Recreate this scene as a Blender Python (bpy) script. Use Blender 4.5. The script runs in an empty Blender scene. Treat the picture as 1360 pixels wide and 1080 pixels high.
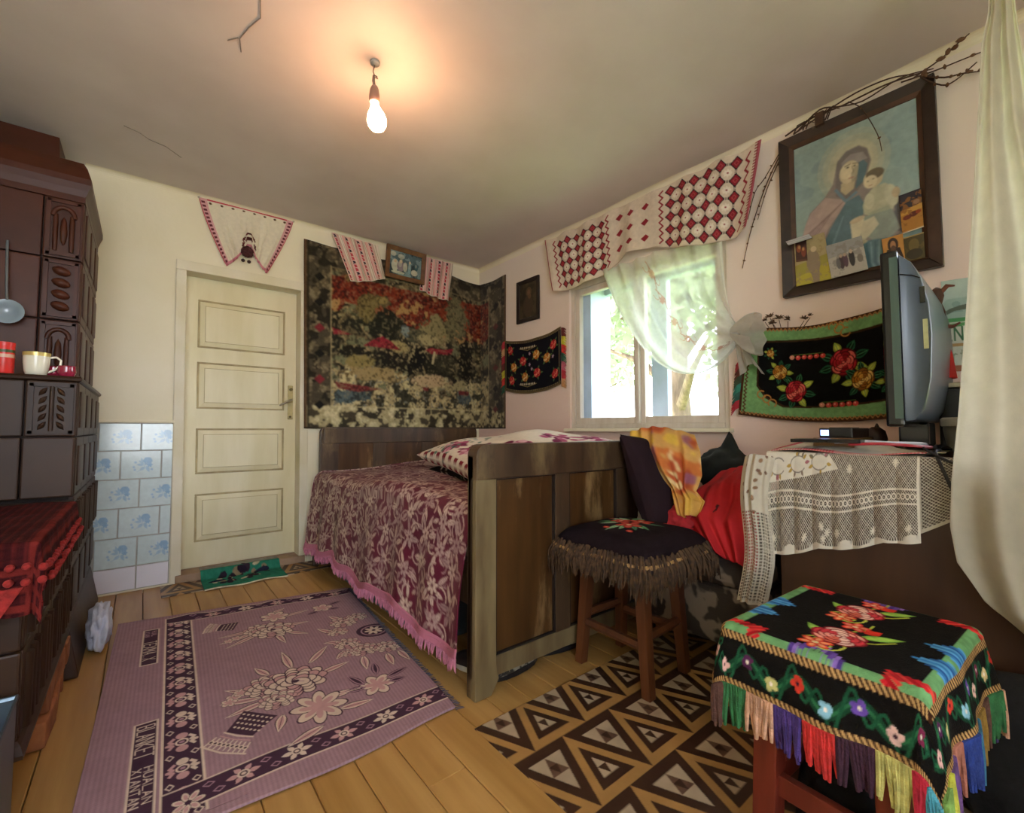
import bpy, bmesh, math, random
import numpy as np
from mathutils import Vector, Matrix, noise as mnoise

SC = bpy.context.scene
COL = SC.collection
rnd = random.Random(7)
nrs = np.random.RandomState(11)
D, XR, ZC = 3.52, 2.45, 2.465          # back wall, right wall, ceiling
XL, YF = -1.15, -1.1                    # left wall, wall behind the camera

# ------------------------------------------------------------------ camera, sky, sun, exposure
cam_d = bpy.data.cameras.new('camera')
cam = bpy.data.objects.new('camera', cam_d)
COL.objects.link(cam)
cam.location = (0, 0, .95)
cam.rotation_euler = (math.radians(90 + 2.84), 0, -math.radians(39))
cam_d.sensor_fit = 'HORIZONTAL'
cam_d.sensor_width = 36
cam_d.lens = 605 / 1360 * 36
cam_d.clip_start = .02
SC.camera = cam
SC.view_settings.view_transform = 'Standard'
SC.view_settings.look = 'None'
SC.view_settings.gamma = 1
SC.view_settings.use_curve_mapping = False
SC.view_settings.exposure = 3.1

world = bpy.data.worlds.new('world')
SC.world = world
world.use_nodes = True
wn = world.node_tree
bgn = wn.nodes['Background']
sky = wn.nodes.new('ShaderNodeTexSky')
sky.sky_type = 'HOSEK_WILKIE'
sky.turbidity = 5
sky.ground_albedo = .3
sky.sun_direction = Vector((-.35, .75, .9)).normalized()
desat = wn.nodes.new('ShaderNodeHueSaturation')
desat.inputs['Saturation'].default_value = .28
wn.links.new(sky.outputs[0], desat.inputs['Color'])
wn.links.new(desat.outputs[0], bgn.inputs['Color'])
bgn.inputs['Strength'].default_value = 7.0

sun_d = bpy.data.lights.new('sun', 'SUN')
sun_d.energy = 5
sun_d.angle = math.radians(1)
sun_d.color = (1, .95, .86)
sun = bpy.data.objects.new('sun', sun_d)
COL.objects.link(sun)
sun.rotation_euler = Vector((-.35, .75, .9)).to_track_quat('Z', 'Y').to_euler()

# ------------------------------------------------------------------ helpers
def lin(c):
    if isinstance(c, str):
        c = c.lstrip('#')
        c = tuple(int(c[i:i + 2], 16) / 255 for i in (0, 2, 4))
    return tuple(((x / 12.92) if x <= .04045 else ((x + .055) / 1.055) ** 2.4) for x in c[:3])

def c4(c):
    return (*lin(c), 1)

def nmat(name):
    m = bpy.data.materials.new(name)
    m.use_nodes = True
    nt = m.node_tree
    return m, nt, nt.nodes['Principled BSDF'], nt.nodes['Material Output']

def mat(name, col, rough=.6, var=.12, scale=6, bump=0, bscale=40, metal=0, spec=.5, stretch=None, col2=None, rand=0, emit=None, sheen=0, detail=4, lo=.35, hi=.65, coat=0):
    """noise-mottled procedural material in object space"""
    m, nt, b, out = nmat(name)
    L = nt.links.new
    tc = nt.nodes.new('ShaderNodeTexCoord')
    mp = nt.nodes.new('ShaderNodeMapping')
    if stretch:
        mp.inputs['Scale'].default_value = stretch
    vec = tc.outputs['Object']
    oi = nt.nodes.new('ShaderNodeObjectInfo')
    if rand:
        mul = nt.nodes.new('ShaderNodeVectorMath'); mul.operation = 'SCALE'
        cb = nt.nodes.new('ShaderNodeCombineXYZ')
        for i in range(3):
            L(oi.outputs['Random'], cb.inputs[i])
        L(cb.outputs[0], mul.inputs[0]); mul.inputs['Scale'].default_value = 37
        add = nt.nodes.new('ShaderNodeVectorMath')
        L(vec, add.inputs[0]); L(mul.outputs[0], add.inputs[1])
        vec = add.outputs[0]
    L(vec, mp.inputs[0])
    n = nt.nodes.new('ShaderNodeTexNoise')
    n.inputs['Scale'].default_value = scale
    n.inputs['Detail'].default_value = detail
    L(mp.outputs[0], n.inputs['Vector'])
    r = nt.nodes.new('ShaderNodeValToRGB')
    a = lin(col)
    d = lin(col2) if col2 else tuple(min(1, x * (1 + var)) for x in a)
    e = a if col2 else tuple(x * (1 - var) for x in a)
    r.color_ramp.elements[0].position = lo
    r.color_ramp.elements[1].position = hi
    r.color_ramp.elements[0].color = (*e, 1)
    r.color_ramp.elements[1].color = (*d, 1)
    L(n.outputs['Fac'], r.inputs[0])
    colout = r.outputs[0]
    if rand:
        hs = nt.nodes.new('ShaderNodeHueSaturation')
        mr = nt.nodes.new('ShaderNodeMapRange')
        mr.inputs['To Min'].default_value = 1 - rand
        mr.inputs['To Max'].default_value = 1 + rand
        L(oi.outputs['Random'], mr.inputs['Value'])
        L(mr.outputs[0], hs.inputs['Value'])
        L(colout, hs.inputs['Color'])
        colout = hs.outputs[0]
    L(colout, b.inputs['Base Color'])
    b.inputs['Roughness'].default_value = rough
    b.inputs['Metallic'].default_value = metal
    b.inputs['Specular IOR Level'].default_value = spec
    if sheen:
        b.inputs['Sheen Weight'].default_value = sheen
    if coat:
        b.inputs['Coat Weight'].default_value = coat
        b.inputs['Coat Roughness'].default_value = .08
    if emit:
        b.inputs['Emission Color'].default_value = c4(emit[0])
        b.inputs['Emission Strength'].default_value = emit[1]
    if bump:
        n2 = nt.nodes.new('ShaderNodeTexNoise')
        n2.inputs['Scale'].default_value = bscale
        n2.inputs['Detail'].default_value = 5
        L(mp.outputs[0], n2.inputs['Vector'])
        bp = nt.nodes.new('ShaderNodeBump')
        bp.inputs['Strength'].default_value = bump
        bp.inputs['Distance'].default_value = .01
        L(n2.outputs['Fac'], bp.inputs['Height'])
        L(bp.outputs[0], b.inputs['Normal'])
    return m

def vmat(name, rough=.85, bump=.25, bscale=350, spec=.2, alpha=False, transl=0, sheen=0, weave=0):
    """cloth or print whose dye colours are stored with the weave (colour attribute)"""
    m, nt, b, out = nmat(name)
    L = nt.links.new
    at = nt.nodes.new('ShaderNodeVertexColor'); at.layer_name = 'Dye'
    tc = nt.nodes.new('ShaderNodeTexCoord')
    n = nt.nodes.new('ShaderNodeTexNoise'); n.inputs['Scale'].default_value = bscale * .12
    n.inputs['Detail'].default_value = 6
    L(tc.outputs['Object'], n.inputs['Vector'])
    mr = nt.nodes.new('ShaderNodeMapRange')
    mr.inputs['To Min'].default_value = .86; mr.inputs['To Max'].default_value = 1.12
    L(n.outputs['Fac'], mr.inputs['Value'])
    mx = nt.nodes.new('ShaderNodeVectorMath'); mx.operation = 'SCALE'
    L(at.outputs['Color'], mx.inputs[0]); L(mr.outputs[0], mx.inputs['Scale'])
    L(mx.outputs[0], b.inputs['Base Color'])
    b.inputs['Roughness'].default_value = rough
    b.inputs['Specular IOR Level'].default_value = spec
    if sheen:
        b.inputs['Sheen Weight'].default_value = sheen
    if bump:
        n2 = nt.nodes.new('ShaderNodeTexNoise'); n2.inputs['Scale'].default_value = bscale
        L(tc.outputs['Object'], n2.inputs['Vector'])
        bp = nt.nodes.new('ShaderNodeBump'); bp.inputs['Strength'].default_value = bump
        bp.inputs['Distance'].default_value = .004
        L(n2.outputs['Fac'], bp.inputs['Height']); L(bp.outputs[0], b.inputs['Normal'])
    last = b.outputs[0]
    if transl:
        tr = nt.nodes.new('ShaderNodeBsdfTranslucent')
        L(mx.outputs[0], tr.inputs['Color'])
        ms = nt.nodes.new('ShaderNodeMixShader'); ms.inputs[0].default_value = transl
        L(last, ms.inputs[1]); L(tr.outputs[0], ms.inputs[2]); last = ms.outputs[0]
    if alpha:
        tp = nt.nodes.new('ShaderNodeBsdfTransparent')
        ms = nt.nodes.new('ShaderNodeMixShader')
        L(at.outputs['Alpha'], ms.inputs[0]); L(tp.outputs[0], ms.inputs[1]); L(last, ms.inputs[2])
        last = ms.outputs[0]
    L(last, out.inputs['Surface'])
    return m

def glass_mat(name, tint=(1, 1, 1), rough=.02, refl=.08):
    m, nt, b, out = nmat(name)
    L = nt.links.new
    tp = nt.nodes.new('ShaderNodeBsdfTransparent'); tp.inputs[0].default_value = (*tint, 1)
    gl = nt.nodes.new('ShaderNodeBsdfGlossy'); gl.inputs['Roughness'].default_value = rough
    lw = nt.nodes.new('ShaderNodeLayerWeight'); lw.inputs['Blend'].default_value = refl
    ms = nt.nodes.new('ShaderNodeMixShader')
    L(lw.outputs['Fresnel'], ms.inputs[0]); L(tp.outputs[0], ms.inputs[1]); L(gl.outputs[0], ms.inputs[2])
    L(ms.outputs[0], out.inputs['Surface'])
    return m

class MB:
    """collects simple shapes, builds ONE mesh object"""
    def __init__(s):
        s.v = []; s.f = []
    def add(s, vs, fs):
        o = len(s.v)
        s.v += [tuple(p) for p in vs]
        s.f += [tuple(o + i for i in f) for f in fs]
        return s
    def box(s, x0, x1, y0, y1, z0, z1, M=None):
        vs = [(x0, y0, z0), (x1, y0, z0), (x1, y1, z0), (x0, y1, z0), (x0, y0, z1), (x1, y0, z1), (x1, y1, z1), (x0, y1, z1)]
        if M: vs = [M @ Vector(p) for p in vs]
        return s.add(vs, [(0, 3, 2, 1), (4, 5, 6, 7), (0, 1, 5, 4), (1, 2, 6, 5), (2, 3, 7, 6), (3, 0, 4, 7)])
    def hexa(s, lo, hi):
        """two quads (4 points each, same order) joined"""
        return s.add(list(lo) + list(hi), [(3, 2, 1, 0), (4, 5, 6, 7), (0, 1, 5, 4), (1, 2, 6, 5), (2, 3, 7, 6), (3, 0, 4, 7)])
    def tube(s, path, r, n=8, cap=True):
        P = [Vector(p) for p in path]
        rs = r if isinstance(r, (list, tuple)) else [r] * len(P)
        rings = []; up = None
        for i, p in enumerate(P):
            t = (P[min(i + 1, len(P) - 1)] - P[max(i - 1, 0)]).normalized()
            if up is None:
                up = Vector((0, 0, 1)) if abs(t.z) < .9 else Vector((1, 0, 0))
            a = t.cross(up)
            if a.length < 1e-5: a = t.orthogonal()
            a.normalize(); b = a.cross(t); up = b
            rings.append([p + (a * math.cos(2 * math.pi * k / n) + b * math.sin(2 * math.pi * k / n)) * rs[i] for k in range(n)])
        vs = [q for ring in rings for q in ring]; fs = []
        for i in range(len(P) - 1):
            for k in range(n):
                k2 = (k + 1) % n
                fs.append((i * n + k, i * n + k2, (i + 1) * n + k2, (i + 1) * n + k))
        if cap:
            fs.append(tuple(range(n))[::-1]); fs.append(tuple((len(P) - 1) * n + k for k in range(n)))
        return s.add(vs, fs)
    def lathe(s, prof, n=24, M=None, cap=True):
        vs = []; fs = []
        for r, z in prof:
            for k in range(n):
                a = 2 * math.pi * k / n
                p = Vector((r * math.cos(a), r * math.sin(a), z))
                vs.append(M @ p if M else p)
        for i in range(len(prof) - 1):
            for k in range(n):
                k2 = (k + 1) % n
                fs.append((i * n + k, i * n + k2, (i + 1) * n + k2, (i + 1) * n + k))
        if cap:
            fs.append(tuple(range(n))[::-1]); fs.append(tuple((len(prof) - 1) * n + k for k in range(n)))
        return s.add(vs, fs)
    def prism(s, pts, d):
        """planar polygon pts (3d) extruded by vector d"""
        n = len(pts); d = Vector(d)
        vs = [Vector(p) for p in pts] + [Vector(p) + d for p in pts]
        fs = [tuple(range(n))[::-1], tuple(range(n, 2 * n))] + [(i, (i + 1) % n, n + (i + 1) % n, n + i) for i in range(n)]
        return s.add(vs, fs)
    def mesh(s, name, m=None, smooth=None, bevel=0, seg=2):
        me = bpy.data.meshes.new(name)
        me.from_pydata(s.v, [], s.f)
        bm = bmesh.new(); bm.from_mesh(me)
        bmesh.ops.recalc_face_normals(bm, faces=bm.faces)
        if bevel:
            es = [e for e in bm.edges if len(e.link_faces) == 2 and e.calc_face_angle() > .5]
            bmesh.ops.bevel(bm, geom=es, offset=bevel, segments=seg, affect='EDGES', clamp_overlap=True, profile=.6)
        bm.to_mesh(me); bm.free()
        if m: me.materials.append(m)
        if smooth is not None:
            me.polygons.foreach_set('use_smooth', [True] * len(me.polygons))
            me.set_sharp_from_angle(angle=math.radians(smooth))
        return me
    def build(s, name, m=None, parent=None, smooth=None, bevel=0, seg=2):
        return link(name, s.mesh(name, m, smooth, bevel, seg), parent)

def link(name, data, parent=None):
    o = bpy.data.objects.new(name, data)
    COL.objects.link(o)
    if parent: o.parent = parent
    return o

def tag(o, label=None, cat=None, group=None, kind=None):
    if label: o['label'] = label
    if cat: o['category'] = cat
    if group: o['group'] = group
    if kind: o['kind'] = kind
    return o

def thing(name, label, cat, loc=(0, 0, 0), group=None, rz=0):
    o = link(name, None)
    o.location = loc; o.rotation_euler = (0, 0, rz)
    o.empty_display_size = .05
    return tag(o, label, cat, group)

def struct(o):
    o['kind'] = 'structure'
    return o

def sub(o, l=1):
    md = o.modifiers.new('subsurf', 'SUBSURF'); md.levels = l; md.render_levels = l
    return o

# ------------------------------------------------------------------ dye canvas
class Cv:
    """a small drawing surface; coordinates in metres (x right, y down); colours sRGB hex"""
    def __init__(s, w, h, step, bg, ss=2, a=1.0):
        s.w, s.h, s.ss = w, h, ss
        s.nx = max(2, int(round(w / step)) + 1); s.ny = max(2, int(round(h / step)) + 1)
        s.X, s.Y = s.nx * ss, s.ny * ss
        s.kx, s.ky = s.X / w, s.Y / h
        s.im = np.empty((s.Y, s.X, 4), np.float32)
        s.im[..., :3] = lin(bg); s.im[..., 3] = a
    def grid(s):
        y, x = np.mgrid[0:s.Y, 0:s.X]
        return (y + .5) / s.ky, (x + .5) / s.kx
    def put(s, mask, col, y0=0, x0=0, a=None, op=1.0):
        h, w = mask.shape
        reg = s.im[y0:y0 + h, x0:x0 + w]
        mk = (mask.astype(np.float32) * op)[..., None]
        reg[..., :3] = reg[..., :3] * (1 - mk) + np.array(lin(col), np.float32) * mk
        if a is not None:
            reg[..., 3:] = reg[..., 3:] * (1 - mk) + a * mk
    def bbox(s, x0, y0, x1, y1):
        return (max(0, int(x0 * s.kx) - 1), max(0, int(y0 * s.ky) - 1), min(s.X, int(x1 * s.kx) + 2), min(s.Y, int(y1 * s.ky) + 2))
    def poly(s, pts, col, a=None, op=1.0):
        P = np.asarray(pts, np.float32)
        i0, j0, i1, j1 = s.bbox(P[:, 0].min(), P[:, 1].min(), P[:, 0].max(), P[:, 1].max())
        if i1 <= i0 or j1 <= j0: return
        xs = (np.arange(i0, i1) + .5) / s.kx; ys = (np.arange(j0, j1) + .5) / s.ky
        ins = np.zeros((len(ys), len(xs)), bool)
        n = len(P)
        for k in range(n):
            xa, ya = P[k]; xb, yb = P[(k + 1) % n]
            if ya == yb: continue
            c = (ya > ys) != (yb > ys)
            xi = (xb - xa) * (ys - ya) / (yb - ya) + xa
            ins ^= c[:, None] & (xs[None, :] < xi[:, None])
        s.put(ins, col, j0, i0, a, op)
    def rect(s, x0, y0, x1, y1, col, a=None, op=1.0):
        s.poly([(x0, y0), (x1, y0), (x1, y1), (x0, y1)], col, a, op)
    def ell(s, cx, cy, rx, ry, col, rot=0, n=20, a=None, op=1.0):
        c, q = math.cos(rot), math.sin(rot)
        s.poly([(cx + rx * math.cos(t) * c - ry * math.sin(t) * q, cy + rx * math.cos(t) * q + ry * math.sin(t) * c) for t in np.linspace(0, 2 * math.pi, n, endpoint=False)], col, a, op)
    def line(s, pts, w, col, a=None, op=1.0):
        for (xa, ya), (xb, yb) in zip(pts[:-1], pts[1:]):
            dx, dy = xb - xa, yb - ya
            l = math.hypot(dx, dy)
            if l < 1e-6: continue
            ux, uy = dx / l * w / 2, dy / l * w / 2
            s.poly([(xa - uy - ux * .6, ya + ux - uy * .6), (xb - uy + ux * .6, yb + ux + uy * .6), (xb + uy + ux * .6, yb - ux + uy * .6), (xa + uy - ux * .6, ya - ux - uy * .6)], col, a, op)
    def leaf(s, x0, y0, x1, y1, wd, col, col2=None, vein=None, op=1.0):
        """pointed leaf from (x0,y0) to (x1,y1)"""
        dx, dy = x1 - x0, y1 - y0
        def sh(k, e=1.0):
            up, dn = [], []
            for t in np.linspace(0, 1, 9):
                q = math.sin(math.pi * t ** .8) * wd / 2 * k
                tt = .5 + (t - .5) * e
                bx, by = x0 + dx * tt, y0 + dy * tt
                l = math.hypot(dx, dy) + 1e-9
                up.append((bx - dy / l * q, by + dx / l * q)); dn.append((bx + dy / l * q, by - dx / l * q))
            return up + dn[::-1]
        s.poly(sh(1), col, op=op)
        if col2: s.poly(sh(.6, .8), col2, op=op)
        if vein: s.line([(x0, y0), (x0 + dx * .85, y0 + dy * .85)], max(wd * .08, .0015), vein, op=op)
    def petals(s, cx, cy, r, n, col, edge=None, inner=None, core=None, rot=0, wd=.9, op=1.0):
        """open flower of n petals"""
        for k in range(n):
            t = rot + 2 * math.pi * k / n
            for c, f in ((edge, 1.0), (col, .86), (inner, .5)):
                if c:
                    s.ell(cx + math.cos(t) * r * .55, cy + math.sin(t) * r * .55, r * .5 * f, r * math.pi / n * .62 * wd * f, c, t, 14, op=op)
        if core:
            s.ell(cx, cy, r * .2, r * .2, core, op=op)
    def rose(s, cx, cy, r, cols, seed=0):
        """frilled rose, cols from outside dark to inside light"""
        rr = random.Random(seed)
        for lay in range(4):
            R = r * (1 - lay * .23)
            n = 8 - lay
            for k in range(n):
                t = 2 * math.pi * (k + rr.random() * .5 + lay * .4) / n
                px, py = cx + math.cos(t) * R * .62, cy + math.sin(t) * R * .62
                s.ell(px, py, R * .42, R * .34, cols[0], t + 1.57, 12)
                s.ell(px - math.cos(t) * R * .03, py - math.sin(t) * R * .03, R * .36, R * .27, cols[1 + (k + lay) % (len(cols) - 1)], t + 1.57, 12)
        s.ell(cx, cy, r * .14, r * .12, cols[0])
        s.ell(cx, cy, r * .08, r * .07, cols[-1])
    def zigzag(s, x0, y0, x1, y1, n, amp, w, col):
        dx, dy = x1 - x0, y1 - y0
        l = math.hypot(dx, dy)
        px, py = -dy / l * amp, dx / l * amp
        s.line([(x0 + dx * k / n + (px if k % 2 else -px), y0 + dy * k / n + (py if k % 2 else -py)) for k in range(n + 1)], w, col)
    def dia(s, cx, cy, rx, ry, col):
        s.poly([(cx - rx, cy), (cx, cy - ry), (cx + rx, cy), (cx, cy + ry)], col)
    def text(s, txt, x, y, h, col, rot=0, w=None, lw=None):
        """stroke lettering; (x, y) top-left, rotated by rot"""
        w = w or h * .62; lw = lw or h * .16
        c, q = math.cos(rot), math.sin(rot)
        for ch in txt:
            for st in FONT.get(ch, ()):
                s.line([(x + (a * w * c - b * h * q), y + (a * w * q + b * h * c)) for a, b in st], lw, col)
            x += c * w * 1.38; y += q * w * 1.38
    def mottle(s, scale, amp, seed=0, octv=4):
        n = fbm(s.X, s.Y, s.kx, s.ky, scale, seed, octv)
        s.im[..., :3] *= (1 + amp * n)[..., None]
    def soften(s, r, n=2):
        for _ in range(n):
            for ax in (0, 1):
                s.im = sum(np.roll(s.im, k, ax) for k in range(-r, r + 1)) / (2 * r + 1)
    def out(s):
        ss = s.ss
        a = s.im.reshape(s.ny, ss, s.nx, ss, 4).mean((1, 3))
        return np.clip(a, 0, 1)

FONT = {
 'A': [[(0, 1), (.5, 0), (1, 1)], [(.2, .65), (.8, .65)]],
 'B': [[(0, 0), (0, 1), (.75, 1), (1, .8), (.75, .5), (0, .5)], [(0, 0), (.7, 0), (.9, .22), (.7, .5)]],
 'E': [[(1, 0), (0, 0), (0, 1), (1, 1)], [(0, .5), (.8, .5)]],
 'H': [[(0, 0), (0, 1)], [(1, 0), (1, 1)], [(0, .5), (1, .5)]],
 'I': [[(.5, 0), (.5, 1)]],
 'K': [[(0, 0), (0, 1)], [(1, 0), (0, .55), (1, 1)]],
 'L': [[(0, 0), (0, 1), (1, 1)]],
 'M': [[(0, 1), (0, 0), (.5, .6), (1, 0), (1, 1)]],
 'N': [[(0, 1), (0, 0), (1, 1), (1, 0)]],
 'T': [[(0, 0), (1, 0)], [(.5, 0), (.5, 1)]],
 'U': [[(0, 0), (0, .8), (.3, 1), (.7, 1), (1, .8), (1, 0)]],
 'X': [[(0, 0), (1, 1)], [(1, 0), (0, 1)]],
 'o': [[(.5, .35), (.1, .5), (.1, .85), (.5, 1), (.9, .85), (.9, .5), (.5, .35)]],
 'r': [[(.15, .35), (.15, 1)], [(.15, .55), (.5, .36), (.85, .42)]],
 't': [[(.45, .05), (.45, .9), (.8, 1)], [(.1, .35), (.85, .35)]],
 'p': [[(.1, .35), (.1, 1.35)], [(.1, .45), (.7, .38), (.9, .7), (.6, 1), (.1, .9)]],
 '.': [[(.4, .95), (.5, .95)]],
}

def fbm(X, Y, kx, ky, scale, seed=0, octv=4):
    """smooth value noise in about -1..1 on an X by Y raster"""
    r = np.random.RandomState(seed + 5)
    tot = np.zeros((Y, X), np.float32); amp = 1.0; norm = 0
    for o in range(octv):
        f = scale * 2 ** o
        gx = np.arange(X) / kx * f; gy = np.arange(Y) / ky * f
        nx, ny = int(gx[-1]) + 3, int(gy[-1]) + 3
        g = r.rand(ny, nx).astype(np.float32) * 2 - 1
        ix = gx.astype(int); iy = gy.astype(int)
        fx = gx - ix; fy = gy - iy
        fx = (fx * fx * (3 - 2 * fx))[None, :]; fy = (fy * fy * (3 - 2 * fy))[:, None]
        a = g[np.ix_(iy, ix)]; b = g[np.ix_(iy, ix + 1)]; c = g[np.ix_(iy + 1, ix)]; d = g[np.ix_(iy + 1, ix + 1)]
        tot += amp * (a * (1 - fx) * (1 - fy) + b * fx * (1 - fy) + c * (1 - fx) * fy + d * fx * fy)
        norm += amp; amp *= .55
    return tot / norm * 1.6

def cloth(name, fn, cv, m, parent=None, thick=.004, flip=False, keep=None):
    """grid mesh: fn(U, V) -> X, Y, Z arrays for U right, V down in 0..1; dyed with canvas cv; rim of given thickness"""
    col = cv.out()
    ny, nx = col.shape[:2]
    U, V = np.meshgrid(np.linspace(0, 1, nx), np.linspace(0, 1, ny))
    P = np.stack([np.broadcast_to(a, U.shape) for a in fn(U, V)], -1).astype(np.float64)
    idx = np.arange(nx * ny).reshape(ny, nx)
    q = np.stack([idx[:-1, :-1], idx[1:, :-1], idx[1:, 1:], idx[:-1, 1:]], -1).reshape(-1, 4)
    if flip: q = q[:, ::-1]
    if keep is not None:
        kp = keep(U, V)
        k4 = kp.reshape(-1)[q].all(1)
        q = q[k4]
    v = P.reshape(-1, 3); c = col.reshape(-1, 4)
    if thick:
        # back copy of the rim only
        du = np.gradient(P, axis=1); dv = np.gradient(P, axis=0)
        N = np.cross(dv, du); N /= (np.linalg.norm(N, axis=-1, keepdims=True) + 1e-12)
        if flip: N = -N
        ring = np.concatenate([idx[0, :], idx[1:, -1], idx[-1, -2::-1], idx[-2:0:-1, 0]])
        base = len(v)
        v = np.concatenate([v, v[ring] - N.reshape(-1, 3)[ring] * thick]); c = np.concatenate([c, c[ring]])
        k = np.arange(len(ring)); k2 = (k + 1) % len(ring)
        rq = np.stack([ring[k], ring[k2], base + k2, base + k], -1)
        if flip: rq = rq[:, ::-1]
        if keep is None: q = np.concatenate([q, rq])
        else: v = v[:base]; c = c[:base]
    me = bpy.data.meshes.new(name)
    me.vertices.add(len(v)); me.vertices.foreach_set('co', v.reshape(-1))
    me.loops.add(len(q) * 4); me.loops.foreach_set('vertex_index', q.reshape(-1).astype(np.int32))
    me.polygons.add(len(q)); me.polygons.foreach_set('loop_start', np.arange(0, len(q) * 4, 4, dtype=np.int32))
    me.polygons.foreach_set('use_smooth', np.ones(len(q), bool))
    me.update(calc_edges=True); me.validate()
    ca = me.color_attributes.new('Dye', 'FLOAT_COLOR', 'POINT')
    ca.data.foreach_set('color', c.astype(np.float32).reshape(-1))
    me.materials.append(m)
    return link(name, me, parent)

def sm(a, b, x):
    t = np.clip((x - a) / (b - a), 0, 1)
    return t * t * (3 - 2 * t)
# ------------------------------------------------------------------ the room shell
M_plaster = mat('cream_plaster', '#e8dfc0', .85, col2='#f0e8d0', scale=1.6, bump=.35, bscale=9, detail=7)
def pinkish(m, z0, z1, col):
    """limewash that turns pink towards the floor, with an uneven edge"""
    nt = m.node_tree; L = nt.links.new
    b = nt.nodes['Principled BSDF']
    src = b.inputs['Base Color'].links[0].from_socket
    tc = nt.nodes.new('ShaderNodeTexCoord'); sp = nt.nodes.new('ShaderNodeSeparateXYZ')
    L(tc.outputs['Object'], sp.inputs[0])
    n = nt.nodes.new('ShaderNodeTexNoise'); n.inputs['Scale'].default_value = 2.2
    L(tc.outputs['Object'], n.inputs['Vector'])
    ma = nt.nodes.new('ShaderNodeMath'); ma.operation = 'MULTIPLY_ADD'
    L(n.outputs['Fac'], ma.inputs[0]); ma.inputs[1].default_value = .7; L(sp.outputs['Z'], ma.inputs[2])
    mr = nt.nodes.new('ShaderNodeMapRange'); mr.inputs['From Min'].default_value = z1 + .35; mr.inputs['From Max'].default_value = z0 + .35
    L(ma.outputs[0], mr.inputs['Value'])
    mx = nt.nodes.new('ShaderNodeMix'); mx.data_type = 'RGBA'
    L(mr.outputs[0], mx.inputs[0]); L(src, mx.inputs[6]); mx.inputs[7].default_value = c4(col)
    L(mx.outputs[2], b.inputs['Base Color'])
    return m
M_plaster_r = pinkish(mat('pinkish_plaster', '#e6dbcc', .85, col2='#ecdfd2', scale=1.6, bump=.35, bscale=9, detail=7), .6, 2.2, '#e6c4b6')
M_ceil = mat('ceiling_paint', '#d2c6bc', .6, col2='#dcd1c8', scale=2.2, bump=.5, bscale=3.5, detail=8)
M_concrete = mat('bare_concrete', '#9b8068', .9, .2, 9, .4, 30)
M_ground = mat('grass_ground', '#6f8a3a', .95, .35, 3, .5, 12)

# ceiling (a slab) and walls
ceil = MB()
n = 26
xs = np.linspace(XL - .3, XR + .3, n); ys = np.linspace(YF - .3, D + .3, n)
vs = []; fs = []
for j in range(n):
    for i in range(n):
        vs.append((xs[i], ys[j], ZC + .006 * mnoise.noise(Vector((xs[i] * 1.4, ys[j] * 1.4, 3)))))
for j in range(n - 1):
    for i in range(n - 1):
        fs.append((j * n + i, (j + 1) * n + i, (j + 1) * n + i + 1, j * n + i + 1))
ceil.add(vs, fs)
o = len(ceil.v)
ceil.box(XL - .3, XR + .3, YF - .3, D + .3, ZC + .03, ZC + .2)
struct(ceil.build('ceiling', M_ceil, smooth=60))

def wall(name, m, fixed, axis, a0, a1, holes, th, z0=-.12, z1=ZC + .03):
    """wall at `fixed` (inner face) along axis 'x' or 'y' from a0 to a1 with rectangular holes (a0,a1,z0,z1); thickness th away from the room"""
    w = MB()
    f0, f1 = (fixed, fixed + th) if th > 0 else (fixed + th, fixed)
    cuts = sorted({a0, a1, *[h[0] for h in holes], *[h[1] for h in holes]})
    zc = sorted({z0, z1, *[h[2] for h in holes], *[h[3] for h in holes]})
    for p, q in zip(cuts[:-1], cuts[1:]):
        for r, s in zip(zc[:-1], zc[1:]):
            mid = ((p + q) / 2, (r + s) / 2)
            if any(h[0] < mid[0] < h[1] and h[2] < mid[1] < h[3] for h in holes): continue
            if axis == 'x': w.box(p, q, f0, f1, r, s)
            else: w.box(f0, f1, p, q, r, s)
    return struct(w.build(name, m))
WIN = (1.165, 2.345, .955, 2.02)           # window_1 opening: y0, y1, z0, z1
DOOR = (.165, .905, -.12, 2.0)
w_back = wall('wall_back', M_plaster, D, 'x', XL, XR + .3, [DOOR], .28)
w_right = wall('wall_right', M_plaster_r, XR, 'y', YF - .3, D, [WIN, (-.98, -.16, .75, 2.2)], .3)
w_left = wall('wall_left', M_plaster, XL, 'y', YF - .3, D + .28, [], -.25)
w_front = wall('wall_front', M_plaster, YF, 'x', XL, XR, [(-1.1, .45, .55, 2.25)], -.3)
# rounded plaster cove where walls meet the ceiling (painted a little way up)
cv = MB()
for k in range(5):
    a0, a1 = math.pi / 2 * k / 5, math.pi / 2 * (k + 1) / 5
    r = .035
    def pt(a, x): return (x, D - r + r * math.sin(a), ZC - r + r * math.cos(a))
    def py(a, y): return (XR - r + r * math.sin(a), y, ZC - r + r * math.cos(a))
    cv.add([pt(a0, -.3), pt(a1, -.3), pt(a1, XR), pt(a0, XR)], [(0, 1, 2, 3)])
    cv.add([py(a0, YF), py(a1, YF), py(a1, D), py(a0, D)], [(0, 1, 2, 3)])
struct(cv.build('trim_1', M_plaster, smooth=80))

# hairline paint cracks, slightly raised
ck_m = mat('crack_edge', '#8d8378', .8)
for pts in ([(.275, 1.75), (.29, 1.83), (.265, 1.90), (.245, 1.98), (.26, 2.05)], [(-.12, 2.93), (-.06, 2.95), (-.02, 2.99), (.05, 3.01), (.12, 3.08)], [(.24, 1.98), (.21, 2.02)]):
    MB().tube([(x, y, ZC - .002) for x, y in pts], .0022, 5).build('crack', ck_m, bpy.data.objects['ceiling'])

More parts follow.
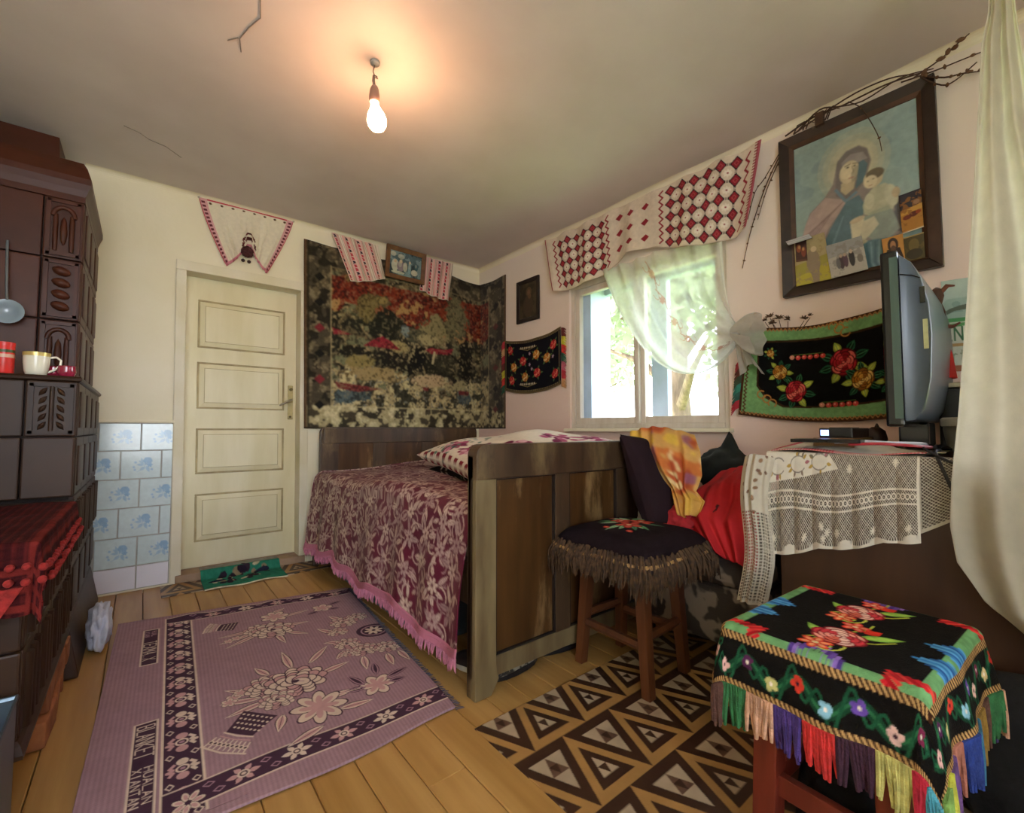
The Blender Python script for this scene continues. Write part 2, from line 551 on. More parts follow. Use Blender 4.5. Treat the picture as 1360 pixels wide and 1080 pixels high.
# floor: bed of boards, each plank its own piece
M_sub = mat('subfloor', '#3a2a1a', .9)
floor = struct(MB().box(XL, XR, YF, D, -.12, -.022).build('floor', M_sub))
def wood(name, c1, c2, rough=.45, scale=3, stretch=(14, .7, 14), bump=.15, rand=.08, coat=0, lo=.3, hi=.7):
    return mat(name, c1, rough, col2=c2, scale=scale, stretch=stretch, bump=bump, bscale=scale * 2, rand=rand, detail=8, coat=coat, lo=lo, hi=hi)
M_plank = wood('plank_yellow', '#a5783c', '#c4985a', .42, 2.0, (9, .5, 9), .12, .10)
pw = .118
nP = int((XR - XL) / pw) + 1
pm = MB().box(-pw / 2 + .0012, pw / 2 - .0012, YF - D, 0, -.022, 0).mesh('plank', M_plank, bevel=.0025, seg=1)
for k in range(nP):
    x = XL + pw / 2 + k * pw
    if x > XR: break
    for (y1, sc) in (((D, 1.0),) if k % 3 else ((D, .52), (D - .52 * (D - YF) , .48))):
        p = link('plank', pm, floor)
        p.location = (x, y1 - (.001 if sc < 1 else 0), rnd.uniform(-.0012, 0))
        p.scale = (1, sc, 1)

# door_1: plastered reveal, threshold, leaf with four raised panels
M_door = mat('door_cream_paint', '#d9cfa6', .42, col2='#e3dab8', scale=3, stretch=(3, 3, .6), bump=.12, bscale=14, detail=7)
M_case = mat('casing_paint', '#ddd3b0', .6, col2='#e6dec6', scale=4, bump=.3, bscale=12)
M_line = mat('darker_moulding', '#a99a70', .6, .2, 12)
M_metal = mat('worn_steel', '#a79f8c', .35, .2, 20, metal=.9)
M_plate = mat('handle_plate', '#b7a977', .5, .2, 18, metal=.3)
door = struct(link('door_1', None))
def shx(x, z): return x + .026 * (1 - z / 2.0) - .004      # the frame leans
def quad_box(m, x0, x1, y0, y1, z0, z1):
    m.hexa([(shx(x0, z0), y0, z0), (shx(x1, z0), y0, z0), (shx(x1, z0), y1, z0), (shx(x0, z0), y1, z0)],
           [(shx(x0, z1), y0, z1), (shx(x1, z1), y0, z1), (shx(x1, z1), y1, z1), (shx(x0, z1), y1, z1)])
    return m
fr = MB()
quad_box(fr, .135, .19, D - .012, D + .17, 0, 1.957)
quad_box(fr, .868, .925, D - .012, D + .17, 0, 1.957)
quad_box(fr, .135, .925, D - .012, D + .17, 1.957, 2.022)
fr.build('door_frame', M_case, door, bevel=.006)
quad_box(MB(), .16, .91, D - .02, D + .3, 0, .05).build('threshold', M_concrete, door, bevel=.008)
lf = MB()
quad_box(lf, .19, .868, D + .11, D + .15, .052, 1.957)
leaf = lf.build('door_leaf', M_door, door, bevel=.003)
pz = [(1.49, 1.81), (1.085, 1.395), (.655, .955), (.215, .525)]
for (a, b) in pz:
    pn = MB()
    yf = D + .11
    def P(x, z, y): return (shx(x, z), y, z)
    x0, x1 = .262, .79
    g = .022
    # frame of darker strips round the panel
    for (xa, xb, za, zb) in ((x0, x1, b - .012, b), (x0, x1, a, a + .012), (x0, x0 + .012, a + .012, b - .012), (x1 - .012, x1, a + .012, b - .012)):
        quad_box(pn, xa, xb, yf - .004, yf + .002, za, zb)
    o = pn.build('panel_moulding', M_line, leaf, bevel=.002, seg=1)
    q = MB()
    lo = [P(x0 + .012, a + .012, yf), P(x1 - .012, a + .012, yf), P(x1 - .012, b - .012, yf), P(x0 + .012, b - .012, yf)]
    hi = [P(x0 + .042, a + .04, yf - .009), P(x1 - .042, a + .04, yf - .009), P(x1 - .042, b - .04, yf - .009), P(x0 + .042, b - .04, yf - .009)]
    q.hexa(lo, hi)
    e2 = [P(x0 + .044, a + .042, yf - .009), P(x1 - .044, a + .042, yf - .009), P(x1 - .044, b - .042, yf - .009), P(x0 + .044, b - .042, yf - .009)]
    q.build('door_panel', M_door, leaf)
    ln = MB()
    for (xa, xb, za, zb) in ((x0 + .04, x1 - .04, b - .043, b - .04), (x0 + .04, x1 - .04, a + .04, a + .043), (x0 + .04, x0 + .043, a + .04, b - .04), (x1 - .043, x1 - .04, a + .04, b - .04)):
        quad_box(ln, xa, xb, yf - .0105, yf - .008, za, zb)
    ln.build('panel_bead', M_line, leaf)
hp = quad_box(MB(), .812, .848, D + .1, D + .111, 1.02, 1.27).build('handle_plate', M_plate, leaf, bevel=.006)
hd = MB()
hd.tube([(.835, D + .1, 1.16), (.835, D + .062, 1.162), (.822, D + .05, 1.157), (.79, D + .05, 1.14), (.755, D + .052, 1.118)], [.01, .009, .009, .008, .006], 10)
hd.build('lever', M_metal, hp, smooth=50)
hk = MB()
hk.tube([(.838, D + .101, 1.24), (.838, D + .085, 1.24)], .011, 10)
hk.tube([(.835, D + .101, 1.04), (.835, D + .088, 1.04)], .008, 10)
hk.build('keyhole_boss', mat('dark_brass', '#5f5433', .5, metal=.6), hp, smooth=50)

# window_1: inner casement with two sashes, deep jamb, outer frame with its own mullion
M_wframe = mat('window_paint', '#cfc3b2', .5, col2='#dcd2c4', scale=5, stretch=(4, 4, .7), bump=.15, bscale=16)
M_wouter = mat('outer_window_sky_tint', '#b6c6d8', .6, .1, 5)  # outer frame paint with blue sky light tinted into it
M_pane = glass_mat('pane_glass', (.97, .985, 1), .02, .06)
win = struct(link('window_1', None))
y0, y1, z0, z1 = WIN
ci = XR + .02
fm = MB()
fm.box(ci, ci + .06, y0, y0 + .035, z0, z1); fm.box(ci, ci + .06, y1 - .035, y1, z0, z1)
fm.box(ci, ci + .06, y0 + .035, y1 - .035, z0, z0 + .03); fm.box(ci, ci + .06, y0 + .035, y1 - .035, z1 - .04, z1)
fm.build('window_frame', M_wframe, win, bevel=.004)
ym = 1.755
for (ya, yb) in ((y0 + .035, ym), (ym, y1 - .035)):
    s = MB()
    t = .042
    xa, xb = ci + .008, ci + .05
    s.box(xa, xb, ya + .002, ya + t, z0 + .03, z1 - .04); s.box(xa, xb, yb - t, yb - .002, z0 + .03, z1 - .04)
    s.box(xa, xb, ya + t, yb - t, z0 + .03, z0 + .075); s.box(xa, xb, ya + t, yb - t, z1 - .085, z1 - .04)
    sash = s.build('sash', M_wframe, win, bevel=.004)
    MB().box(ci + .027, ci + .030, ya + t - .004, yb - t + .004, z0 + .071, z1 - .081).build('pane', M_pane, sash)
MB().box(ci - .02, ci + .008, ym - .014, ym + .014, z0 + .03, z1 - .04).build('window_batten', M_wframe, win, bevel=.004)
sl = MB().box(XR - .05, XR + .03, y0 - .02, y1 + .02, z0 - .022, z0)
sl.build('window_sill', M_plaster, win, bevel=.006)
om = MB()
oj = XR + .24
om.box(ci + .06, oj + .06, y1 - .14, y1 - .001, z0, z1); om.box(ci + .06, oj + .06, y0 + .001, y0 + .03, z0, z1)
om.box(oj, oj + .05, ym - .07, ym + .05, z0, z1)
om.box(oj, oj + .05, y0 + .03, y1 - .14, z0, z0 + .06); om.box(oj, oj + .05, y0 + .03, y1 - .14, z1 - .06, z1)
om.build('outer_frame', M_wouter, win, bevel=.004)

# window_2 (behind the hanging curtain) and window_3 (behind the camera): plain frames with panes
def plain_window(name, axis, fixed, a0, a1, z0, z1, nbar):
    w = struct(link(name, None))
    f = MB()
    def bx(p, q, r, s, d=.05):
        if axis == 'y': f.box(fixed, fixed + d, p, q, r, s)
        else: f.box(p, q, fixed - d, fixed, r, s)
    bx(a0, a0 + .05, z0, z1); bx(a1 - .05, a1, z0, z1); bx(a0 + .05, a1 - .05, z0, z0 + .05); bx(a0 + .05, a1 - .05, z1 - .05, z1)
    for k in range(1, nbar):
        c = a0 + (a1 - a0) * k / nbar
        bx(c - .03, c + .03, z0 + .05, z1 - .05)
    f.build('window_frame', M_wframe, w)
    for k in range(nbar):
        p = a0 + (a1 - a0) * k / nbar + .03; q = a0 + (a1 - a0) * (k + 1) / nbar - .03
        g = MB()
        if axis == 'y': g.box(fixed + .022, fixed + .026, p, q, z0 + .045, z1 - .045)
        else: g.box(p, q, fixed - .026, fixed - .022, z0 + .045, z1 - .045)
        g.build('pane', M_pane, w)
plain_window('window_2', 'y', XR + .12, -.98, -.16, .75, 2.2, 2)
plain_window('window_3', 'x', YF - .12, -1.1, .45, .55, 2.25, 2)

# wall tiles beside the stove: running bond, blue sprig on most, plain white bottom row
M_tile = mat('tile_glaze', '#cfdcdd', .12, .03, 4, spec=.6)
M_tile_white = mat('white_tile_glaze', '#e9e6ee', .15, .03, 4, spec=.6)
M_grout = mat('grout', '#a9aaa2', .9)
def tile_print():
    c = Cv(.178, .146, .0035, '#c3d6da')
    c.rect(.004, .004, .174, .142, '#cfdfe0')
    for (x, y, r) in ((.115, .055, .022), (.125, .075, .014)):
        c.petals(x, y, r, 6, '#93b8d6', '#a5c6de', None, '#86aed0')
    c.ell(.116, .052, .02, .018, '#97bbd8')
    for (a, b, w) in (((.1, .07), (.075, .05), .012), ((.1, .075), (.066, .072), .014), ((.105, .085), (.08, .105), .016), ((.11, .08), (.125, .115), .016), ((.095, .06), (.085, .035), .01)):
        c.leaf(a[0], a[1], b[0], b[1], w, '#a9c8dc')
    c.line([(.112, .06), (.098, .09), (.07, .112)], .003, '#b0cadb')
    for p in ((.062, .06), (.055, .085), (.06, .1), (.135, .1)):
        c.ell(p[0], p[1], .006, .006, '#a5c5dc')
    return c
tp = tile_print()
M_tileprint = vmat('tile_sprig_glaze', rough=.12, bump=0, spec=.6)
rows = [0.0, .138, .292, .447, .598, .748, .898]
rows = [.02, .152, .308, .458, .606, .752, .985]
rows = [.012, .150, .300, .450, .600, .750, .900, .975]
tile_mesh = {}
def tile_at(xa, xb, za, zb, white):
    g = .002
    x0, x1 = max(xa, -.30) + g, min(xb, .150) - g
    if x1 - x0 < .015: return
    yb, yt = D - .001, D - .009
    m = MB()
    m.hexa([(x0, yb, za + g), (x1, yb, za + g), (x1, yb, zb - g), (x0, yb, zb - g)], [(x0 + .002, yt, za + g + .002), (x1 - .002, yt, za + g + .002), (x1 - .002, yt, zb - g - .002), (x0 + .002, yt, zb - g - .002)])
    t = m.build('tile', M_tile_white if white else M_tile, w_back)
    if not white and zb - za > .1:
        fx = lambda U, V: (x0 + .003 + U * (x1 - x0 - .006), np.full_like(U, yt - .0006), zb - g - .003 - V * (zb - za - 2 * g - .006))
        u0 = (x0 - xa) / (xb - xa); u1 = (x1 - xa) / (xb - xa)
        c = Cv.__new__(Cv); c.__dict__.update(tp.__dict__)
        i0 = int(u0 * tp.nx); i1 = max(i0 + 2, int(u1 * tp.nx))
        c.im = tp.im[:, i0 * tp.ss:i1 * tp.ss]; c.nx = i1 - i0
        cloth('glazed_print', fx, c, M_tileprint, t, thick=0)
zt = .012
TR = [(.012, .147, True), (.147, .317, False), (.317, .487, False), (.487, .655, False), (.655, .822, False), (.822, .985, False)]
for r, (za, zb, wh) in enumerate(TR):
    for k in range(3):
        xa = (-.005 if r % 2 else -.095) - .02 * 0 + .19 * (k - 1) + (.09 if r == 0 else 0)
        tile_at(xa, xa + .19, za, zb, wh)
MB().box(-.30, .152, D - .004, D, .01, .987).build('grout_bed', M_grout, w_back)
MB().box(-.30, .158, D - .012, D, .987, 1.005).build('tile_top_edge', M_plaster, w_back, bevel=.004)
# ------------------------------------------------------------------ outside, seen through the panes
def leaf_cloud(name, centre, rad, n, m, parent, size=.11, seed=1):
    r = np.random.RandomState(seed)
    d = r.randn(n, 3); d /= np.linalg.norm(d, axis=1, keepdims=True)
    p = d * (r.rand(n, 1) ** .45) * np.array(rad) + np.array(centre)
    a = r.randn(n, 3); a /= np.linalg.norm(a, axis=1, keepdims=True)
    b = np.cross(a, r.randn(n, 3)); b /= np.linalg.norm(b, axis=1, keepdims=True)
    s = size * (.6 + .8 * r.rand(n, 1))
    v = np.stack([p - a * s, p + b * s * .5, p + a * s, p - b * s * .5], 1).reshape(-1, 3)
    f = np.arange(n * 4).reshape(n, 4)
    me = bpy.data.meshes.new(name)
    me.from_pydata(v.tolist(), [], f.tolist())
    me.materials.append(m)
    o = link(name, me, parent)
    o['kind'] = 'stuff'
    return o
def leaf_mat(name, c):
    m, nt, b, out = nmat(name)
    L = nt.links.new
    b.inputs['Base Color'].default_value = c4(c); b.inputs['Roughness'].default_value = .6
    tr = nt.nodes.new('ShaderNodeBsdfTranslucent'); tr.inputs[0].default_value = c4(c)
    ms = nt.nodes.new('ShaderNodeMixShader'); ms.inputs[0].default_value = .45
    L(b.outputs[0], ms.inputs[1]); L(tr.outputs[0], ms.inputs[2]); L(ms.outputs[0], out.inputs['Surface'])
    return m
M_leafA = leaf_mat('leaf_green', '#a0a893')
M_leafB = leaf_mat('leaf_lime', '#b3bca6')
M_bark = mat('bark', '#6b5a49', .95, .3, 8, .8, 20, stretch=(2, 2, .5))
struct(MB().box(XR + .3, 45, -30, 45, -.62, -.6).build('ground', M_ground))
def tree(label, x, y, h, r, crown, n, m, seed, z0=-.6, size=.11):
    t = thing('tree', label, 'tree', (0, 0, 0), 'garden trees beyond the window panes')
    tb = MB()
    rr = random.Random(seed)
    tb.tube([(x, y, z0), (x + .02, y, z0 + h * .3), (x - .03, y + .03, z0 + h * .6), (x + .05, y, z0 + h)], [r * 1.2, r, r * .85, r * .5], 12)
    for k in range(6):
        a = rr.uniform(0, 6.28); zz = z0 + h * rr.uniform(.45, .95)
        tb.tube([(x, y, zz), (x + math.cos(a) * .6, y + math.sin(a) * .6, zz + .5), (x + math.cos(a) * 1.3, y + math.sin(a) * 1.3, zz + .8)], [r * .4, r * .25, r * .08], 6)
    tb.build('trunk', M_bark, t, smooth=60)
    leaf_cloud('foliage', crown[0], crown[1], n, m, t, size, seed)
    return t
tree('thick barked tree standing close outside the right window sash', 5.6, 3.35, 3.6, .2, ((5.6, 3.4, 3.5), (1.8, 2.0, 1.3)), 5200, M_leafA, 3)
tree('slim tree with pale leaves seen through the upper left pane', 7.5, 7.0, 3.2, .09, ((7.5, 7.0, 3.3), (2.0, 2.4, 1.7)), 5200, M_leafB, 4)
tree('dense tree beyond the fence at the right edge of the window', 9.0, 2.9, 3.4, .14, ((9.0, 3.0, 2.6), (1.6, 1.7, 1.9)), 4200, M_leafB, 9)
bs = thing('bush', 'low green bush growing under the trees beyond the window', 'bush')
leaf_cloud('foliage', (6.9, 5.4, .15), (1.1, 1.6, .75), 3000, M_leafB, bs, .09, 6)
tb = MB()
for k in range(7):
    a = k * .9
    tb.tube([(6.9, 5.4, -.6), (6.9 + .25 * math.cos(a), 5.4 + .3 * math.sin(a), -.1), (6.9 + .6 * math.cos(a), 5.4 + .8 * math.sin(a), .4)], [.02, .015, .006], 5)
tb.build('stem', M_bark, bs)
fe = thing('picket_fence', 'pale picket fence at the back of the garden beyond the window', 'fence')
M_fence = mat('pale_fence', '#b9b7aa', .8, .15, 6)
pk = MB().box(-.02, .02, -.045, .045, -.6, .55).mesh('picket', M_fence)
for k in range(46):
    q = link('picket', pk, fe); q.location = (10.5, 1.2 + k * .16 * 1.4, 0)
MB().box(10.52, 10.56, 1.0, 11.5, -.2, -.12).box(10.52, 10.56, 1.0, 11.5, .25, .33).build('fence_rail', M_fence, fe)

# ------------------------------------------------------------------ tiled stove
M_stove = mat('stove_glaze', '#38190c', .42, col2='#462112', scale=5, bump=.12, bscale=10, rand=.14, spec=.25)
M_stove_dark = mat('stove_glaze_dark', '#2d1a0e', .45, col2='#382314', scale=5, bump=.12, bscale=10, rand=.12, spec=.25)
M_joint = mat('stove_joint', '#1d120e', .9)
M_brick = mat('clay_brick', '#80482a', .95, col2='#a3653c', scale=14, bump=.6, bscale=30, rand=.12)
stove = thing('tiled_stove', 'tall dark red glazed tile stove standing against the left end of the door wall', 'stove', (-.6, 2.9, 0))
SI = Matrix.Translation((.6, -2.9, 0))
def sb(m, name, mt, parent=None, **k):
    """build a stove piece from world coordinates"""
    m.v = [tuple(Vector(p) + Vector((.6, -2.9, 0))) for p in m.v]
    return m.build(name, mt, parent or stove, **k)
core = MB()
core.box(-1.12, -.245, 2.785, 3.5, 1.14, 2.14).box(-1.12, -.215, 2.47, 3.5, .19, 1.14).box(-1.12, -.22, 1.6, 2.47, .2, .66)
sb(core, 'stove_core', M_joint)
def tile_f(x0, x1, z0, z1, y, mt, orn=None):
    """glazed tile on a face looking at -y, with raised field or ornament"""
    g = .0025
    m = MB()
    m.box(x0 + g, x1 - g, y, y + .02, z0 + g, z1 - g)
    t = sb(m, 'tile', mt, bevel=.005)
    o = MB(); w = x1 - x0; h = z1 - z0; cx = (x0 + x1) / 2; cz = (z0 + z1) / 2
    if orn:
        e = .012
        o.box(x0 + e, x0 + 2 * e, y - .008, y + .002, z0 + e, z1 - e); o.box(x1 - 2 * e, x1 - e, y - .008, y + .002, z0 + e, z1 - e)
        o.box(x0 + e, x1 - e, y - .008, y + .002, z1 - 2 * e, z1 - e); o.box(x0 + e, x1 - e, y - .008, y + .002, z0 + e, z0 + 2 * e)
    if orn == 'knobs':
        for k in range(4):
            zz = z0 + h * (.22 + .19 * k)
            M = Matrix.Translation((cx, y - .004, zz)) @ Matrix.Rotation(math.radians(18), 4, 'Y') @ Matrix.Diagonal((w * .24, .018, h * .075, 1))
            o.lathe([(0.02, -1), (.6, -.8), (.95, -.3), (1, 0), (.95, .3), (.6, .8), (.02, 1)], 12, M)
    if orn == 'arch':
        for dx in (-.2, .2):
            M = Matrix.Translation((cx + dx * w, y, z0 + h * .42)) @ Matrix.Diagonal((w * .07, .012, h * .3, 1))
            o.lathe([(.8, -1), (1, -.6), (1, .6), (.8, 1)], 10, M)
        pts = [(cx + math.cos(a) * w * .27, y - .006, z0 + h * .68 + math.sin(a) * h * .16) for a in np.linspace(0, math.pi, 9)]
        o.tube(pts, .009, 8)
        M = Matrix.Translation((cx, y - .002, z0 + h * .45)) @ Matrix.Diagonal((w * .1, .018, h * .24, 1))
        o.lathe([(.05, -1), (.7, -.7), (1, 0), (.7, .7), (.05, 1)], 12, M)
    if orn == 'leafy':
        for k in range(5):
            for sgn in (-1, 1):
                M = Matrix.Translation((cx + sgn * w * .17, y - .002, z0 + h * (.2 + .15 * k))) @ Matrix.Rotation(sgn * -.6, 4, 'Y') @ Matrix.Diagonal((w * .06, .012, h * .09, 1))
                o.lathe([(.05, -1), (.8, -.4), (1, 0), (.7, .5), (.05, 1)], 8, M)
        o.tube([(cx, y - .004, z0 + h * .1), (cx, y - .004, z0 + h * .9)], .007, 8)
    if orn == 'flutes':
        for k in range(4):
            xx = x0 + w * (.2 + .2 * k)
            o.tube([(xx, y - .001, z0 + h * .12), (xx, y - .001, z1 - h * .12)], w * .06, 8)
    if orn:
        sb(o, 'relief', mt, None, smooth=50).parent = t
        
    return t
def tile_s(y0, y1, z0, z1, x, mt, flutes=False):
    """tile on the side face looking at +x"""
    g = .0025
    t = sb(MB().box(x - .02, x, y0 + g, y1 - g, z0 + g, z1 - g), 'tile', mt, bevel=.005)
    o = MB(); w = y1 - y0; h = z1 - z0
    if flutes:
        for k in range(3):
            yy = y0 + w * (.25 + .25 * k)
            o.tube([(x - .002, yy, z0 + h * .1), (x - .002, yy, z1 - h * .1)], w * .07, 8)
    else:
        o.box(x - .002, x + .006, y0 + .035, y1 - .035, z0 + .035, z1 - .035)
    ob = sb(o, 'relief', mt, None, smooth=50, bevel=0 if flutes else .005)
    ob.parent = t
    return t
# upper body: three rows
for (z0, z1, orn) in ((1.695, 1.965, 'arch'), (1.425, 1.695, 'knobs'), (1.155, 1.425, 'arch')):
    for (x0, x1) in ((-1.1, -.865), (-.865, -.61), (-.61, -.362)):
        tile_f(x0, x1, z0, z1, 2.768, M_stove)
    tile_f(-.362, -.232, z0, z1, 2.765, M_stove, orn)
    for k in range(3):
        tile_s(2.785 + k * .24, 3.025 + k * .24, z0, z1, -.232, M_stove)
# lower body above and below the ledge
for (z0, z1, y, orn, mt) in ((.92, 1.135, 2.452, 'leafy', M_stove_dark), (.69, .92, 2.43, None, M_stove_dark)):
    for (x0, x1) in ((-1.1, -.865), (-.865, -.61), (-.61, -.345)):
        tile_f(x0, x1, z0, z1, y + .003, M_stove_dark)
    tile_f(-.345, -.2, z0, z1, y, mt, orn or None)
    for k in range(4):
        tile_s(2.475 + k * .255, 2.73 + k * .255, z0, z1, -.2, M_stove_dark)
for k in range(4):
    for (z0, z1) in ((.44, .69), (.2, .44)):
        tile_s(2.475 + k * .255, 2.73 + k * .255, z0, z1, -.2, M_stove_dark, flutes=z0 > .4)
# cooking section
for k in range(4):
    y0 = 1.6 + k * .2175
    tile_s(y0, y0 + .2175, .425, .66, -.205, M_stove_dark, flutes=True)
    tile_s(y0, y0 + .2175, .2, .425, -.205, M_stove_dark, flutes=True)
for (x0, x1) in ((-1.1, -.8), (-.8, -.5), (-.5, -.205)):
    for (z0, z1) in ((.425, .66), (.2, .425)):
        tile_f(x0, x1, z0, z1, 1.585, M_stove_dark)
# cornices and ledges (profiled slabs)
def slab(name, x1, y0, z0, z1, mt, prof):
    m = MB()
    lo = None
    zs = np.linspace(z0, z1, len(prof))
    for i in range(len(prof) - 1):
        a, b = prof[i], prof[i + 1]
        def ring(e, z): return [(-1.14, y0 - e, z), (x1 + e, y0 - e, z), (x1 + e, 3.5, z), (-1.14, 3.5, z)]
        m.hexa(ring(a, zs[i]), ring(b, zs[i + 1]))
    return sb(m, name, mt, smooth=35)
slab('cornice', -.232, 2.768, 1.965, 2.15, M_stove, (0, .0, .008, .018, .018, .01, .002, -.012))
slab('crown_block', -.372, 3.2, 2.14, ZC - .03, M_stove, (0, 0, 0, -.004))
slab('ledge', -.2, 2.455, 1.13, 1.155, M_stove_dark, (-.004, .008, .01, .004))
m = MB(); ring = lambda e, z: [(-1.12, 1.585 - e, z), (-.205 + e, 1.585 - e, z), (-.205 + e, 2.47, z), (-1.12, 2.47, z)]
for i, (e0, z0, e1, z1) in enumerate(((.012, .18, .012, .19), (.012, .19, .006, .21), (.006, .21, 0, .22))): m.hexa(ring(e0, z0), ring(e1, z1))
sb(m, 'base_moulding', M_stove_dark, smooth=35)
m = MB(); ring = lambda e, z: [(-1.12, 1.585 - e, z), (-.205 + e, 1.585 - e, z), (-.205 + e, 2.428, z), (-1.12, 2.428, z)]
for i, (e0, z0, e1, z1) in enumerate(((0, .655, .012, .664), (.012, .664, .012, .681))): m.hexa(ring(e0, z0), ring(e1, z1))
sb(m, 'cooktop', mat('cast_iron', '#241c19', .5, .2, 10, metal=.3), smooth=35)
m = MB().hexa([(-.27, 2.43, 0), (-.16, 2.43, 0), (-.16, 3.45, 0), (-.27, 3.45, 0)], [(-.27, 2.46, .2), (-.2, 2.46, .2), (-.2, 3.45, .2), (-.27, 3.45, .2)])
sb(m, 'plinth', M_stove_dark, bevel=.01)
# brick footing under the cooking section, clay pushed out along it
bw = MB().box(-.11, .11, -.06, .06, 0, .078).mesh('brick', M_brick, bevel=.008)
for r in range(2):
    for k in range(3):
        q = link('brick', bw, stove)
        q.location = Vector((-.6 + .28 + rnd.uniform(-.01, .012) + (.09 if r == 0 else .07), 2.05 + k * .18 + .04 * r, .001 + .081 * r)) + Vector((.6, -2.9, 0)) - Vector((-.04 - .0, 0, 0)) * 0
        q.location.x = .6 - .305 + rnd.uniform(-.012, .01); q.rotation_euler = (0, 0, math.pi / 2 * 0 + rnd.uniform(-.08, .08))
        q.scale = (1, 1.4, 1)
sb(MB().box(-1.1, -.42, 1.7, 2.42, 0, .17), 'footing', M_joint)
# little steel sheet box in front of the stove mouth
M_sheet = mat('zinc_sheet', '#66737c', .38, .15, 8, metal=.8)
ab = thing('ash_box', 'open blue-grey sheet metal ash box on the floor by the stove mouth', 'box', (-.425, 1.42, .0))
m = MB()
for (a, b, c, d, e, f) in ((-.22, .22, -.13, -.126, 0, .3), (-.22, .22, .126, .13, 0, .34), (-.22, -.216, -.126, .126, 0, .3), (.216, .22, -.126, .126, 0, .32), (-.216, .216, -.126, .126, 0, .004)):
    m.box(a, b, c, d, e, f)
m.build('box_body', M_sheet, ab)
MB().tube([(-.22, -.13, .3), (.22, -.13, .31), (.22, .13, .335), (-.22, .13, .335), (-.22, -.13, .3)], .007, 6).build('rolled_rim', M_sheet, ab, smooth=50)

# cloth draped over a rectangle: returns positions for plane coordinates A, B
def drape(A, B, x0, x1, y0, y1, top, r=.02, flare=.08, wave=.012, k=9, ph=0, floor=.02):
    cx = np.clip(A, x0, x1); cy = np.clip(B, y0, y1)
    dx = A - cx; dy = B - cy
    d = np.hypot(dx, dy)
    dd = np.maximum(d, 1e-9)
    nx, ny = dx / dd, dy / dd
    q = math.pi * r / 2
    arc = d < q
    out = np.where(arc, r * np.sin(np.minimum(d, q) / r), r + (d - q) * flare)
    z = np.where(arc, -r * (1 - np.cos(np.minimum(d, q) / r)), -r - (d - q) * math.sqrt(1 - min(.99, flare) ** 2))
    s = A * (np.abs(ny) > np.abs(nx)) + B * (np.abs(ny) <= np.abs(nx))
    wv = wave * np.clip(d / .12, 0, 1.6) * (np.sin(s * k * 6.28 + ph) + .5 * np.sin(s * k * 11 + 1.3 * ph + 1))
    X = cx + nx * (out + np.maximum(wv, -out * .7)); Y = cy + ny * (out + np.maximum(wv, -out * .7))
    Z = np.maximum(top + z, floor)
    return X, Y, Z
M_wool = vmat('woven_wool', rough=.95, bump=.5, bscale=300, spec=.1)
M_cotton = vmat('woven_cotton', rough=.9, bump=.25, bscale=420, spec=.15)
def stove_cloth():
    w, h = .92, 1.0
    c = Cv(w, h, .004, '#361012')
    for k in range(46):
        c.rect(k * .02, 0, k * .02 + .006, h, '#4e1817'); c.rect(0, k * .022, w, k * .022 + .007, '#280b0d', op=.6)
    for k in range(3):
        o = .012 + k * .042
        c.rect(w - o - .016, 0, w - o, h, '#64201c'); c.rect(0, h - o - .016, w, h - o, '#64201c')
    c.mottle(60, .2, 3, 2)
    return c
rs = np.random.RandomState(3)
def f(U, V):
    A = -1.02 + U * .935; B = 2.32 - V * .93
    Xc, Yc, Zc = drape(A, B, -1.05, -.19, 1.56, 2.4, .688, .012, .12, .004, 8)
    return Xc, Yc, Zc + .002 * np.sin(A * 40) * np.sin(B * 33)
oc = cloth('stove_cloth', f, stove_cloth(), M_wool, thick=.005)
tag(oc, 'red checked woollen cloth with bobbled edges draped over the low stove top', 'cloth')
M_pom = mat('red_bobble_wool', '#8c201c', .95, .25, 60, .5, 200)
pm_ = MB().lathe([(.002, -.009), (.007, -.006), (.009, 0), (.007, .006), (.002, .009)], 10).mesh('bobble', M_pom, smooth=60)
for k in range(26):
    for row in range(2):
        q = link('bobble', pm_, oc); q.location = (-.17 + .006 * row, 1.6 + k * .028, (.618 if row == 0 else .588) + rnd.uniform(-.003, .003))
        q.rotation_euler = (rnd.uniform(0, 3), rnd.uniform(0, 3), 0); q.scale = (1, 1, 1)
for k in range(30):
    for row in range(2):
        q = link('bobble', pm_, oc); q.location = (-.17 - k * .027, 1.528 - .006 * row, (.632 if row == 0 else .6) + rnd.uniform(-.003, .003))
        q.rotation_euler = (rnd.uniform(0, 3), rnd.uniform(0, 3), 0)
# hanging corner of the cloth with bobbles
tri = MB()
tri.prism([(-.31, 1.522, .59), (-.2, 1.522, .59), (-.262, 1.518, .475)], (0, .006, 0))
tri.build('hanging_corner', M_pom, oc)

# things on the stove ledge
M_red = mat('red_enamel', '#c8241c', .35, .1, 20)
can = thing('striped_tin', 'red tin with green and pale bands on the stove ledge', 'tin', (-.415, 2.535, 1.155))
MB().lathe([(.027, 0), (.028, .002), (.028, .115), (.0275, .117), (.024, .118)], 24).build('tin_body', M_red, can, smooth=40)
MB().lathe([(.0284, .083), (.0284, .094)], 24, cap=False).build('green_band', mat('green_band', '#3a4a1c', .4), can, smooth=40)
MB().lathe([(.0284, .064), (.0284, .077)], 24, cap=False).build('pale_band', mat('pale_band', '#c9a08a', .4), can, smooth=40)
MB().lathe([(.0285, .108), (.0285, .122), (.02, .124)], 24).build('tin_lid', M_red, can, smooth=40)
M_china = mat('white_china', '#dcd6c2', .18, .03, 10, spec=.6)
cup = thing('tea_cup', 'white china cup with gilt rim on the stove ledge', 'cup', (-.33, 2.54, 1.155))
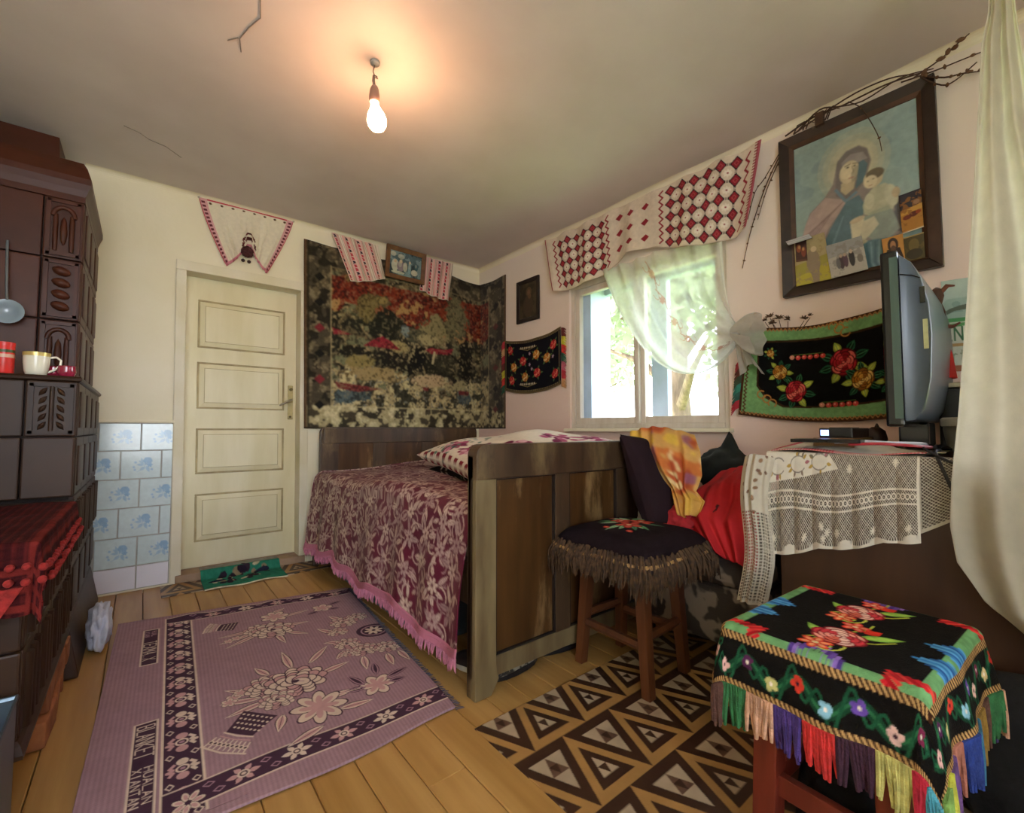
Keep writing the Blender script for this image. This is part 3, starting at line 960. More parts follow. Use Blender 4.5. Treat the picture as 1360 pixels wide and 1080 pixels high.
MB().lathe([(.024, 0), (.028, .002), (.034, .02), (.0375, .05), (.0385, .072), (.0395, .092), (.0375, .092), (.036, .06), (.03, .012), (.005, .008)], 30).build('cup_bowl', M_china, cup, smooth=50)
MB().lathe([(.0392, .078), (.0399, .0925), (.0372, .0925)], 30, cap=False).build('gilt_rim', mat('gilt', '#c9b069', .3, .1, 20, metal=.5), cup, smooth=50)
MB().tube([(.036 + .0 , 0, .076), (.055, 0, .08), (.068, 0, .068), (.066, 0, .048), (.05, 0, .028), (.033, 0, .018)], [.0045, .0042, .004, .004, .004, .0045], 8).build('cup_handle', M_china, cup, smooth=60)
M_pinkg = mat('cranberry_glass', '#8f1f3a', .08, .1, 20, spec=.8)
for k, (x, y, lb) in enumerate(((-.243, 2.53, 'small cranberry glass bowl at the end of the stove ledge'), (-.285, 2.58, 'small cranberry glass bowl half behind the white cup'))):
    g = thing('glass_bowl', lb, 'bowl', (x, y, 1.155), 'cranberry bowls on the stove ledge')
    MB().lathe([(.018, 0), (.022, .004), (.028, .02), (.026, .044), (.0235, .044), (.024, .02), (.016, .008), (.002, .007)], 20).build('bowl_body', M_pinkg, g, smooth=50)
    MB().lathe([(.0262, .0425), (.0268, .046), (.023, .046)], 20, cap=False).build('bowl_rim', M_pinkg, g, smooth=50)
la = thing('ladle', 'blue-grey enamel ladle hanging on the stove front at frame edge', 'ladle', (-.447, 2.73, 1.43))
MB().lathe([(.004, -.028), (.03, -.022), (.047, -.008), (.052, .006), (.049, .006), (.03, -.016), (.004, -.022)], 24, Matrix.Rotation(math.radians(80), 4, 'X')).build('ladle_bowl', mat('blue_enamel', '#7d8c97', .2, .08, 12, spec=.7), la, smooth=50)
MB().tube([(0, -.006, .05), (-.004, .0, .1), (-.01, .012, .25), (-.012, .02, .3)], .005, 8).build('ladle_handle', mat('blue_enamel_dark', '#4c5458', .25, .08, 12, spec=.7), la, smooth=50)

# crumpled white bag and clay lumps by the stove foot
M_bag = mat('plastic_bag', '#c6c8d6', .35, .12, 10, .5, 25)
def lump(name, m, c, rad, seed, amp=.25, fr=3.0, n=26, parent=None, flat=None, sq=1.0):
    """soft crumpled lump: noise-pushed ball"""
    bm = bmesh.new()
    bmesh.ops.create_icosphere(bm, subdivisions=4, radius=1)
    for v in bm.verts:
        p = v.co.copy()
        q = Vector((math.copysign(abs(p.x) ** sq, p.x), math.copysign(abs(p.y) ** sq, p.y), math.copysign(abs(p.z) ** sq, p.z)))
        k = 1 + amp * mnoise.noise(p * fr + Vector((seed, seed * 2.1, 0))) + amp * .5 * abs(mnoise.noise(p * fr * 2.3 + Vector((seed * 3, 0, seed))))
        v.co = Vector((q.x * rad[0], q.y * rad[1], q.z * rad[2])) * k
        if flat is not None and v.co.z < flat: v.co.z = flat + (v.co.z - flat) * .05
    me = bpy.data.meshes.new(name); bm.to_mesh(me); bm.free()
    me.polygons.foreach_set('use_smooth', [True] * len(me.polygons))
    me.materials.append(m)
    o = link(name, me, parent); o.location = c
    return o
o = lump('plastic_bag', M_bag, (-.12, 2.72, .085), (.04, .10, .095), 4, .45, 2.6, flat=-.083)
tag(o, 'crumpled white plastic bag on the floor at the foot of the stove', 'bag')
# ------------------------------------------------------------------ floor coverings
def lino(w, h, ox, oy):
    """brown, tan and beige triangle print; period .218 by .25"""
    c = Cv(w, h, .0032, '#b98d55')
    px, py = .218, .25
    DK, TN, BG, MD = '#432c21', '#b0854f', '#b7a287', '#6d5140'
    def sc(T, k, cx=None):
        gx = sum(p[0] for p in T) / 3; gy = sum(p[1] for p in T) / 3
        return [(gx + (p[0] - gx) * k, gy + (p[1] - gy) * k) for p in T]
    def mid(T): return [((T[i][0] + T[(i + 1) % 3][0]) / 2, (T[i][1] + T[(i + 1) % 3][1]) / 2) for i in range(3)]
    for r in range(-1, int(h / py) + 2):
        for k in range(-1, int(w / px) + 2):
            x = k * px + ox; y = r * py + oy           # apex far side at y, base at y+py
            up = [(x, y), (x + px / 2, y + py), (x - px / 2, y + py)]
            dn = [(x, y), (x + px, y), (x + px / 2, y + py)]
            c.poly(up, TN); c.poly(sc(up, .62), DK)
            s = sc(up, .3); c.poly(s, BG); c.poly(mid(s), DK)
            c.poly(dn, DK); s = sc(dn, .56); c.poly(s, BG); c.poly(mid(s), MD); c.poly(mid(sc(mid(s), 1)), DK)
    c.mottle(25, .08, 2, 3)
    return c
M_lino = vmat('printed_linoleum', rough=.38, bump=.1, bscale=60, spec=.35)
def flat_sheet(name, x0, x1, y0, y1, z, cv, m, wob=.0, thick=.003):
    f = lambda U, V: (x0 + U * (x1 - x0), y1 - V * (y1 - y0) , z + wob * np.sin(U * 9 + V * 5) ** 2)
    return cloth(name, f, cv, m, thick=thick)
o = flat_sheet('linoleum_sheet', .845, 2.44, -.2, 1.232, .004, lino(1.595, 1.432, 1.037 - .845, -.05), M_lino)
tag(o, 'brown and tan triangle-printed linoleum sheet under the two stools', 'linoleum')
o = flat_sheet('linoleum_sheet', .11, 2.4, 3.262, 3.50, .004, lino(2.29, .238, .09, -.055), M_lino)
tag(o, 'narrow triangle-printed linoleum strip running along the foot of the door wall', 'linoleum')

def green_mat():
    c = Cv(.46, .27, .003, '#2f7f68')
    r = random.Random(5)
    c.rect(0, 0, .46, .06, '#8f8a80')
    for k in range(34):
        x = .06 + r.random() * .32; y = .05 + .13 * r.random() + (x - .06) * -.1 + .03
        c.ell(x, y, .012 + .02 * r.random(), .008 + .012 * r.random(), r.choice(['#c9bda0', '#2b2230', '#2b2230', '#8f7f66', '#d8cdb4', '#3a2c38']), r.random() * 3, 7)
    for x in (.08, .34):
        c.ell(x, .16 if x < .2 else .11, .05, .016, '#22263c', -.2)
    c.rect(0, .262, .46, .27, '#cfc9ac')
    c.mottle(50, .2, 1)
    return c
f = lambda U, V: (.31 + U * .45 + V * .0, 3.585 - V * .35 + .0 * U, np.where(3.585 - V * .35 > 3.5, .056, .056 - .049 * sm(0, .06, 3.5 - (3.585 - V * .35))) + .004 * np.sin(U * 11) * V + .003)
o = cloth('door_mat', f, green_mat(), M_wool, thick=.006)
tag(o, 'small teal door mat with dark woven figures lying on the doorstep', 'mat')

# ------------------------------------------------------------------ the purple blanket used as a rug
def rug():
    W, H = 1.03, 1.42
    BG, DP, PK, LT, LV = '#a3818b', '#4a3042', '#c99c9c', '#dcc6b6', '#b08a98'
    c = Cv(W, H, .0024, BG)
    # woven rib
    y, x = c.grid()
    c.im[..., :3] *= (1 + .09 * np.sin(x * 2 * math.pi / .0125) + .05 * np.sin(y * 2 * math.pi / .007))[..., None]
    S = lambda s: s * W
    T = lambda t: t * H
    def motif(cx, cy, k=1.0, along='y'):
        r = .026 * k
        c.ell(cx, cy - r * 1.15, r * .62, r * .55, PK if k > .97 else LT); c.ell(cx, cy + r * 1.15, r * .62, r * .55, PK)
        c.ell(cx, cy, r * .7, r * .6, LT); c.ell(cx, cy, r * .48, r * .38, DP); c.ell(cx, cy, r * .28, r * .2, LV)
        for s in (-1, 1):
            c.line([(cx + s * r * .8, cy - r * .9), (cx + s * r * 1.25, cy - r * .45), (cx + s * r * .9, cy - r * .1), (cx + s * r * 1.5, cy + r * .1), (cx + s * r * .9, cy + r * .35), (cx + s * r * 1.25, cy + r * .8)], r * .36, LT if s > 0 else PK)
    # left border band
    c.rect(S(.178), T(.045), S(.274), T(.965), DP)
    for k in range(11):
        t = .085 + k * .0835
        motif(S(.226), T(t), 1.0 - .03 * (k % 2))
        for s in (.196, .257):
            cx, cy = S(s), T(t + .042)
            c.dia(cx, cy, .012, .013, LT); c.dia(cx, cy, .0075, .008, DP)
    for s in (.178, .274):
        c.line([(S(s), T(.03)), (S(s), T(.97))], .007, LT)
    # bottom and top borders
    for (t0, t1) in ((.893, .95), (.03, .075)):
        c.rect(S(.18), T(t0), W, T(t1), DP)
        c.line([(S(.18), T(t0)), (W, T(t0))], .0055, LT); c.line([(S(.18), T(t1)), (W, T(t1))], .0055, LT)
        tc = (t0 + t1) / 2
        for k in range(6):
            cx, cy = S(.363 + k * .139), T(tc)
            r = .03 if t0 > .5 else .024
            for a in range(6):
                q = a * math.pi / 3
                c.leaf(cx + math.cos(q) * r * .4, cy + math.sin(q) * r * .35, cx + math.cos(q) * r * 1.5, cy + math.sin(q) * r * 1.05, r * .55, LT if k % 2 else PK)
            c.ell(cx, cy, r * .55, r * .5, LT); c.ell(cx, cy, r * .36, r * .32, DP); c.ell(cx, cy, r * .22, r * .18, LT)
            for s in (-.014, .014):
                cx2, cy2 = S(.363 + k * .139 - .07), T(tc) + s * 1.2
                c.dia(cx2 + s * .8, cy2, .016, .011, LV); c.dia(cx2 + s * .8, cy2, .011, .007, DP)
    # corner flower
    c.petals(S(.235), T(.935), .04, 7, LT, DP, PK, DP)
    # labels woven into the plain end, reading along the length
    def label(s0, s1, t0, t1):
        c.rect(S(s0), T(t0), S(s1), T(t1), LT); c.rect(S(s0) + .006, T(t0) + .006, S(s1) - .006, T(t1) - .006, DP)
    label(.103, .168, .64, .935)
    q = math.pi / 2
    c.text('BLANKET', S(.157), T(.655), .044, LT, q, .0168, .0036)
    c.text('HUALAN', S(.159), T(.79) + .01, .021, LT, q, .0175, .0030)
    c.text('XIANTAN', S(.132), T(.79) + .01, .021, LT, q, .0155, .0030)
    label(.098, .157, .105, .355)
    c.text('HUAL', S(.147), T(.12), .018, LV, q, .0115, .003); c.text('XIAN', S(.122), T(.12), .018, LV, q, .0115, .003)
    c.text('TEXMA.X', S(.147), T(.2), .042, LT, q, .0190, .0036)
    # bouquets
    P = lambda s, t: (S(s), T(t))
    def peony(s, t, r, seed):
        x, y = P(s, t); rr = random.Random(seed)
        for lay, (rad, n) in enumerate(((1, 11), (.74, 9), (.5, 7), (.26, 5))):
            for k in range(n):
                a = 2 * math.pi * (k + .5 * lay) / n + rr.random() * .2
                px, py = x + math.cos(a) * r * rad * .78, y + math.sin(a) * r * rad * .7
                c.ell(px, py, r * .34, r * .27, DP, a, 14); c.ell(px, py, r * .3, r * .22, LT if (k + lay) % 3 else PK, a, 14)
                c.line([(px - math.cos(a) * r * .2, py - math.sin(a) * r * .2), (px + math.cos(a) * r * .1, py + math.sin(a) * r * .08)], r * .05, LV)
        c.ell(x, y, r * .12, r * .1, DP)
    def flower(s, t, r, n, rot=0):
        x, y = P(s, t); c.petals(x, y, r, n, LT, DP, None, DP, rot, 1.05)
        c.petals(x, y, r * .72, n, PK, None, None, None, rot, .8); c.ell(x, y, r * .17, r * .15, PK)
    def lf(s0, t0, s1, t1, w, hollow=False):
        a, b = P(s0, t0), P(s1, t1)
        c.leaf(*a, *b, w + .008, DP); c.leaf(*a, *b, w, LT if not hollow else LV, DP if hollow else PK, DP)
    def basket(s, t, dx, dy, k):
        x, y = P(s, t); n = math.hypot(dx, dy); ux, uy = dx / n, dy / n; vx, vy = -uy, ux
        pt = lambda a, b: (x + ux * a * k + vx * b * k, y + uy * a * k + vy * b * k)
        c.poly([pt(0, -.075), pt(0, .075), pt(.12, .055), pt(.12, -.055)], DP)
        for i in range(4):
            for j in range(7):
                q_ = pt(.018 + i * .024, -.06 + j * .02 * (1 - i * .05)); c.ell(*q_, .0055 * k, .0055 * k, LT, n=8)
        c.line([pt(.122, -.06), pt(.128, 0), pt(.122, .06)], .006, LT)
        c.line([pt(.14, -.062), pt(.146, 0), pt(.14, .062)], .004, PK)
        for j in range(9):
            c.line([pt(.15, -.07 + j * .0175), pt(.2, -.08 + j * .02)], .005, LT); c.ell(*pt(.175, -.07 + j * .0175), .011 * k, .009 * k, LT, n=10); c.ell(*pt(.175, -.07 + j * .0175), .006 * k, .005 * k, DP, n=8)
        c.line([pt(.2, -.09), pt(.21, 0), pt(.2, .09)], .006, LT)
    # big bouquet
    for a in ((.47, .66, .35, .6), (.46, .68, .33, .66), (.47, .7, .34, .72), (.58, .58, .57, .46), (.64, .58, .74, .5), (.66, .65, .78, .63), (.5, .58, .46, .52), (.6, .87, .48, .9), (.66, .83, .78, .84), (.64, .77, .75, .77), (.5, .78, .47, .84)):
        lf(*a, .03)
    basket(.44, .745, -.55, .55, .85)
    for (s, t) in ((.375, .645), (.4, .63), (.36, .66)): flower(s, t, .026, 5)
    peony(.485, .63, .075, 3); peony(.575, .65, .105, 4); peony(.5, .71, .06, 8)
    flower(.61, .795, .095, 8, .2)
    flower(.82, .785, .068, 6, .3)
    for a in ((.84, .74, .86, .67), (.86, .79, .93, .8), (.86, .77, .97, .75), (.78, .77, .74, .7), (.78, .78, .7, .77)): lf(*a, .024, True)
    c.line([P(.68, .77), P(.76, .775)], .004, LT)
    # upper bouquet
    for a in ((.5, .27, .36, .27), (.5, .29, .36, .32), (.52, .3, .38, .36), (.58, .33, .6, .41), (.62, .33, .7, .38), (.63, .28, .73, .28), (.64, .2, .76, .17), (.6, .15, .66, .12)): lf(*a, .026)
    basket(.44, .2, -.7, -.25, .6)
    flower(.4, .31, .022, 5); flower(.43, .3, .022, 5)
    peony(.52, .27, .06, 12); peony(.575, .295, .085, 13); flower(.602, .185, .065, 7)
    flower(.82, .176, .05, 5); 
    for a in ((.85, .16, .93, .14), (.8, .2, .73, .22), (.84, .2, .9, .21)): lf(*a, .022, True)
    # rose clump at the right edge with wheel
    x, y = P(.955, .465); c.ell(x, y, .08, .07, DP); c.ell(x, y, .06, .055, LV); c.ell(x, y, .053, .048, DP); c.petals(x, y, .045, 8, LT, None, None, DP)
    for a in ((.8, .43, .74, .36), (.8, .5, .73, .48), (.8, .56, .74, .6), (.84, .62, .82, .7), (.93, .64, .92, .72), (.86, .33, .82, .27), (.98, .64, .99, .72)): lf(*a, .032)
    for (s, t, r, sd) in ((.862, .35, .062, 21), (.81, .42, .045, 22), (.815, .52, .055, 23), (.86, .58, .06, 24), (.955, .6, .055, 25), (.93, .33, .05, 26), (.8, .58, .035, 27)): peony(s, t, r, sd)
    c.mottle(18, .05, 4, 3)
    return c
RQ = [(-.062, 2.941), (.968, 2.757), (.853, 1.347), (-.112, 1.345)]
def f(U, V):
    B = [(1 - U) * (1 - V) * RQ[0][i] + U * (1 - V) * RQ[1][i] + U * V * RQ[2][i] + (1 - U) * V * RQ[3][i] for i in (0, 1)]
    B[1] = B[1] + .012 * np.sin(U * 8) * (V > .98)
    z = .008 + .003 * (1 + np.sin(U * 13 + 2 * V) * np.sin(V * 9)) + .008 * np.exp(-((V - .03) / .02) ** 2) * np.sin(U * 17) ** 2
    return B[0], B[1], z
o = cloth('blanket_rug', f, rug(), M_cotton, thick=.007)
tag(o, 'mauve woven blanket with pale flower bouquets spread on the floorboards', 'rug')
fr = MB()
r = random.Random(3)
for k in range(150):
    t = k / 149
    x = RQ[1][0] + (RQ[2][0] - RQ[1][0]) * t; y = RQ[1][1] + (RQ[2][1] - RQ[1][1]) * t
    fr.tube([(x - .004, y, .008), (x + .012, y - .002 + r.uniform(-.004, .004), .006), (x + .02 + r.uniform(0, .008), y - .004 + r.uniform(-.006, .006), .004)], [.0022, .0018, .001], 4)
b = fr.build('fringe', mat('grey_fringe', '#5b5560', .95), o); b['kind'] = 'stuff'
# ------------------------------------------------------------------ bed
M_bedw = wood('worn_walnut', '#34241a', '#57422d', .42, 2.2, (6, 6, .8), .2, .10, lo=.3, hi=.75)
M_bedpale = wood('rubbed_walnut', '#5c4a31', '#80704f', .5, 5, (3, 3, .6), .2, .10)
M_bedpanel = wood('panel_walnut', '#38220f', '#573a1d', .35, 2.4, (7, 7, .9), .15, .06, lo=.3, hi=.7)
def scuff(m, col, scale, lo, hi, stretch=(3, 3, 1)):
    """pale rubbed patches in the varnish"""
    nt = m.node_tree; L = nt.links.new
    b = nt.nodes['Principled BSDF']; src = b.inputs['Base Color'].links[0].from_socket
    tc = nt.nodes.new('ShaderNodeTexCoord'); mp = nt.nodes.new('ShaderNodeMapping'); mp.inputs['Scale'].default_value = stretch
    n = nt.nodes.new('ShaderNodeTexNoise'); n.inputs['Scale'].default_value = scale; n.inputs['Detail'].default_value = 9; n.inputs['Roughness'].default_value = .65
    L(tc.outputs['Object'], mp.inputs[0]); L(mp.outputs[0], n.inputs['Vector'])
    r = nt.nodes.new('ShaderNodeValToRGB'); r.color_ramp.elements[0].position = lo; r.color_ramp.elements[1].position = hi
    L(n.outputs['Fac'], r.inputs[0])
    mx = nt.nodes.new('ShaderNodeMix'); mx.data_type = 'RGBA'
    L(r.outputs[0], mx.inputs[0]); L(src, mx.inputs[6]); mx.inputs[7].default_value = c4(col)
    L(mx.outputs[2], b.inputs['Base Color'])
    return m
scuff(M_bedpanel, '#a8895c', 1.6, .55, .78, (4, 4, 1.1)); scuff(M_bedw, '#8a744f', 2.0, .52, .8)
M_groove_shade = mat('groove_shade', '#1a0f09', .7)  # near-black, painted-in shade for the panel edges
bed = thing('bed', 'old dark wooden bed with panelled boards worn pale along the footboard edges', 'bed', (1.6, 2.4, 0))
BO = Vector((-1.6, -2.4, 0))
def bb(m, name, mt, parent=None, **k):
    m.v = [tuple(Vector(p) + BO) for p in m.v]
    return m.build(name, mt, parent or bed, **k)
def rounded_board(x0, x1, y0, y1, z0, z1, r, n=6):
    """board with rounded top corners, upright in xz"""
    pts = [(x0, y0, z0), (x1, y0, z0)]
    pts += [(x1 - r + r * math.cos(a), y0, z1 - r + r * math.sin(a)) for a in np.linspace(0, math.pi / 2, n)]
    pts += [(x0 + r - r * math.sin(a), y0, z1 - r + r * math.cos(a)) for a in np.linspace(0, math.pi / 2, n)]
    return MB().prism(pts, (0, y1 - y0, 0))
# footboard: stiles, rails, recessed panels
FX0, FX1, FY = .925, 2.24, 1.345
foot = rounded_board(FX0, FX1, FY + .018, FY + .05, .07, .885, .035)
fo = bb(foot, 'footboard', M_bedw, bevel=.003)
m = MB()
pts = [(FX0, FY, .0), (FX0 + .07, FY, 0), (FX0 + .105, FY, .05), (FX0 + .092, FY, .11), (FX0 + .092, FY, .768), (FX0, FY, .768)]
m.prism(pts, (0, .03, 0))
bb(m, 'stile', M_bedpale, fo, bevel=.004)
m = MB(); m.prism([(FX1, FY, 0), (FX1, FY, .768), (FX1 - .092, FY, .768), (FX1 - .092, FY, .11), (FX1 - .105, FY, .05), (FX1 - .07, FY, 0)], (0, .03, 0))
bb(m, 'stile', M_bedw, fo, bevel=.004)
bb(MB().box(FX0 + .0, FX0 + .11, FY + .03, FY + .055, 0, .85), 'post', M_bedw, fo, bevel=.004)
bb(MB().box(FX1 - .11, FX1, FY + .03, FY + .055, 0, .85), 'post', M_bedw, fo, bevel=.004)
r_ = .04
pts = [(FX0, FY - .004, .766), (FX1, FY - .004, .766), (FX1, FY - .004, .895 - r_)] + [(FX1 - r_ + r_ * math.cos(a), FY - .004, .895 - r_ + r_ * math.sin(a)) for a in np.linspace(.1, math.pi / 2, 6)] + [(FX0 + r_ - r_ * math.sin(a), FY - .004, .895 - r_ + r_ * math.cos(a)) for a in np.linspace(0, math.pi / 2, 6)]
bb(MB().prism(pts, (0, .062, 0)), 'top_rail', M_bedw, fo, bevel=.006)
bb(MB().box(FX0 + .09, FX1 - .09, FY, FY + .03, .062, .132), 'bottom_rail', M_bedpale, fo, bevel=.004)
for (a, b) in ((1.015, 1.318), (1.40, 1.715), (1.80, 2.148)):
    bb(MB().hexa([(a, FY + .017, .132), (b, FY + .017, .132), (b, FY + .017, .768), (a, FY + .017, .768)], [(a + .006, FY + .0165, .138), (b - .006, FY + .0165, .138), (b - .006, FY + .0165, .762), (a + .006, FY + .0165, .762)]), 'panel', M_bedpanel, fo)
    gm = MB()  # dark strips paint the shade where panels sit back from the rails
    for q in ((a, a + .006, .132, .768), (b - .006, b, .132, .768), (a, b, .132, .138), (a, b, .762, .768)):
        gm.box(q[0], q[1], FY + .004, FY + .0175, q[2], q[3])
    bb(gm, 'panel_shade', M_groove_shade, fo)
for (a, b) in ((1.318, 1.40), (1.715, 1.80)):
    bb(MB().box(a, b, FY, FY + .03, .132, .766), 'mullion', M_bedw, fo, bevel=.003)
# headboard
HX0, HX1, HY = .985, 2.33, 3.37
hb = bb(rounded_board(HX0, HX1, HY + .01, HY + .045, .3, .965, .04), 'headboard', M_bedw, bevel=.004)
bb(MB().box(HX0 + .02, HX1 - .02, HY - .004, HY + .015, .845, .955), 'top_rail', M_bedw, hb, bevel=.006)
for (a, b) in ((HX0, 1.11), (1.37, 1.47), (1.78, 1.88), (HX1 - .12, HX1)):
    bb(MB().box(a, b, HY, HY + .012, .4, .845), 'mullion', M_bedw, hb, bevel=.003)
for (a, b) in ((1.11, 1.37), (1.47, 1.78), (1.88, 2.21)):
    bb(MB().box(a, b, HY + .006, HY + .012, .4, .845), 'panel', M_bedpanel, hb)
for x in (HX0, HX1 - .12):
    pts = [(x - .02 if x < 1.5 else x + .02, HY, .42), (x + (.12), HY, .42), (x + .12, HY, .24), (x + .08, HY, .12), (x + .1, HY, .04), (x + .08, HY, 0), (x - .03 if x < 1.5 else x, HY, 0), (x - .03 if x < 1.5 else x, HY, .3)]
    bb(MB().prism(pts, (0, .045, 0)), 'leg', M_bedw, hb, bevel=.005)
for x in (.955, 2.24):
    bb(MB().box(x, x + .035, FY + .05, HY, .3, .46), 'side_rail', M_bedw, bevel=.004)
bb(MB().box(.99, 2.24, FY + .06, HY - .005, .4, .64), 'mattress', mat('ticking', '#8a8378', .9), bevel=.05, seg=4)

# bedspread: burgundy damask with silvery leaves, pink fringe
def spread():
    W, H = 1.80, 1.96
    c = Cv(W, H, .0055, '#651e34')
    r = random.Random(4)
    sil = ['#b3968f', '#c3a89c', '#a38481', '#cdb5a4']
    for i in range(15):
        for j in range(16):
            cx = (i + .5 * (j % 2)) * .125 + r.uniform(-.02, .02); cy = j * .125 + r.uniform(-.02, .02)
            rot = r.random() * 6.28
            for k in range(6):
                a = rot + k * 1.05 + r.uniform(-.2, .2); l = r.uniform(.035, .085); o = r.uniform(.01, .035)
                x0, y0 = cx + math.cos(a) * o, cy + math.sin(a) * o
                c.leaf(x0, y0, x0 + math.cos(a + .3) * (l + .006), y0 + math.sin(a + .3) * (l + .006), .034, '#651e34')
                c.leaf(x0, y0, x0 + math.cos(a + .3) * l, y0 + math.sin(a + .3) * l, r.uniform(.016, .028), r.choice(sil), None, '#6a3a48')
            for k in range(3):
                a = rot + k * 2.1; x0, y0 = cx + math.cos(a) * .06, cy + math.sin(a) * .06
                pts = [(x0 + math.cos(a + t * 2.4) * .026 * (1 + t * .6), y0 + math.sin(a + t * 2.4) * .026 * (1 + t * .6)) for t in np.linspace(0, 1, 7)]
                c.line(pts, .007, r.choice(sil))
            c.petals(cx, cy, .034, 7, r.choice(sil), '#651e34', None, '#651e34', rot)
    c.mottle(9, .08, 3, 3)
    return c
M_damask = vmat('damask', rough=.5, bump=.3, bscale=260, spec=.35)
def f(U, V):
    # U across: right edge of the bed -> over the top -> down the side facing the room
    s = U * 1.76
    topw = 1.22; r = .07
    Yc = 3.36 - V * 1.955
    hang = .40 + .035 * V + .016 * np.sin(V * 16) + .01 * np.sin(V * 41)
    a = np.clip((s - topw) / r, 0, math.pi / 2)
    dn = np.clip(s - topw - r * math.pi / 2, 0, None) / (1.76 - topw - r * math.pi / 2) * hang
    fold = .011 * np.sin(V * 38 + 1.5 * np.sin(V * 7)) * np.clip(dn / .25, 0, 1.2)
    X = np.where(s < topw, 2.235 - s, 2.235 - topw - r * np.sin(a)) - dn * .12 - fold
    bul = .018 * np.sin(V * 5 + U * 6) + .012 * np.sin(V * 13 + U * 9)
    Z = .665 + bul * (s < topw + .1) - r * (1 - np.cos(a)) - dn
    Z = Z - .05 * sm(.94, 1, 1 - V) * (a < 1.5) * 0
    Yc = Yc + .012 * np.sin(dn * 9)
    return X, Yc, Z
sp = cloth('bedspread', f, spread(), M_damask, thick=.006)
tag(sp, 'burgundy damask bedspread with silvery leaves and pink fringe on the bed', 'bedspread')
# pink crocheted band and fringe along its lower edge
M_pinkf = mat('pink_fringe', '#c07890', .95, .2, 40, .5, 150)
nv = 160
fr = MB()
band = Cv(1.95, .035, .006, '#c2788e')
me = sp.data
nx_ = int(round(1.80 / .0055)) + 1; ny_ = int(round(1.96 / .0055)) + 1
edge = [me.vertices[j * nx_ + nx_ - 1].co.copy() for j in range(ny_)]
def fe_(U, V):
    i = np.clip((U * (ny_ - 1)).astype(int), 0, ny_ - 1)
    E = np.array([tuple(e) for e in edge])[i]
    return E[..., 0] - .004 - V * .004, E[..., 1], E[..., 2] + .012 - V * .036
cloth('fringe_band', fe_, band, M_cotton, sp, thick=.004)
rr = random.Random(9)
for k in range(260):
    e = edge[min(ny_ - 1, int(k / 259 * (ny_ - 1)))]
    l = rr.uniform(.03, .048); dx, dy = rr.uniform(-.006, .006), rr.uniform(-.008, .008)
    fr.tube([(e.x - .006, e.y, e.z - .02), (e.x - .008 + dx, e.y + dy * .5, e.z - .022 - l * .6), (e.x - .008 + dx, e.y + dy, e.z - .022 - l)], [.004, .0042, .0015], 5)
q = fr.build('fringe', M_pinkf, sp, smooth=60); q['kind'] = 'stuff'

# pillows
def pillow(name, m, cv, cx, cy, cz, lx, ly, lz, rot, parent=None, wob=.02, seed=0):
    """plump pillow: two dyed faces meeting at a seam"""
    R = rot.to_matrix() if hasattr(rot, 'to_matrix') else rot
    R = np.array(R)
    def g(sgn):
        def f(U, V):
            a = U * 2 - 1; b = V * 2 - 1
            e = np.clip((1 - a ** 2) * (1 - b ** 2), 0, 1) ** .38
            pin = 1 - .09 * (1 - np.abs(a) ** 2) * np.abs(b) ** 3
            pin2 = 1 - .09 * (1 - np.abs(b) ** 2) * np.abs(a) ** 3
            x = a * lx / 2 * pin2; y = -b * ly / 2 * pin
            z = sgn * lz / 2 * e * (1 + wob * 3 * np.sin(a * 3 + seed) * np.sin(b * 2.3 + seed)) + wob * .5 * np.sin(a * 5 + b * 4 + seed) * e
            P = np.stack([x, y, z], -1) @ R.T
            return P[..., 0] + cx, P[..., 1] + cy, P[..., 2] + cz
        return f
    o = cloth(name, g(1), cv, m, parent, thick=0)
    me2 = cloth('pillow_underside', g(-1), cv, m, o, thick=0, flip=True)
    return o
from mathutils import Euler
def floral_pillow():
    c = Cv(.95, .85, .006, '#d8ccba')
    r = random.Random(2)
    c.mottle(5, .06, 1, 3)
    for (x, y, rad) in ((.22, .66, .13), (.17, .5, .1), (.33, .72, .12), (.6, .6, .1), (.78, .7, .12), (.12, .3, .07)):
        for k in range(30):
            a = r.random() * 6.28; q = rad * r.random()
            c.ell(x + math.cos(a) * q, y + math.sin(a) * q, r.uniform(.02, .04), r.uniform(.014, .028), r.choice(['#8f3657', '#a8506f', '#bb7389', '#76284a', '#d3a3ab']), a, 9)
    for k in range(36):
        x, y = r.uniform(0, .4), r.uniform(.1, .4)
        c.leaf(x, y, x + r.uniform(-.05, .05), y + r.uniform(-.05, .05), .022, r.choice(['#5f7a6a', '#7e9a91', '#465a58']))
    for k in range(12):
        c.rect(.006, k * .08, .024, k * .08 + .042, '#7c2430')
    return c
pl = pillow('pillow', M_cotton, floral_pillow(), 1.67, 1.97, .815, .96, .88, .21, Euler((math.radians(4), math.radians(-6), math.radians(-11))), seed=1)
tag(pl, 'big pale pillow with magenta roses lying on the bed behind the footboard', 'pillow')
def dark_pillow():
    c = Cv(.9, .8, .008, '#1b1518'); r = random.Random(8)
    for k in range(60):
        x, y = r.choice([r.uniform(0, .12), r.uniform(0, .9)]), r.uniform(0, .8)
        c.ell(x, y, .02, .014, r.choice(['#c9bfae', '#8f8a7a', '#6a2e38', '#3b4a3c']), r.random() * 3, 8)
    return c
pl2 = pillow('pillow', M_cotton, dark_pillow(), 1.71, 1.98, .725, .90, .80, .12, Euler((0, math.radians(-2), math.radians(-11))), seed=3)
tag(pl2, 'flat black pillow with pale speckled edge under the rose pillow', 'pillow')
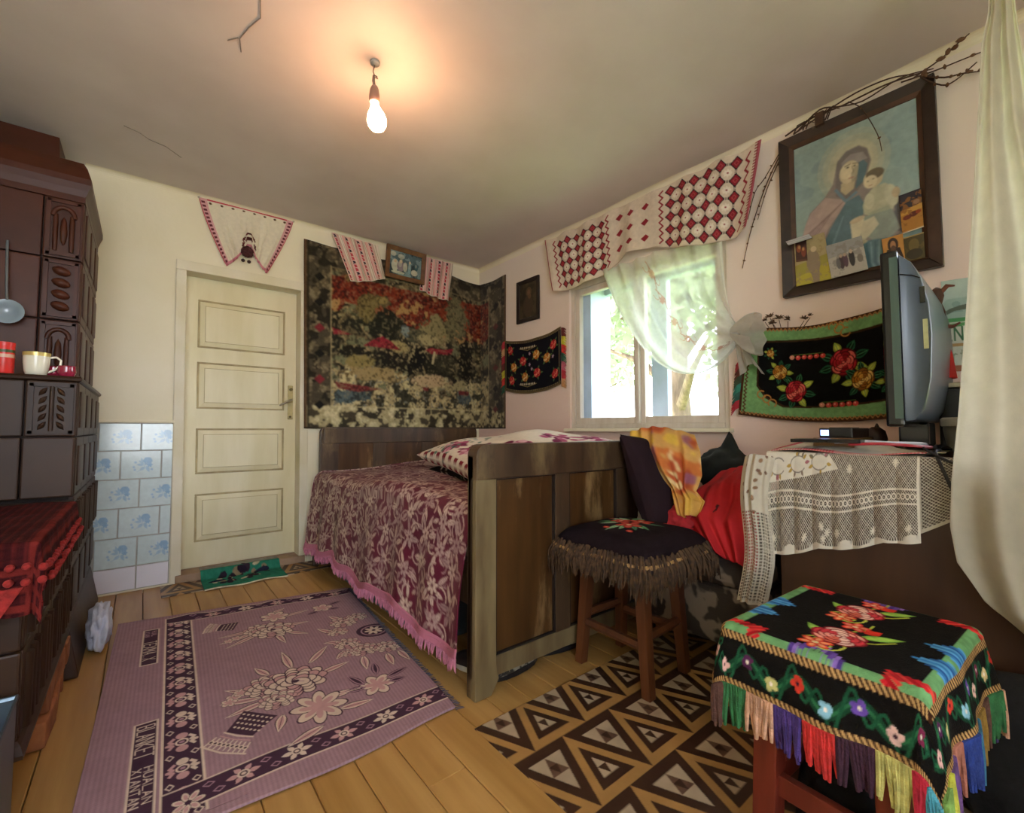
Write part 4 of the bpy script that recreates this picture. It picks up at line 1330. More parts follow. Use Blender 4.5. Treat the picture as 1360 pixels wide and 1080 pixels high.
# folded pink-white blanket behind, its red end showing over the footboard
def blanket():
    c = Cv(.8, .7, .01, '#d3b7ab')
    for k in range(7): c.rect(.02 + k * .115, 0, .05 + k * .115, .7, '#c99ea0')
    c.rect(0, .62, .8, .7, '#b2394a')
    return c
f = lambda U, V: (1.70 + U * .5, 3.2 - V * .6, .668 + .10 * np.clip(1 - (2 * U - 1) ** 6, 0, 1) ** .5 * np.clip(1 - (2 * V - 1) ** 6, 0, 1) ** .5 + .008 * np.sin(U * 14 + V * 4))
bl = cloth('folded_blanket', f, blanket(), M_wool, thick=.005)
tag(bl, 'folded pinkish blanket with a red end lying at the headboard behind the pillows', 'blanket')

# under the bed: blue-grey plastic sheet, crate of stuff, shoes
M_tarp = mat('plastic_sheet', '#4f5a56', .3, .2, 5, .4, 12)
f = lambda U, V: (1.0 + U * .9, 3.1 - V * 1.3, .015 + .16 * np.clip(1 - (2 * U - 1) ** 4, 0, 1) * np.clip(1 - (2 * V - 1) ** 4, 0, 1) * (.75 + .25 * np.sin(U * 9 + V * 7) * np.sin(V * 11)))
o = cloth('plastic_sheet', f, Cv(.9, 1.3, .02, '#4f5a56'), M_tarp, thick=.003)
tag(o, 'grey-green plastic sheet heaped over things stored under the bed', 'sheet')
M_shoe = mat('black_shoe', '#17161a', .5, .2, 20); M_sole = mat('white_sole', '#cfc9bb', .6, .1, 20)
def shoe(label, x, y, rz, mt, group=None, sole=None):
    t = thing('shoe', label, 'shoe', (x, y, 0.0045), group, rz)
    pts = []
    for k in range(14):
        a = k / 14 * 2 * math.pi
        px_ = .125 * math.cos(a); w = .042 + .006 * math.cos(a)
        pts.append((px_, w * math.sin(a), 0))
    MB().prism(pts, (0, 0, .022)).build('sole', sole or M_sole, t, bevel=.004)
    m = MB()
    rings = []
    secs = [(-.12, .026, .085), (-.08, .036, .088), (-.02, .037, .075), (.04, .04, .055), (.09, .036, .038), (.12, .018, .02)]
    vs = []; fs = []
    n = 10
    for (sx, w, h) in secs:
        for k in range(n):
            a = math.pi * k / (n - 1)
            vs.append((sx, w * math.cos(a), .022 + h * math.sin(a) ** .8))
    for i in range(len(secs) - 1):
        for k in range(n - 1):
            fs.append((i * n + k, i * n + k + 1, (i + 1) * n + k + 1, (i + 1) * n + k))
    fs.append(tuple(range(n))); fs.append(tuple((len(secs) - 1) * n + k for k in range(n)))
    m.add(vs, fs); m.build('upper', mt, t, smooth=50)
    return t
shoe('black shoe with white sole beside the near bed leg under the bedspread', 1.06, 1.5, 2.0, M_shoe)
shoe('black shoe by the far bed leg on the linoleum strip', 1.12, 3.2, .6, M_shoe)
M_speck = mat('speckled_slipper', '#23231f', .7, col2='#8f8a7c', scale=45, lo=.45, hi=.55)
shoe('speckled black and white slipper under the footboard, nearer the corner post', 1.17, 1.425, .15, M_speck, sole=M_shoe)
shoe('speckled black and white slipper under the footboard, nearer the wooden stool', 1.43, 1.44, -.1, M_speck, sole=M_shoe)
# ------------------------------------------------------------------ stool with the black rose cushion
M_stoolw = wood('stool_wood', '#4a2715', '#6b3d22', .45, 2.5, (8, 8, .8), .2, .08)
def leg(p0, p1, w0, w1):
    """square tapering leg from foot p0 to top p1"""
    def sq(p, w): return [(p[0] - w, p[1] - w, p[2]), (p[0] + w, p[1] - w, p[2]), (p[0] + w, p[1] + w, p[2]), (p[0] - w, p[1] + w, p[2])]
    return MB().hexa(sq(p0, w0), sq(p1, w1))
st = thing('stool', 'brown wooden stool with black rose cushion standing by the footboard', 'stool', (1.53, 1.135, .007))
ft = [(-.125, -.16), (.14, -.14), (.125, .15), (-.115, .165)]
tp_ = [(-.105, -.12), (.115, -.115), (.105, .125), (-.1, .13)]
for a, b in zip(ft, tp_):
    leg((a[0], a[1], 0), (b[0], b[1], .46), .018, .022).build('leg', M_stoolw, st, bevel=.003)
def mixp(i, t): return (ft[i][0] + (tp_[i][0] - ft[i][0]) * t, ft[i][1] + (tp_[i][1] - ft[i][1]) * t, .46 * t)
for i, t in ((0, .43), (1, .36), (2, .43), (3, .36)):
    a = Vector(mixp(i, t)); b = Vector(mixp((i + 1) % 4, t))
    MB().tube([a, b], .017, 6).build('stretcher', M_stoolw, st)
MB().box(-.15, .15, -.16, .165, .445, .475).build('seat', M_stoolw, st, bevel=.006)
def cushion_cv():
    c = Cv(.72, .72, .0035, '#1e1519')
    r = random.Random(6)
    x0, y0 = .385, .345
    for k in range(18):
        a = r.uniform(0, 6.28); l = r.uniform(.08, .13)
        x, y = x0 + math.cos(a) * .05, y0 + math.sin(a) * .04
        c.leaf(x, y, x + math.cos(a) * l, y + math.sin(a) * l * .8, .022, r.choice(['#5f9a6a', '#8ab88a', '#4a7a5c', '#b0ccaa']), None, '#1e1519')
    for (x, y, rad) in ((-.045, .022, .052), (.05, .012, .054), (0, -.05, .044)):
        c.petals(x0 + x, y0 + y, rad, 5, '#b03a30', '#4a1416', '#c8584a', '#d8b08a', r.random())
    for (x, y) in ((.04, -.13), (.13, .08), (-.12, .08), (-.13, -.02)):
        c.ell(x0 + x, y0 + y, .016, .011, '#c2392f', x * 9); c.ell(x0 + x, y0 + y, .008, .005, '#df7a5c', x * 9)
    c.mottle(60, .15, 2, 2)
    return c
ck = thing('seat_cushion', 'black cushion embroidered with red roses, fringed brown, on the wooden stool', 'cushion', (1.53, 1.135, .478))
def f(U, V):
    A = (U - .5) * .72; B = (.5 - V) * .72
    X, Y, Z = drape(A, B, -.15, .15, -.15, .15, .072, .095, .30, .004, 5, 1.0, floor=-.2)
    Z = Z + .022 * np.clip(1 - (A / .24) ** 2, 0, 1) * np.clip(1 - (B / .24) ** 2, 0, 1)
    return X, Y, Z
def round_sq(U, V):
    a, b = np.abs(U - .5) * 2, np.abs(V - .5) * 2
    return (a ** 14 + b ** 14) < .765 ** 14
pad = MB().lathe([(.05, 0), (.17, .001), (.19, .012), (.16, .04), (.05, .055)], 28).build('cushion_pad', mat('dark_pad', '#1c1418', .9), ck, smooth=60)
cloth('cushion_cover', f, cushion_cv(), M_wool, ck, thick=0, keep=round_sq)
M_fr = mat('brown_fringe', '#2c1d12', .95, col2='#553c24', scale=60, rand=0)
fr = MB(); rr = random.Random(12)
for k in range(900):
    t = k / 900 * 2 * math.pi
    c_, s_ = math.cos(t), math.sin(t)
    k5 = (abs(c_) ** 5 + abs(s_) ** 5) ** (-1 / 5) * .243
    x, y = c_ * k5, s_ * k5
    l = rr.uniform(.06, .085) + (.035 if abs(abs(c_) - abs(s_)) < .25 else 0) ; z = rr.uniform(.0, .04)
    dx, dy = rr.uniform(-.02, .02), rr.uniform(-.02, .02)
    fr.tube([(x * .98, y * .98, z + .006), (x * 1.07 + dx * .4, y * 1.07 + dy * .4, z - l * .45), (x * 1.05 + dx, y * 1.05 + dy, z - l)], [.004, .005, .0015], 4, cap=False)
q = fr.build('fringe', M_fr, ck, smooth=60); q['kind'] = 'stuff'
pi_ = MB()
pi_.tube([(math.cos(t) * (abs(math.cos(t)) ** 5 + abs(math.sin(t)) ** 5) ** -.2 * .247, math.sin(t) * (abs(math.cos(t)) ** 5 + abs(math.sin(t)) ** 5) ** -.2 * .247, .012 + .004 * math.sin(t * 6)) for t in np.linspace(0, 2 * math.pi, 73)], .008, 6)
pi_.build('braid_edge', mat('braid', '#6b4a2e', .9, col2='#a9854f', scale=70), ck, smooth=60)

# ------------------------------------------------------------------ near stool under the bright embroidered cover
M_redw = wood('red_stool_wood', '#5e2015', '#7c3020', .4, 2.5, (8, 8, .8), .15, .06)
rz = math.radians(-3)
s2 = thing('stool', 'red-brown wooden stool under the bright fringed cover in the near corner', 'stool', (1.275, .345, .007), None, rz)
for (x, y) in ((-.15, -.115), (.15, -.115), (.15, .115), (-.15, .115)):
    leg((x * 1.12, y * 1.12, 0), (x, y, .46), .026, .028).build('leg', M_redw, s2, bevel=.004)
for (a, b) in (((-.16, -.12), (.16, -.12)), ((.16, -.12), (.16, .12)), ((.16, .12), (-.16, .12)), ((-.16, .12), (-.16, -.12))):
    d = Vector((b[0] - a[0], b[1] - a[1], 0)).normalized(); nrm = Vector((-d.y, d.x, 0)) * .011
    A_, B_ = Vector((*a, .13)), Vector((*b, .13))
    MB().hexa([A_ - nrm, B_ - nrm, B_ + nrm, A_ + nrm], [p + Vector((0, 0, .045)) for p in (A_ - nrm, B_ - nrm, B_ + nrm, A_ + nrm)]).build('stretcher', M_redw, s2, bevel=.003)
MB().box(-.2, .2, -.155, .155, .455, .485).build('seat', M_redw, s2, bevel=.006)
def bright_cover():
    W, H = .74, .62
    c = Cv(W, H, .0026, '#15120f')
    g = '#6fa068'
    bx, by = .115, .115             # border depth
    # rope edgings: slanting stripes
    def rope(x0, y0, x1, y1, w):
        L_ = math.hypot(x1 - x0, y1 - y0); ux, uy = (x1 - x0) / L_, (y1 - y0) / L_; vx, vy = -uy, ux
        c.line([(x0, y0), (x1, y1)], w, '#3a2014')
        n = int(L_ / .0105)
        for k in range(n):
            t = k * .0105
            p = (x0 + ux * t, y0 + uy * t)
            c.line([(p[0] - vx * w * .42, p[1] - vy * w * .42), (p[0] + vx * w * .42 + ux * .008, p[1] + vy * w * .42 + uy * .008)], .0048, '#c49a62')
    x0, x1, y0, y1 = bx, W - bx, by - .012, H - by + .012
    c.rect(x0, y0, x1, y1, '#15120f')
    # green field corners in steps, with red, blue and purple stepped tufts
    c.rect(x0, y0, x1, y0 + .036, g); c.rect(x0, y1 - .04, x1, y1, g); c.rect(x0, y0, x0 + .03, y1, g); c.rect(x1 - .03, y0, x1, y1, g)
    def tuft(cx, cy, dx, dy, cols, n=6, s=.011, l=.055):
        px_, py_ = -dy, dx
        for k in range(-n, n + 1):
            le = l * (1 - abs(k) / (n + 1)) + .012
            c.line([(cx + px_ * k * s, cy + py_ * k * s), (cx + px_ * k * s + dx * le, cy + py_ * k * s + dy * le)], s * .95, cols[abs(k) % len(cols)])
    red = ['#c8242c', '#e0403a', '#a81820']; blu = ['#3a7ab0', '#5a9ac8', '#2a5a94']; pur = ['#6a4aa0', '#8a6ab8', '#543a88']
    for (cx, cy, dx, dy, cl) in ((x0 + .002, y0 + .03, .7, .7, red), (x1, y0 + .03, -.7, .7, red), (x0, y1 - .03, .7, -.7, red), (x1, y1 - .03, -.7, -.7, red)):
        tuft(cx, cy, dx, dy, cl, 6, .01, .075)
        tuft(cx, cy, dx, dy, [g], 3, .01, .03)
    cxm = (x0 + x1) / 2
    cym = (y0 + y1) / 2
    tuft(x0 + .012, cym, 1, 0, pur, 5, .0095, .06); tuft(x0, cym, 1, 0, [g], 3, .009, .035)
    tuft(x1 - .012, cym, -1, 0, pur, 5, .0095, .06)
    for xx in (x0 + .17, x0 + .27):
        tuft(xx, y1 - .005, 0, -1, blu, 4, .009, .06); tuft(xx, y0 + .005, 0, 1, blu, 4, .009, .05)
    for q in ((0, 0, W, y0), (0, y1, W, H), (0, 0, x0, H), (x1, 0, W, H)): c.rect(*q, '#15120f')
    # outer black border with wavy dark green and small flowers
    def wave(p0, p1, n):
        (xa, ya), (xb, yb) = p0, p1
        L_ = math.hypot(xb - xa, yb - ya); nx_, ny_ = -(yb - ya) / L_, (xb - xa) / L_
        pts = [(xa + (xb - xa) * t + nx_ * .02 * math.sin(t * n * math.pi), ya + (yb - ya) * t + ny_ * .02 * math.sin(t * n * math.pi)) for t in np.linspace(0, 1, n * 8)]
        c.line(pts, .020, '#1b432c'); c.line(pts, .006, '#2f6a44'); c.line([(p_[0] - nx_ * .03 * math.sin(i_ * .8), p_[1] - ny_ * .03 * math.sin(i_ * .8)) for i_, p_ in enumerate(pts)], .006, '#1f5236')
        cols = ['#d9a9a0', '#5a2a52', '#c8c07a', '#d8402f', '#8fc0d2', '#6a4aa0', '#e2b9ae', '#7a2a4a', '#d8c08a', '#c8372c']
        for k in range(n):
            t = (k + .5) / n
            sgn = 1 if k % 2 else -1
            x, y = xa + (xb - xa) * t - nx_ * .012 * sgn, ya + (yb - ya) * t - ny_ * .012 * sgn
            for q in range(4):
                c.ell(x + math.cos(q * 1.7 + k) * .009, y + math.sin(q * 1.7 + k) * .007, .0095, .0065, cols[k % 10], q + k, 8)
            c.ell(x, y, .0045, .0035, '#f0e2d6' if k % 3 else '#3a1a2a')
    wave((.058, .06), (W - .058, .06), 11); wave((.058, H - .06), (W - .058, H - .06), 11)
    wave((.055, .09), (.055, H - .09), 8); wave((W - .055, .09), (W - .055, H - .09), 8)
    for (a, b, d, e) in ((.009, .009, W - .009, .009), (.009, H - .009, W - .009, H - .009), (.009, .009, .009, H - .009), (W - .009, .009, W - .009, H - .009)):
        rope(a, b, d, e, .017)
    for q in ((x0, y0, x1, y0), (x0, y1, x1, y1), (x0, y0, x0, y1), (x1, y0, x1, y1)): rope(*q, .018)
    # two rose sprays
    def spray(cx, cy, k):
        for (a, b, d, e) in ((-.1, -.0, -.05, .0), (.05, .01, .13, .03), (-.02, .02, .06, .09), (.0, -.02, -.06, -.05)):
            c.line([(cx + a * k, cy + b * k), (cx + (a + d) / 2 * k, cy + (b + e) / 2 * k + .01), (cx + d * k, cy + e * k)], .005, '#b9c24a')
        pts = [(cx - .06 * k + math.cos(t) * .04 * k, cy + math.sin(t) * .03 * k) for t in np.linspace(1, 5.5, 10)]
        c.line(pts, .005, '#c8cc55')
        c.leaf(cx + .03 * k, cy + .03 * k, cx + .09 * k, cy + .1 * k, .03 * k, '#86b84a', '#a8cc5a')
        c.leaf(cx - .02 * k, cy - .02 * k, cx + .03 * k, cy - .075 * k, .03 * k, '#86b84a', '#9cc45a')
        c.rose(cx, cy, .058 * k, ['#8a1a26', '#e2705a', '#f0a090', '#d8404a', '#f4c8b8'], 3)
        c.petals(cx - .075 * k, cy - .02 * k, .034 * k, 6, '#e8563a', '#a82a1e', '#f0a070', '#f4d8a0')
        c.petals(cx + .09 * k, cy + .005, .03 * k, 5, '#e8463a', '#a82a1e', '#f08a70', '#f4c8a0')
        c.leaf(cx + .065 * k, cy + .03 * k, cx + .1 * k, cy + .055 * k, .03 * k, '#e03828')
    spray(x0 + .155, cym + .0, 1.0); spray(x1 - .15, cym - .02, .95)
    c.mottle(70, .18, 2, 2)
    return c
cover = thing('stool_cover', 'bright embroidered stool cover with rope edging and rainbow fringe on the near stool', 'cover', (1.275, .345, .492), None, rz)
HX, HY_ = .222, .178
def cov(A, B):
    X, Y, Z = drape(A, B, -HX, HX, -HY_, HY_, .012, .022, .16, .006, 4, 2.0, floor=-.4)
    # near-right corner hangs low in a cone; far right end is caught up over the edge
    return X, Y, Z
W_, H_ = .74, .62
def f(U, V):
    A = (U - .5) * W_; B = (.5 - V) * H_ - .012
    return cov(A, B)
cloth('cover_cloth', f, bright_cover(), M_wool, cover, thick=.004)
cover.scale = (.93, .93, .96); s2.scale = (.93, .93, 1)
# tassels in bundles of one colour, all round
tcols = ['#5a3a30', '#2f6a3c', '#c89a7c', '#4a3478', '#c9302c', '#3a1a2c', '#c8c070', '#b82238', '#4a98a8', '#7aa050', '#c2c248', '#6a4a82', '#b0705c', '#243a80', '#3a7088', '#8a6a2a']
tm = {}
def tassel_mat(cc):
    if cc not in tm: tm[cc] = mat('wool_' + str(len(tm)), cc, .95, .25, 40, .5, 200)
    return tm[cc]
rr = random.Random(31)
k = 0
def along(p0, p1, n, drop):
    global k
    for i in range(n):
        m = MB()
        for j in range(9):
            t = (i + .5 + (j - 4) * .105) / n
            A = p0[0] + (p1[0] - p0[0]) * t; B = p0[1] + (p1[1] - p0[1]) * t
            X, Y, Z = [float(v) for v in cov(np.array(A), np.array(B))]
            X2, Y2, Z2 = [float(v) for v in cov(np.array(A * 1.04), np.array(B * 1.04))]
            ox, oy = (X2 - X) , (Y2 - Y)
            l = drop * rr.uniform(.88, 1.08); jx, jy = rr.uniform(-.004, .004), rr.uniform(-.004, .004)
            m.tube([(X, Y, Z + .004), (X + ox * .3 + jx, Y + oy * .3 + jy, Z - l * .5), (X + ox * .2 + jx * 2, Y + oy * .2 + jy * 2, Z - l)], [.0048, .0055, .0035], 5)
        m.build('tassel', tassel_mat(tcols[k % len(tcols)]), cover, smooth=70)
        k += 1
e = .004
along((-W_ / 2, H_ / 2 - .05 - .012), (-W_ / 2, -H_ / 2 + .02 - .012), 9, .085)
along((-W_ / 2 + .02, -H_ / 2 - .012), (W_ / 2 - .02, -H_ / 2 - .012), 11, .09)
along((W_ / 2, -H_ / 2 + .04), (W_ / 2, H_ / 2 - .04), 8, .08)
# soft black bag pushed under the near stool
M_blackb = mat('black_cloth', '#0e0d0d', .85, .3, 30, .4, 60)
o = lump('black_bag', M_blackb, (1.30, .345, .082), (.125, .10, .10), 5, .2, 2.2, flat=-.078, sq=.7)
tag(o, 'soft black bag pushed under the near stool', 'bag')
# ------------------------------------------------------------------ cabinet with the television
M_cab = wood('cabinet_veneer', '#372216', '#4a3020', .4, 2.2, (5, 5, .7), .1, .04)
cab = thing('cabinet', 'dark brown veneered cabinet against the right wall carrying the television', 'cabinet', (2.09, .28, 0))
CX0, CX1, CY0, CY1, CZ = 1.755, 2.43, -.12, .672, .865
OF = Vector((-2.09, -.28, 0))
def cb(m, name, mt, parent=None, **k):
    m.v = [tuple(Vector(p) + OF) for p in m.v]
    return m.build(name, mt, parent or cab, **k)
cb(MB().box(CX0 + .018, CX1, CY0, CY1, .06, CZ - .022), 'body', M_cab, bevel=.004)
cb(MB().box(CX0 + .0, CX1, CY0 - .01, CY1 + .01, CZ - .022, CZ), 'cabinet_top', M_cab, bevel=.005)
cb(MB().box(CX0 + .04, CX1 - .03, CY0 + .02, CY1 - .02, 0, .06), 'plinth', M_cab)
cb(MB().box(CX0, CX0 + .018, CY0 + .004, CY1 - .004, .07, CZ - .028), 'front_panel', M_cab, bevel=.003)

# white lace-ended cloth over the cabinet: linen middle, netted ends
def lace():
    W, H = 1.0, .98
    c = Cv(W, H, .0024, '#d9cfbd', a=0.0)
    y, x = c.grid()
    # filet net
    p = .0135
    a_ = np.abs(((x + y) / p) % 1 - .5); b_ = np.abs(((x - y) / p) % 1 - .5)
    net = (a_ > .385) | (b_ > .385)
    c.im[..., 3] = np.where(net, 1, 0)
    # bands along the hanging hem (v near 1)
    def band(y0, y1, wob=.012):
        yy = y + wob * np.sin(x * 9)
        m = (yy > y0) & (yy < y1)
        c.im[..., 3] = np.where(m, 1, c.im[..., 3])
    band(.775, .783); band(.835, .843)
    yc = .809
    for k in range(40):
        cx = .01 + k * .0258; cy = yc - .012 * math.sin(cx * 9)
        c.ell(cx, cy, .0135, .0135, '#d9cfbd', a=1); c.ell(cx, cy, .0075, .0075, '#d9cfbd', a=0, n=10); c.ell(cx, cy, .003, .003, '#d9cfbd', a=1, n=8)
    for (sx, sy) in ((.07, .93), (.30, .935), (.52, .93), (.74, .93), (.94, .93), (.09, .88 - .2), (.42, .90), (.455, .925), (.43, .945), (.87, .66), (.60, .69)):
        for q in range(8):
            t = q * math.pi / 4
            c.line([(sx, sy), (sx + math.cos(t) * .016, sy + math.sin(t) * .016)], .0055, '#d9cfbd', a=1)
    # linen middle with wreath embroidery, two cut corners reach into the net
    c.poly([(0.0, 0), (1, 0), (1, .62), (.62, .62), (.46, .635), (.53, .69), (.30, .72), (.0, .745)], '#ddd5c4', a=1)
    r = random.Random(3)
    for (ox, oy) in ((.10, .685), (.25, .675), (.40, .665)):
        pts = [(ox + math.cos(t) * .055, oy + math.sin(t) * .03) for t in np.linspace(.5, 5.6, 14)]
        c.line(pts, .005, '#8d8478', a=1)
        for q in range(9):
            t = r.uniform(0, 6.28)
            c.leaf(ox + math.cos(t) * .05, oy + math.sin(t) * .028, ox + math.cos(t) * .085, oy + math.sin(t) * .05, .014, r.choice(['#8a7a6a', '#a86a70', '#7a705c', '#b09048']))
    # scalloped solid hem
    m = (y > .955 + .014 * np.abs(np.sin(x * math.pi / .19))) | (x < .012) | (x > W - .014)
    c.im[..., 3] = np.where(m, 1, c.im[..., 3])
    return c
M_lace = vmat('lace_thread', rough=.9, bump=.2, bscale=300, alpha=True, transl=.15)
# cloth laid from the wall over the front edge; its hem rises towards the near end
lw = 1.0
def f(U, V):
    Yc = .70 - U * .415 - .0 * V
    s = V * .98
    hang = np.clip(s - .635, 0, None)                      # .635 on the top, the rest hangs
    sc = 1.02 - .36 * U
    fold = .012 * np.sin(U * 24 + 1) * np.clip(hang / .2, 0, 1)
    X = np.where(hang <= 0, 2.385 - s, CX0 - .012 - .02 * np.clip(hang / .1, 0, 1) - .03 * hang - np.abs(fold))
    Z = np.where(hang <= 0, CZ + .006, CZ + .004 - hang * sc)
    Z = Z - .012 * np.abs(np.sin(U * math.pi * 2.5)) * (V > .985)
    return X, Yc, Z
lc = cloth('lace_tablecloth', f, lace(), M_lace, thick=0)
tag(lc, 'cream lace-edged tablecloth hanging over the front of the dark cabinet', 'tablecloth')
# its far corner hangs lower as a long folded strip
def corner_cv():
    c = Cv(.16, .52, .0026, '#cfc5b2', a=1)
    y, x = c.grid()
    net = (np.abs((x / .011) % 1 - .5) > .34) | (np.abs((y / .011) % 1 - .5) > .34)
    c.im[..., 3] = np.where((y > .2) & ~net, .25, 1)
    r = random.Random(4)
    for k in range(20):
        xx, yy = r.uniform(.02, .14), r.uniform(.0, .2)
        c.ell(xx, yy, .008, .006, r.choice(['#8a6a50', '#a07a5a', '#7a5a4a']), r.random() * 3, 8)
    c.im[..., 3] = np.where((x < .008) | (x > .152) | (y > .51), 1, c.im[..., 3])
    return c
def f(U, V):
    a = (U - .5)
    X = CX0 - .03 - .02 * V - .05 * (1 - np.abs(2 * a) ** 1.5) - .008 * np.sin(U * 20)
    Yc = .715 + a * .10 + .025 * V + .012 * np.sin(V * 7)
    Z = CZ + .0 - V * .52 - .03 * np.abs(a)
    return X, Yc, Z
cloth('hanging_corner', f, corner_cv(), M_lace, lc, thick=0)
# near piece of net trailing to the wall side
def f(U, V):
    return CX0 - .012 - .01 * V - .006 * np.sin(U * 9), .29 - U * .15, CZ + .006 - V * (.22 - .10 * U)
cc = Cv(.2, .28, .0026, '#cfc5b2', a=1)
y, x = cc.grid(); p = .0125
cc.im[..., 3] = np.where((np.abs(((x + y) / p) % 1 - .5) > .36) | (np.abs(((x - y) / p) % 1 - .5) > .36) | (y > .265) | (x < .008), 1, 0)
cloth('net_end', f, cc, M_lace, lc, thick=0)

# white runner with red edge on top
def runner():
    c = Cv(.5, .40, .005, '#ddd3c4')
    c.rect(0, .375, .5, .4, '#b03038'); c.rect(0, 0, .02, .4, '#c2606a')
    for k in range(50): c.rect(k * .01, .37, k * .01 + .004, .4, '#d8b8b0')
    return c
def f(U, V):
    A = .69 - U * .42; s = V * .46
    return 2.22 - s + .0 * U, A + .008 * np.sin(V * 9), CZ + .011 + .022 * np.sin(math.pi * np.clip(V * 1.0, 0, 1)) * (1 - .7 * U) + .006 * np.sin(U * 8 + V * 6)
o = cloth('table_runner', f, runner(), M_cotton, thick=.003)
tag(o, 'white cotton runner with a red stitched edge on top of the lace cloth', 'runner')

# old thick flat television, seen edge-on
M_tvb = mat('glossy_black', '#0d0f12', .12, .1, 10, spec=.6)
M_tvg = mat('grey_plastic', '#4a5561', .28, .08, 10, spec=.5)
M_tvs = mat('screen_glass', '#06070a', .06, .05, 5, spec=.6)
M_sticker = mat('sticker', '#c9cc9a', .6, .1, 30)
tv = thing('television', 'thick flat television seen edge-on standing on the cabinet', 'television', (1.95, .352, CZ + .017), None, math.radians(2))
TW = .62
tb = MB().box(-.16, TW - .16, -.022, .022, .075, .622)
tb.build('bezel', M_tvb, tv, bevel=.008)
MB().box(-.135, TW - .185, .0215, .0235, .10, .60).build('screen', M_tvs, tv)
MB().box(-.1615, -.157, -.021, -.001, .10, .60).build('side_strip', mat('green_grey_strip', '#44584e', .25, .05), tv)
prof = [(-.022, .09), (-.045, .095), (-.066, .13), (-.082, .22), (-.088, .36), (-.084, .45), (-.07, .53), (-.05, .58), (-.022, .61)]
bk = MB()
n = len(prof)
x0, x1 = -.15, TW - .17
lo = [(x0 + .0, y, z) for y, z in prof]; hi = [(x1, y, z) for y, z in prof]
lo2 = [(x0 + .045 * (abs(y) - .022) / .1, y, z) for y, z in prof]; hi2 = [(x1 - .045 * (abs(y) - .022) / .1, y, z) for y, z in prof]
bk.add(lo2 + hi2, [tuple(range(n))[::-1], tuple(range(n, 2 * n))] + [(i, i + 1, n + i + 1, n + i) for i in range(n - 1)] + [(n - 1, 0, n, 2 * n - 1)])
b = bk.build('back_shell', M_tvg, tv, smooth=40, bevel=.006)
MB().box(-.131, -.128, -.081, -.070, .31, .40).build('label_sticker', M_sticker, b)
MB().box(-.133, -.130, -.078, -.066, .45, .50).build('vent_slot', M_tvb, b)
MB().tube([(-.151, -.024, .545), (-.141, -.05, .538), (-.132, -.068, .528)], .0015, 5).build('seam_line', M_tvb, b)
MB().box(.08, .22, -.05, .03, .012, .09).build('stand_neck', M_tvb, tv, bevel=.006)
MB().lathe([(.02, 0), (.15, 0), (.155, .006), (.13, .014), (.02, .018)], 28, Matrix.Translation((.15, -.02, 0)) @ Matrix.Diagonal((1, .72, 1, 1))).build('stand_base', M_tvb, tv, smooth=40)
# boxes, remote, cables in front of the screen
M_blk = mat('black_plastic', '#131314', .3, .1, 10); M_tan = mat('tan_wood', '#8a6238', .5, .15, 10)
pb = thing('wooden_box', 'small tan wooden board under the black set-top box on the cabinet', 'box', (2.0, .53, CZ + .018))
MB().box(-.14, .14, -.06, .06, 0, .004).box(-.14, .14, -.06, .06, .03, .036).box(-.14, -.13, -.06, .06, .004, .03).box(.13, .14, -.06, .06, .004, .03).build('box_body', M_tan, pb, bevel=.002)
sbx = thing('set_top_box', 'black set-top box with a small blue lamp beside the television', 'box', (1.99, .53, CZ + .054))
MB().box(-.1, .1, -.05, .05, 0, .035).build('case', M_blk, sbx, bevel=.004)
MB().box(-.102, -.099, .02, .045, .008, .028).build('display_window', mat('blue_lamp', '#8fa4d8', .2, .05, emit=('#7d97e0', .6)), sbx)
MB().box(-.06, .06, -.03, .03, .035, .037).build('vent_panel', M_tvb, sbx)
fl = thing('media_player', 'flat black player lying along the front of the cabinet top', 'player', (1.80, .535, CZ + .04))
MB().box(-.05, .05, -.11, .09, 0, .012).build('case', M_blk, fl, bevel=.002)
MB().box(-.0515, -.049, -.02, .08, .003, .009).build('display_window', M_tvs, fl)
lg = thing('leather_pouch', 'small brown rounded pouch behind the set-top box', 'pouch', (2.13, .47, CZ + .018))
MB().lathe([(.005, 0), (.03, .002), (.036, .03), (.03, .06), (.012, .075), (.004, .074)], 16).build('pouch_body', mat('brown_leather', '#3a2418', .5, .2, 20), lg, smooth=60)
MB().tube([(.03, 0, .05), (.045, 0, .07), (.02, 0, .085), (0, 0, .074)], .004, 6).build('strap', mat('strap_leather', '#2a1a10', .5), lg, smooth=60)
def cable(label, pts, m, r=.004):
    P = [Vector(p) for p in pts]
    out = []
    for i in range(len(P) - 1):
        p0 = P[max(i - 1, 0)]; p1 = P[i]; p2 = P[i + 1]; p3 = P[min(i + 2, len(P) - 1)]
        for t in (0, .25, .5, .75):
            out.append(.5 * ((2 * p1) + (p2 - p0) * t + (2 * p0 - 5 * p1 + 4 * p2 - p3) * t * t + (3 * p1 - p0 - 3 * p2 + p3) * t ** 3))
    out.append(P[-1])
    o = MB().tube(out, r, 6).build('cable', m, smooth=60)
    return tag(o, label, 'cable')
M_cb = mat('cable_black', '#0e0e10', .45); M_cw = mat('cable_white', '#b9bcc8', .4); M_cr = mat('cable_red', '#a02a34', .4)
cable('black cable hanging diagonally over the lace in front of the cabinet', [(1.95, .27, CZ + .02), (1.80, .26, CZ + .02), (1.735, .245, CZ - .0), (1.705, .215, CZ - .08), (1.70, .185, CZ - .17)], M_cb, .0045)
cable('black cable running along the cabinet top edge to the near curtain', [(1.9, .3, CZ + .03), (1.76, .27, CZ + .022), (1.725, .21, CZ - .01), (1.715, .14, CZ - .03), (1.72, .07, CZ - .02)], M_cb, .004)
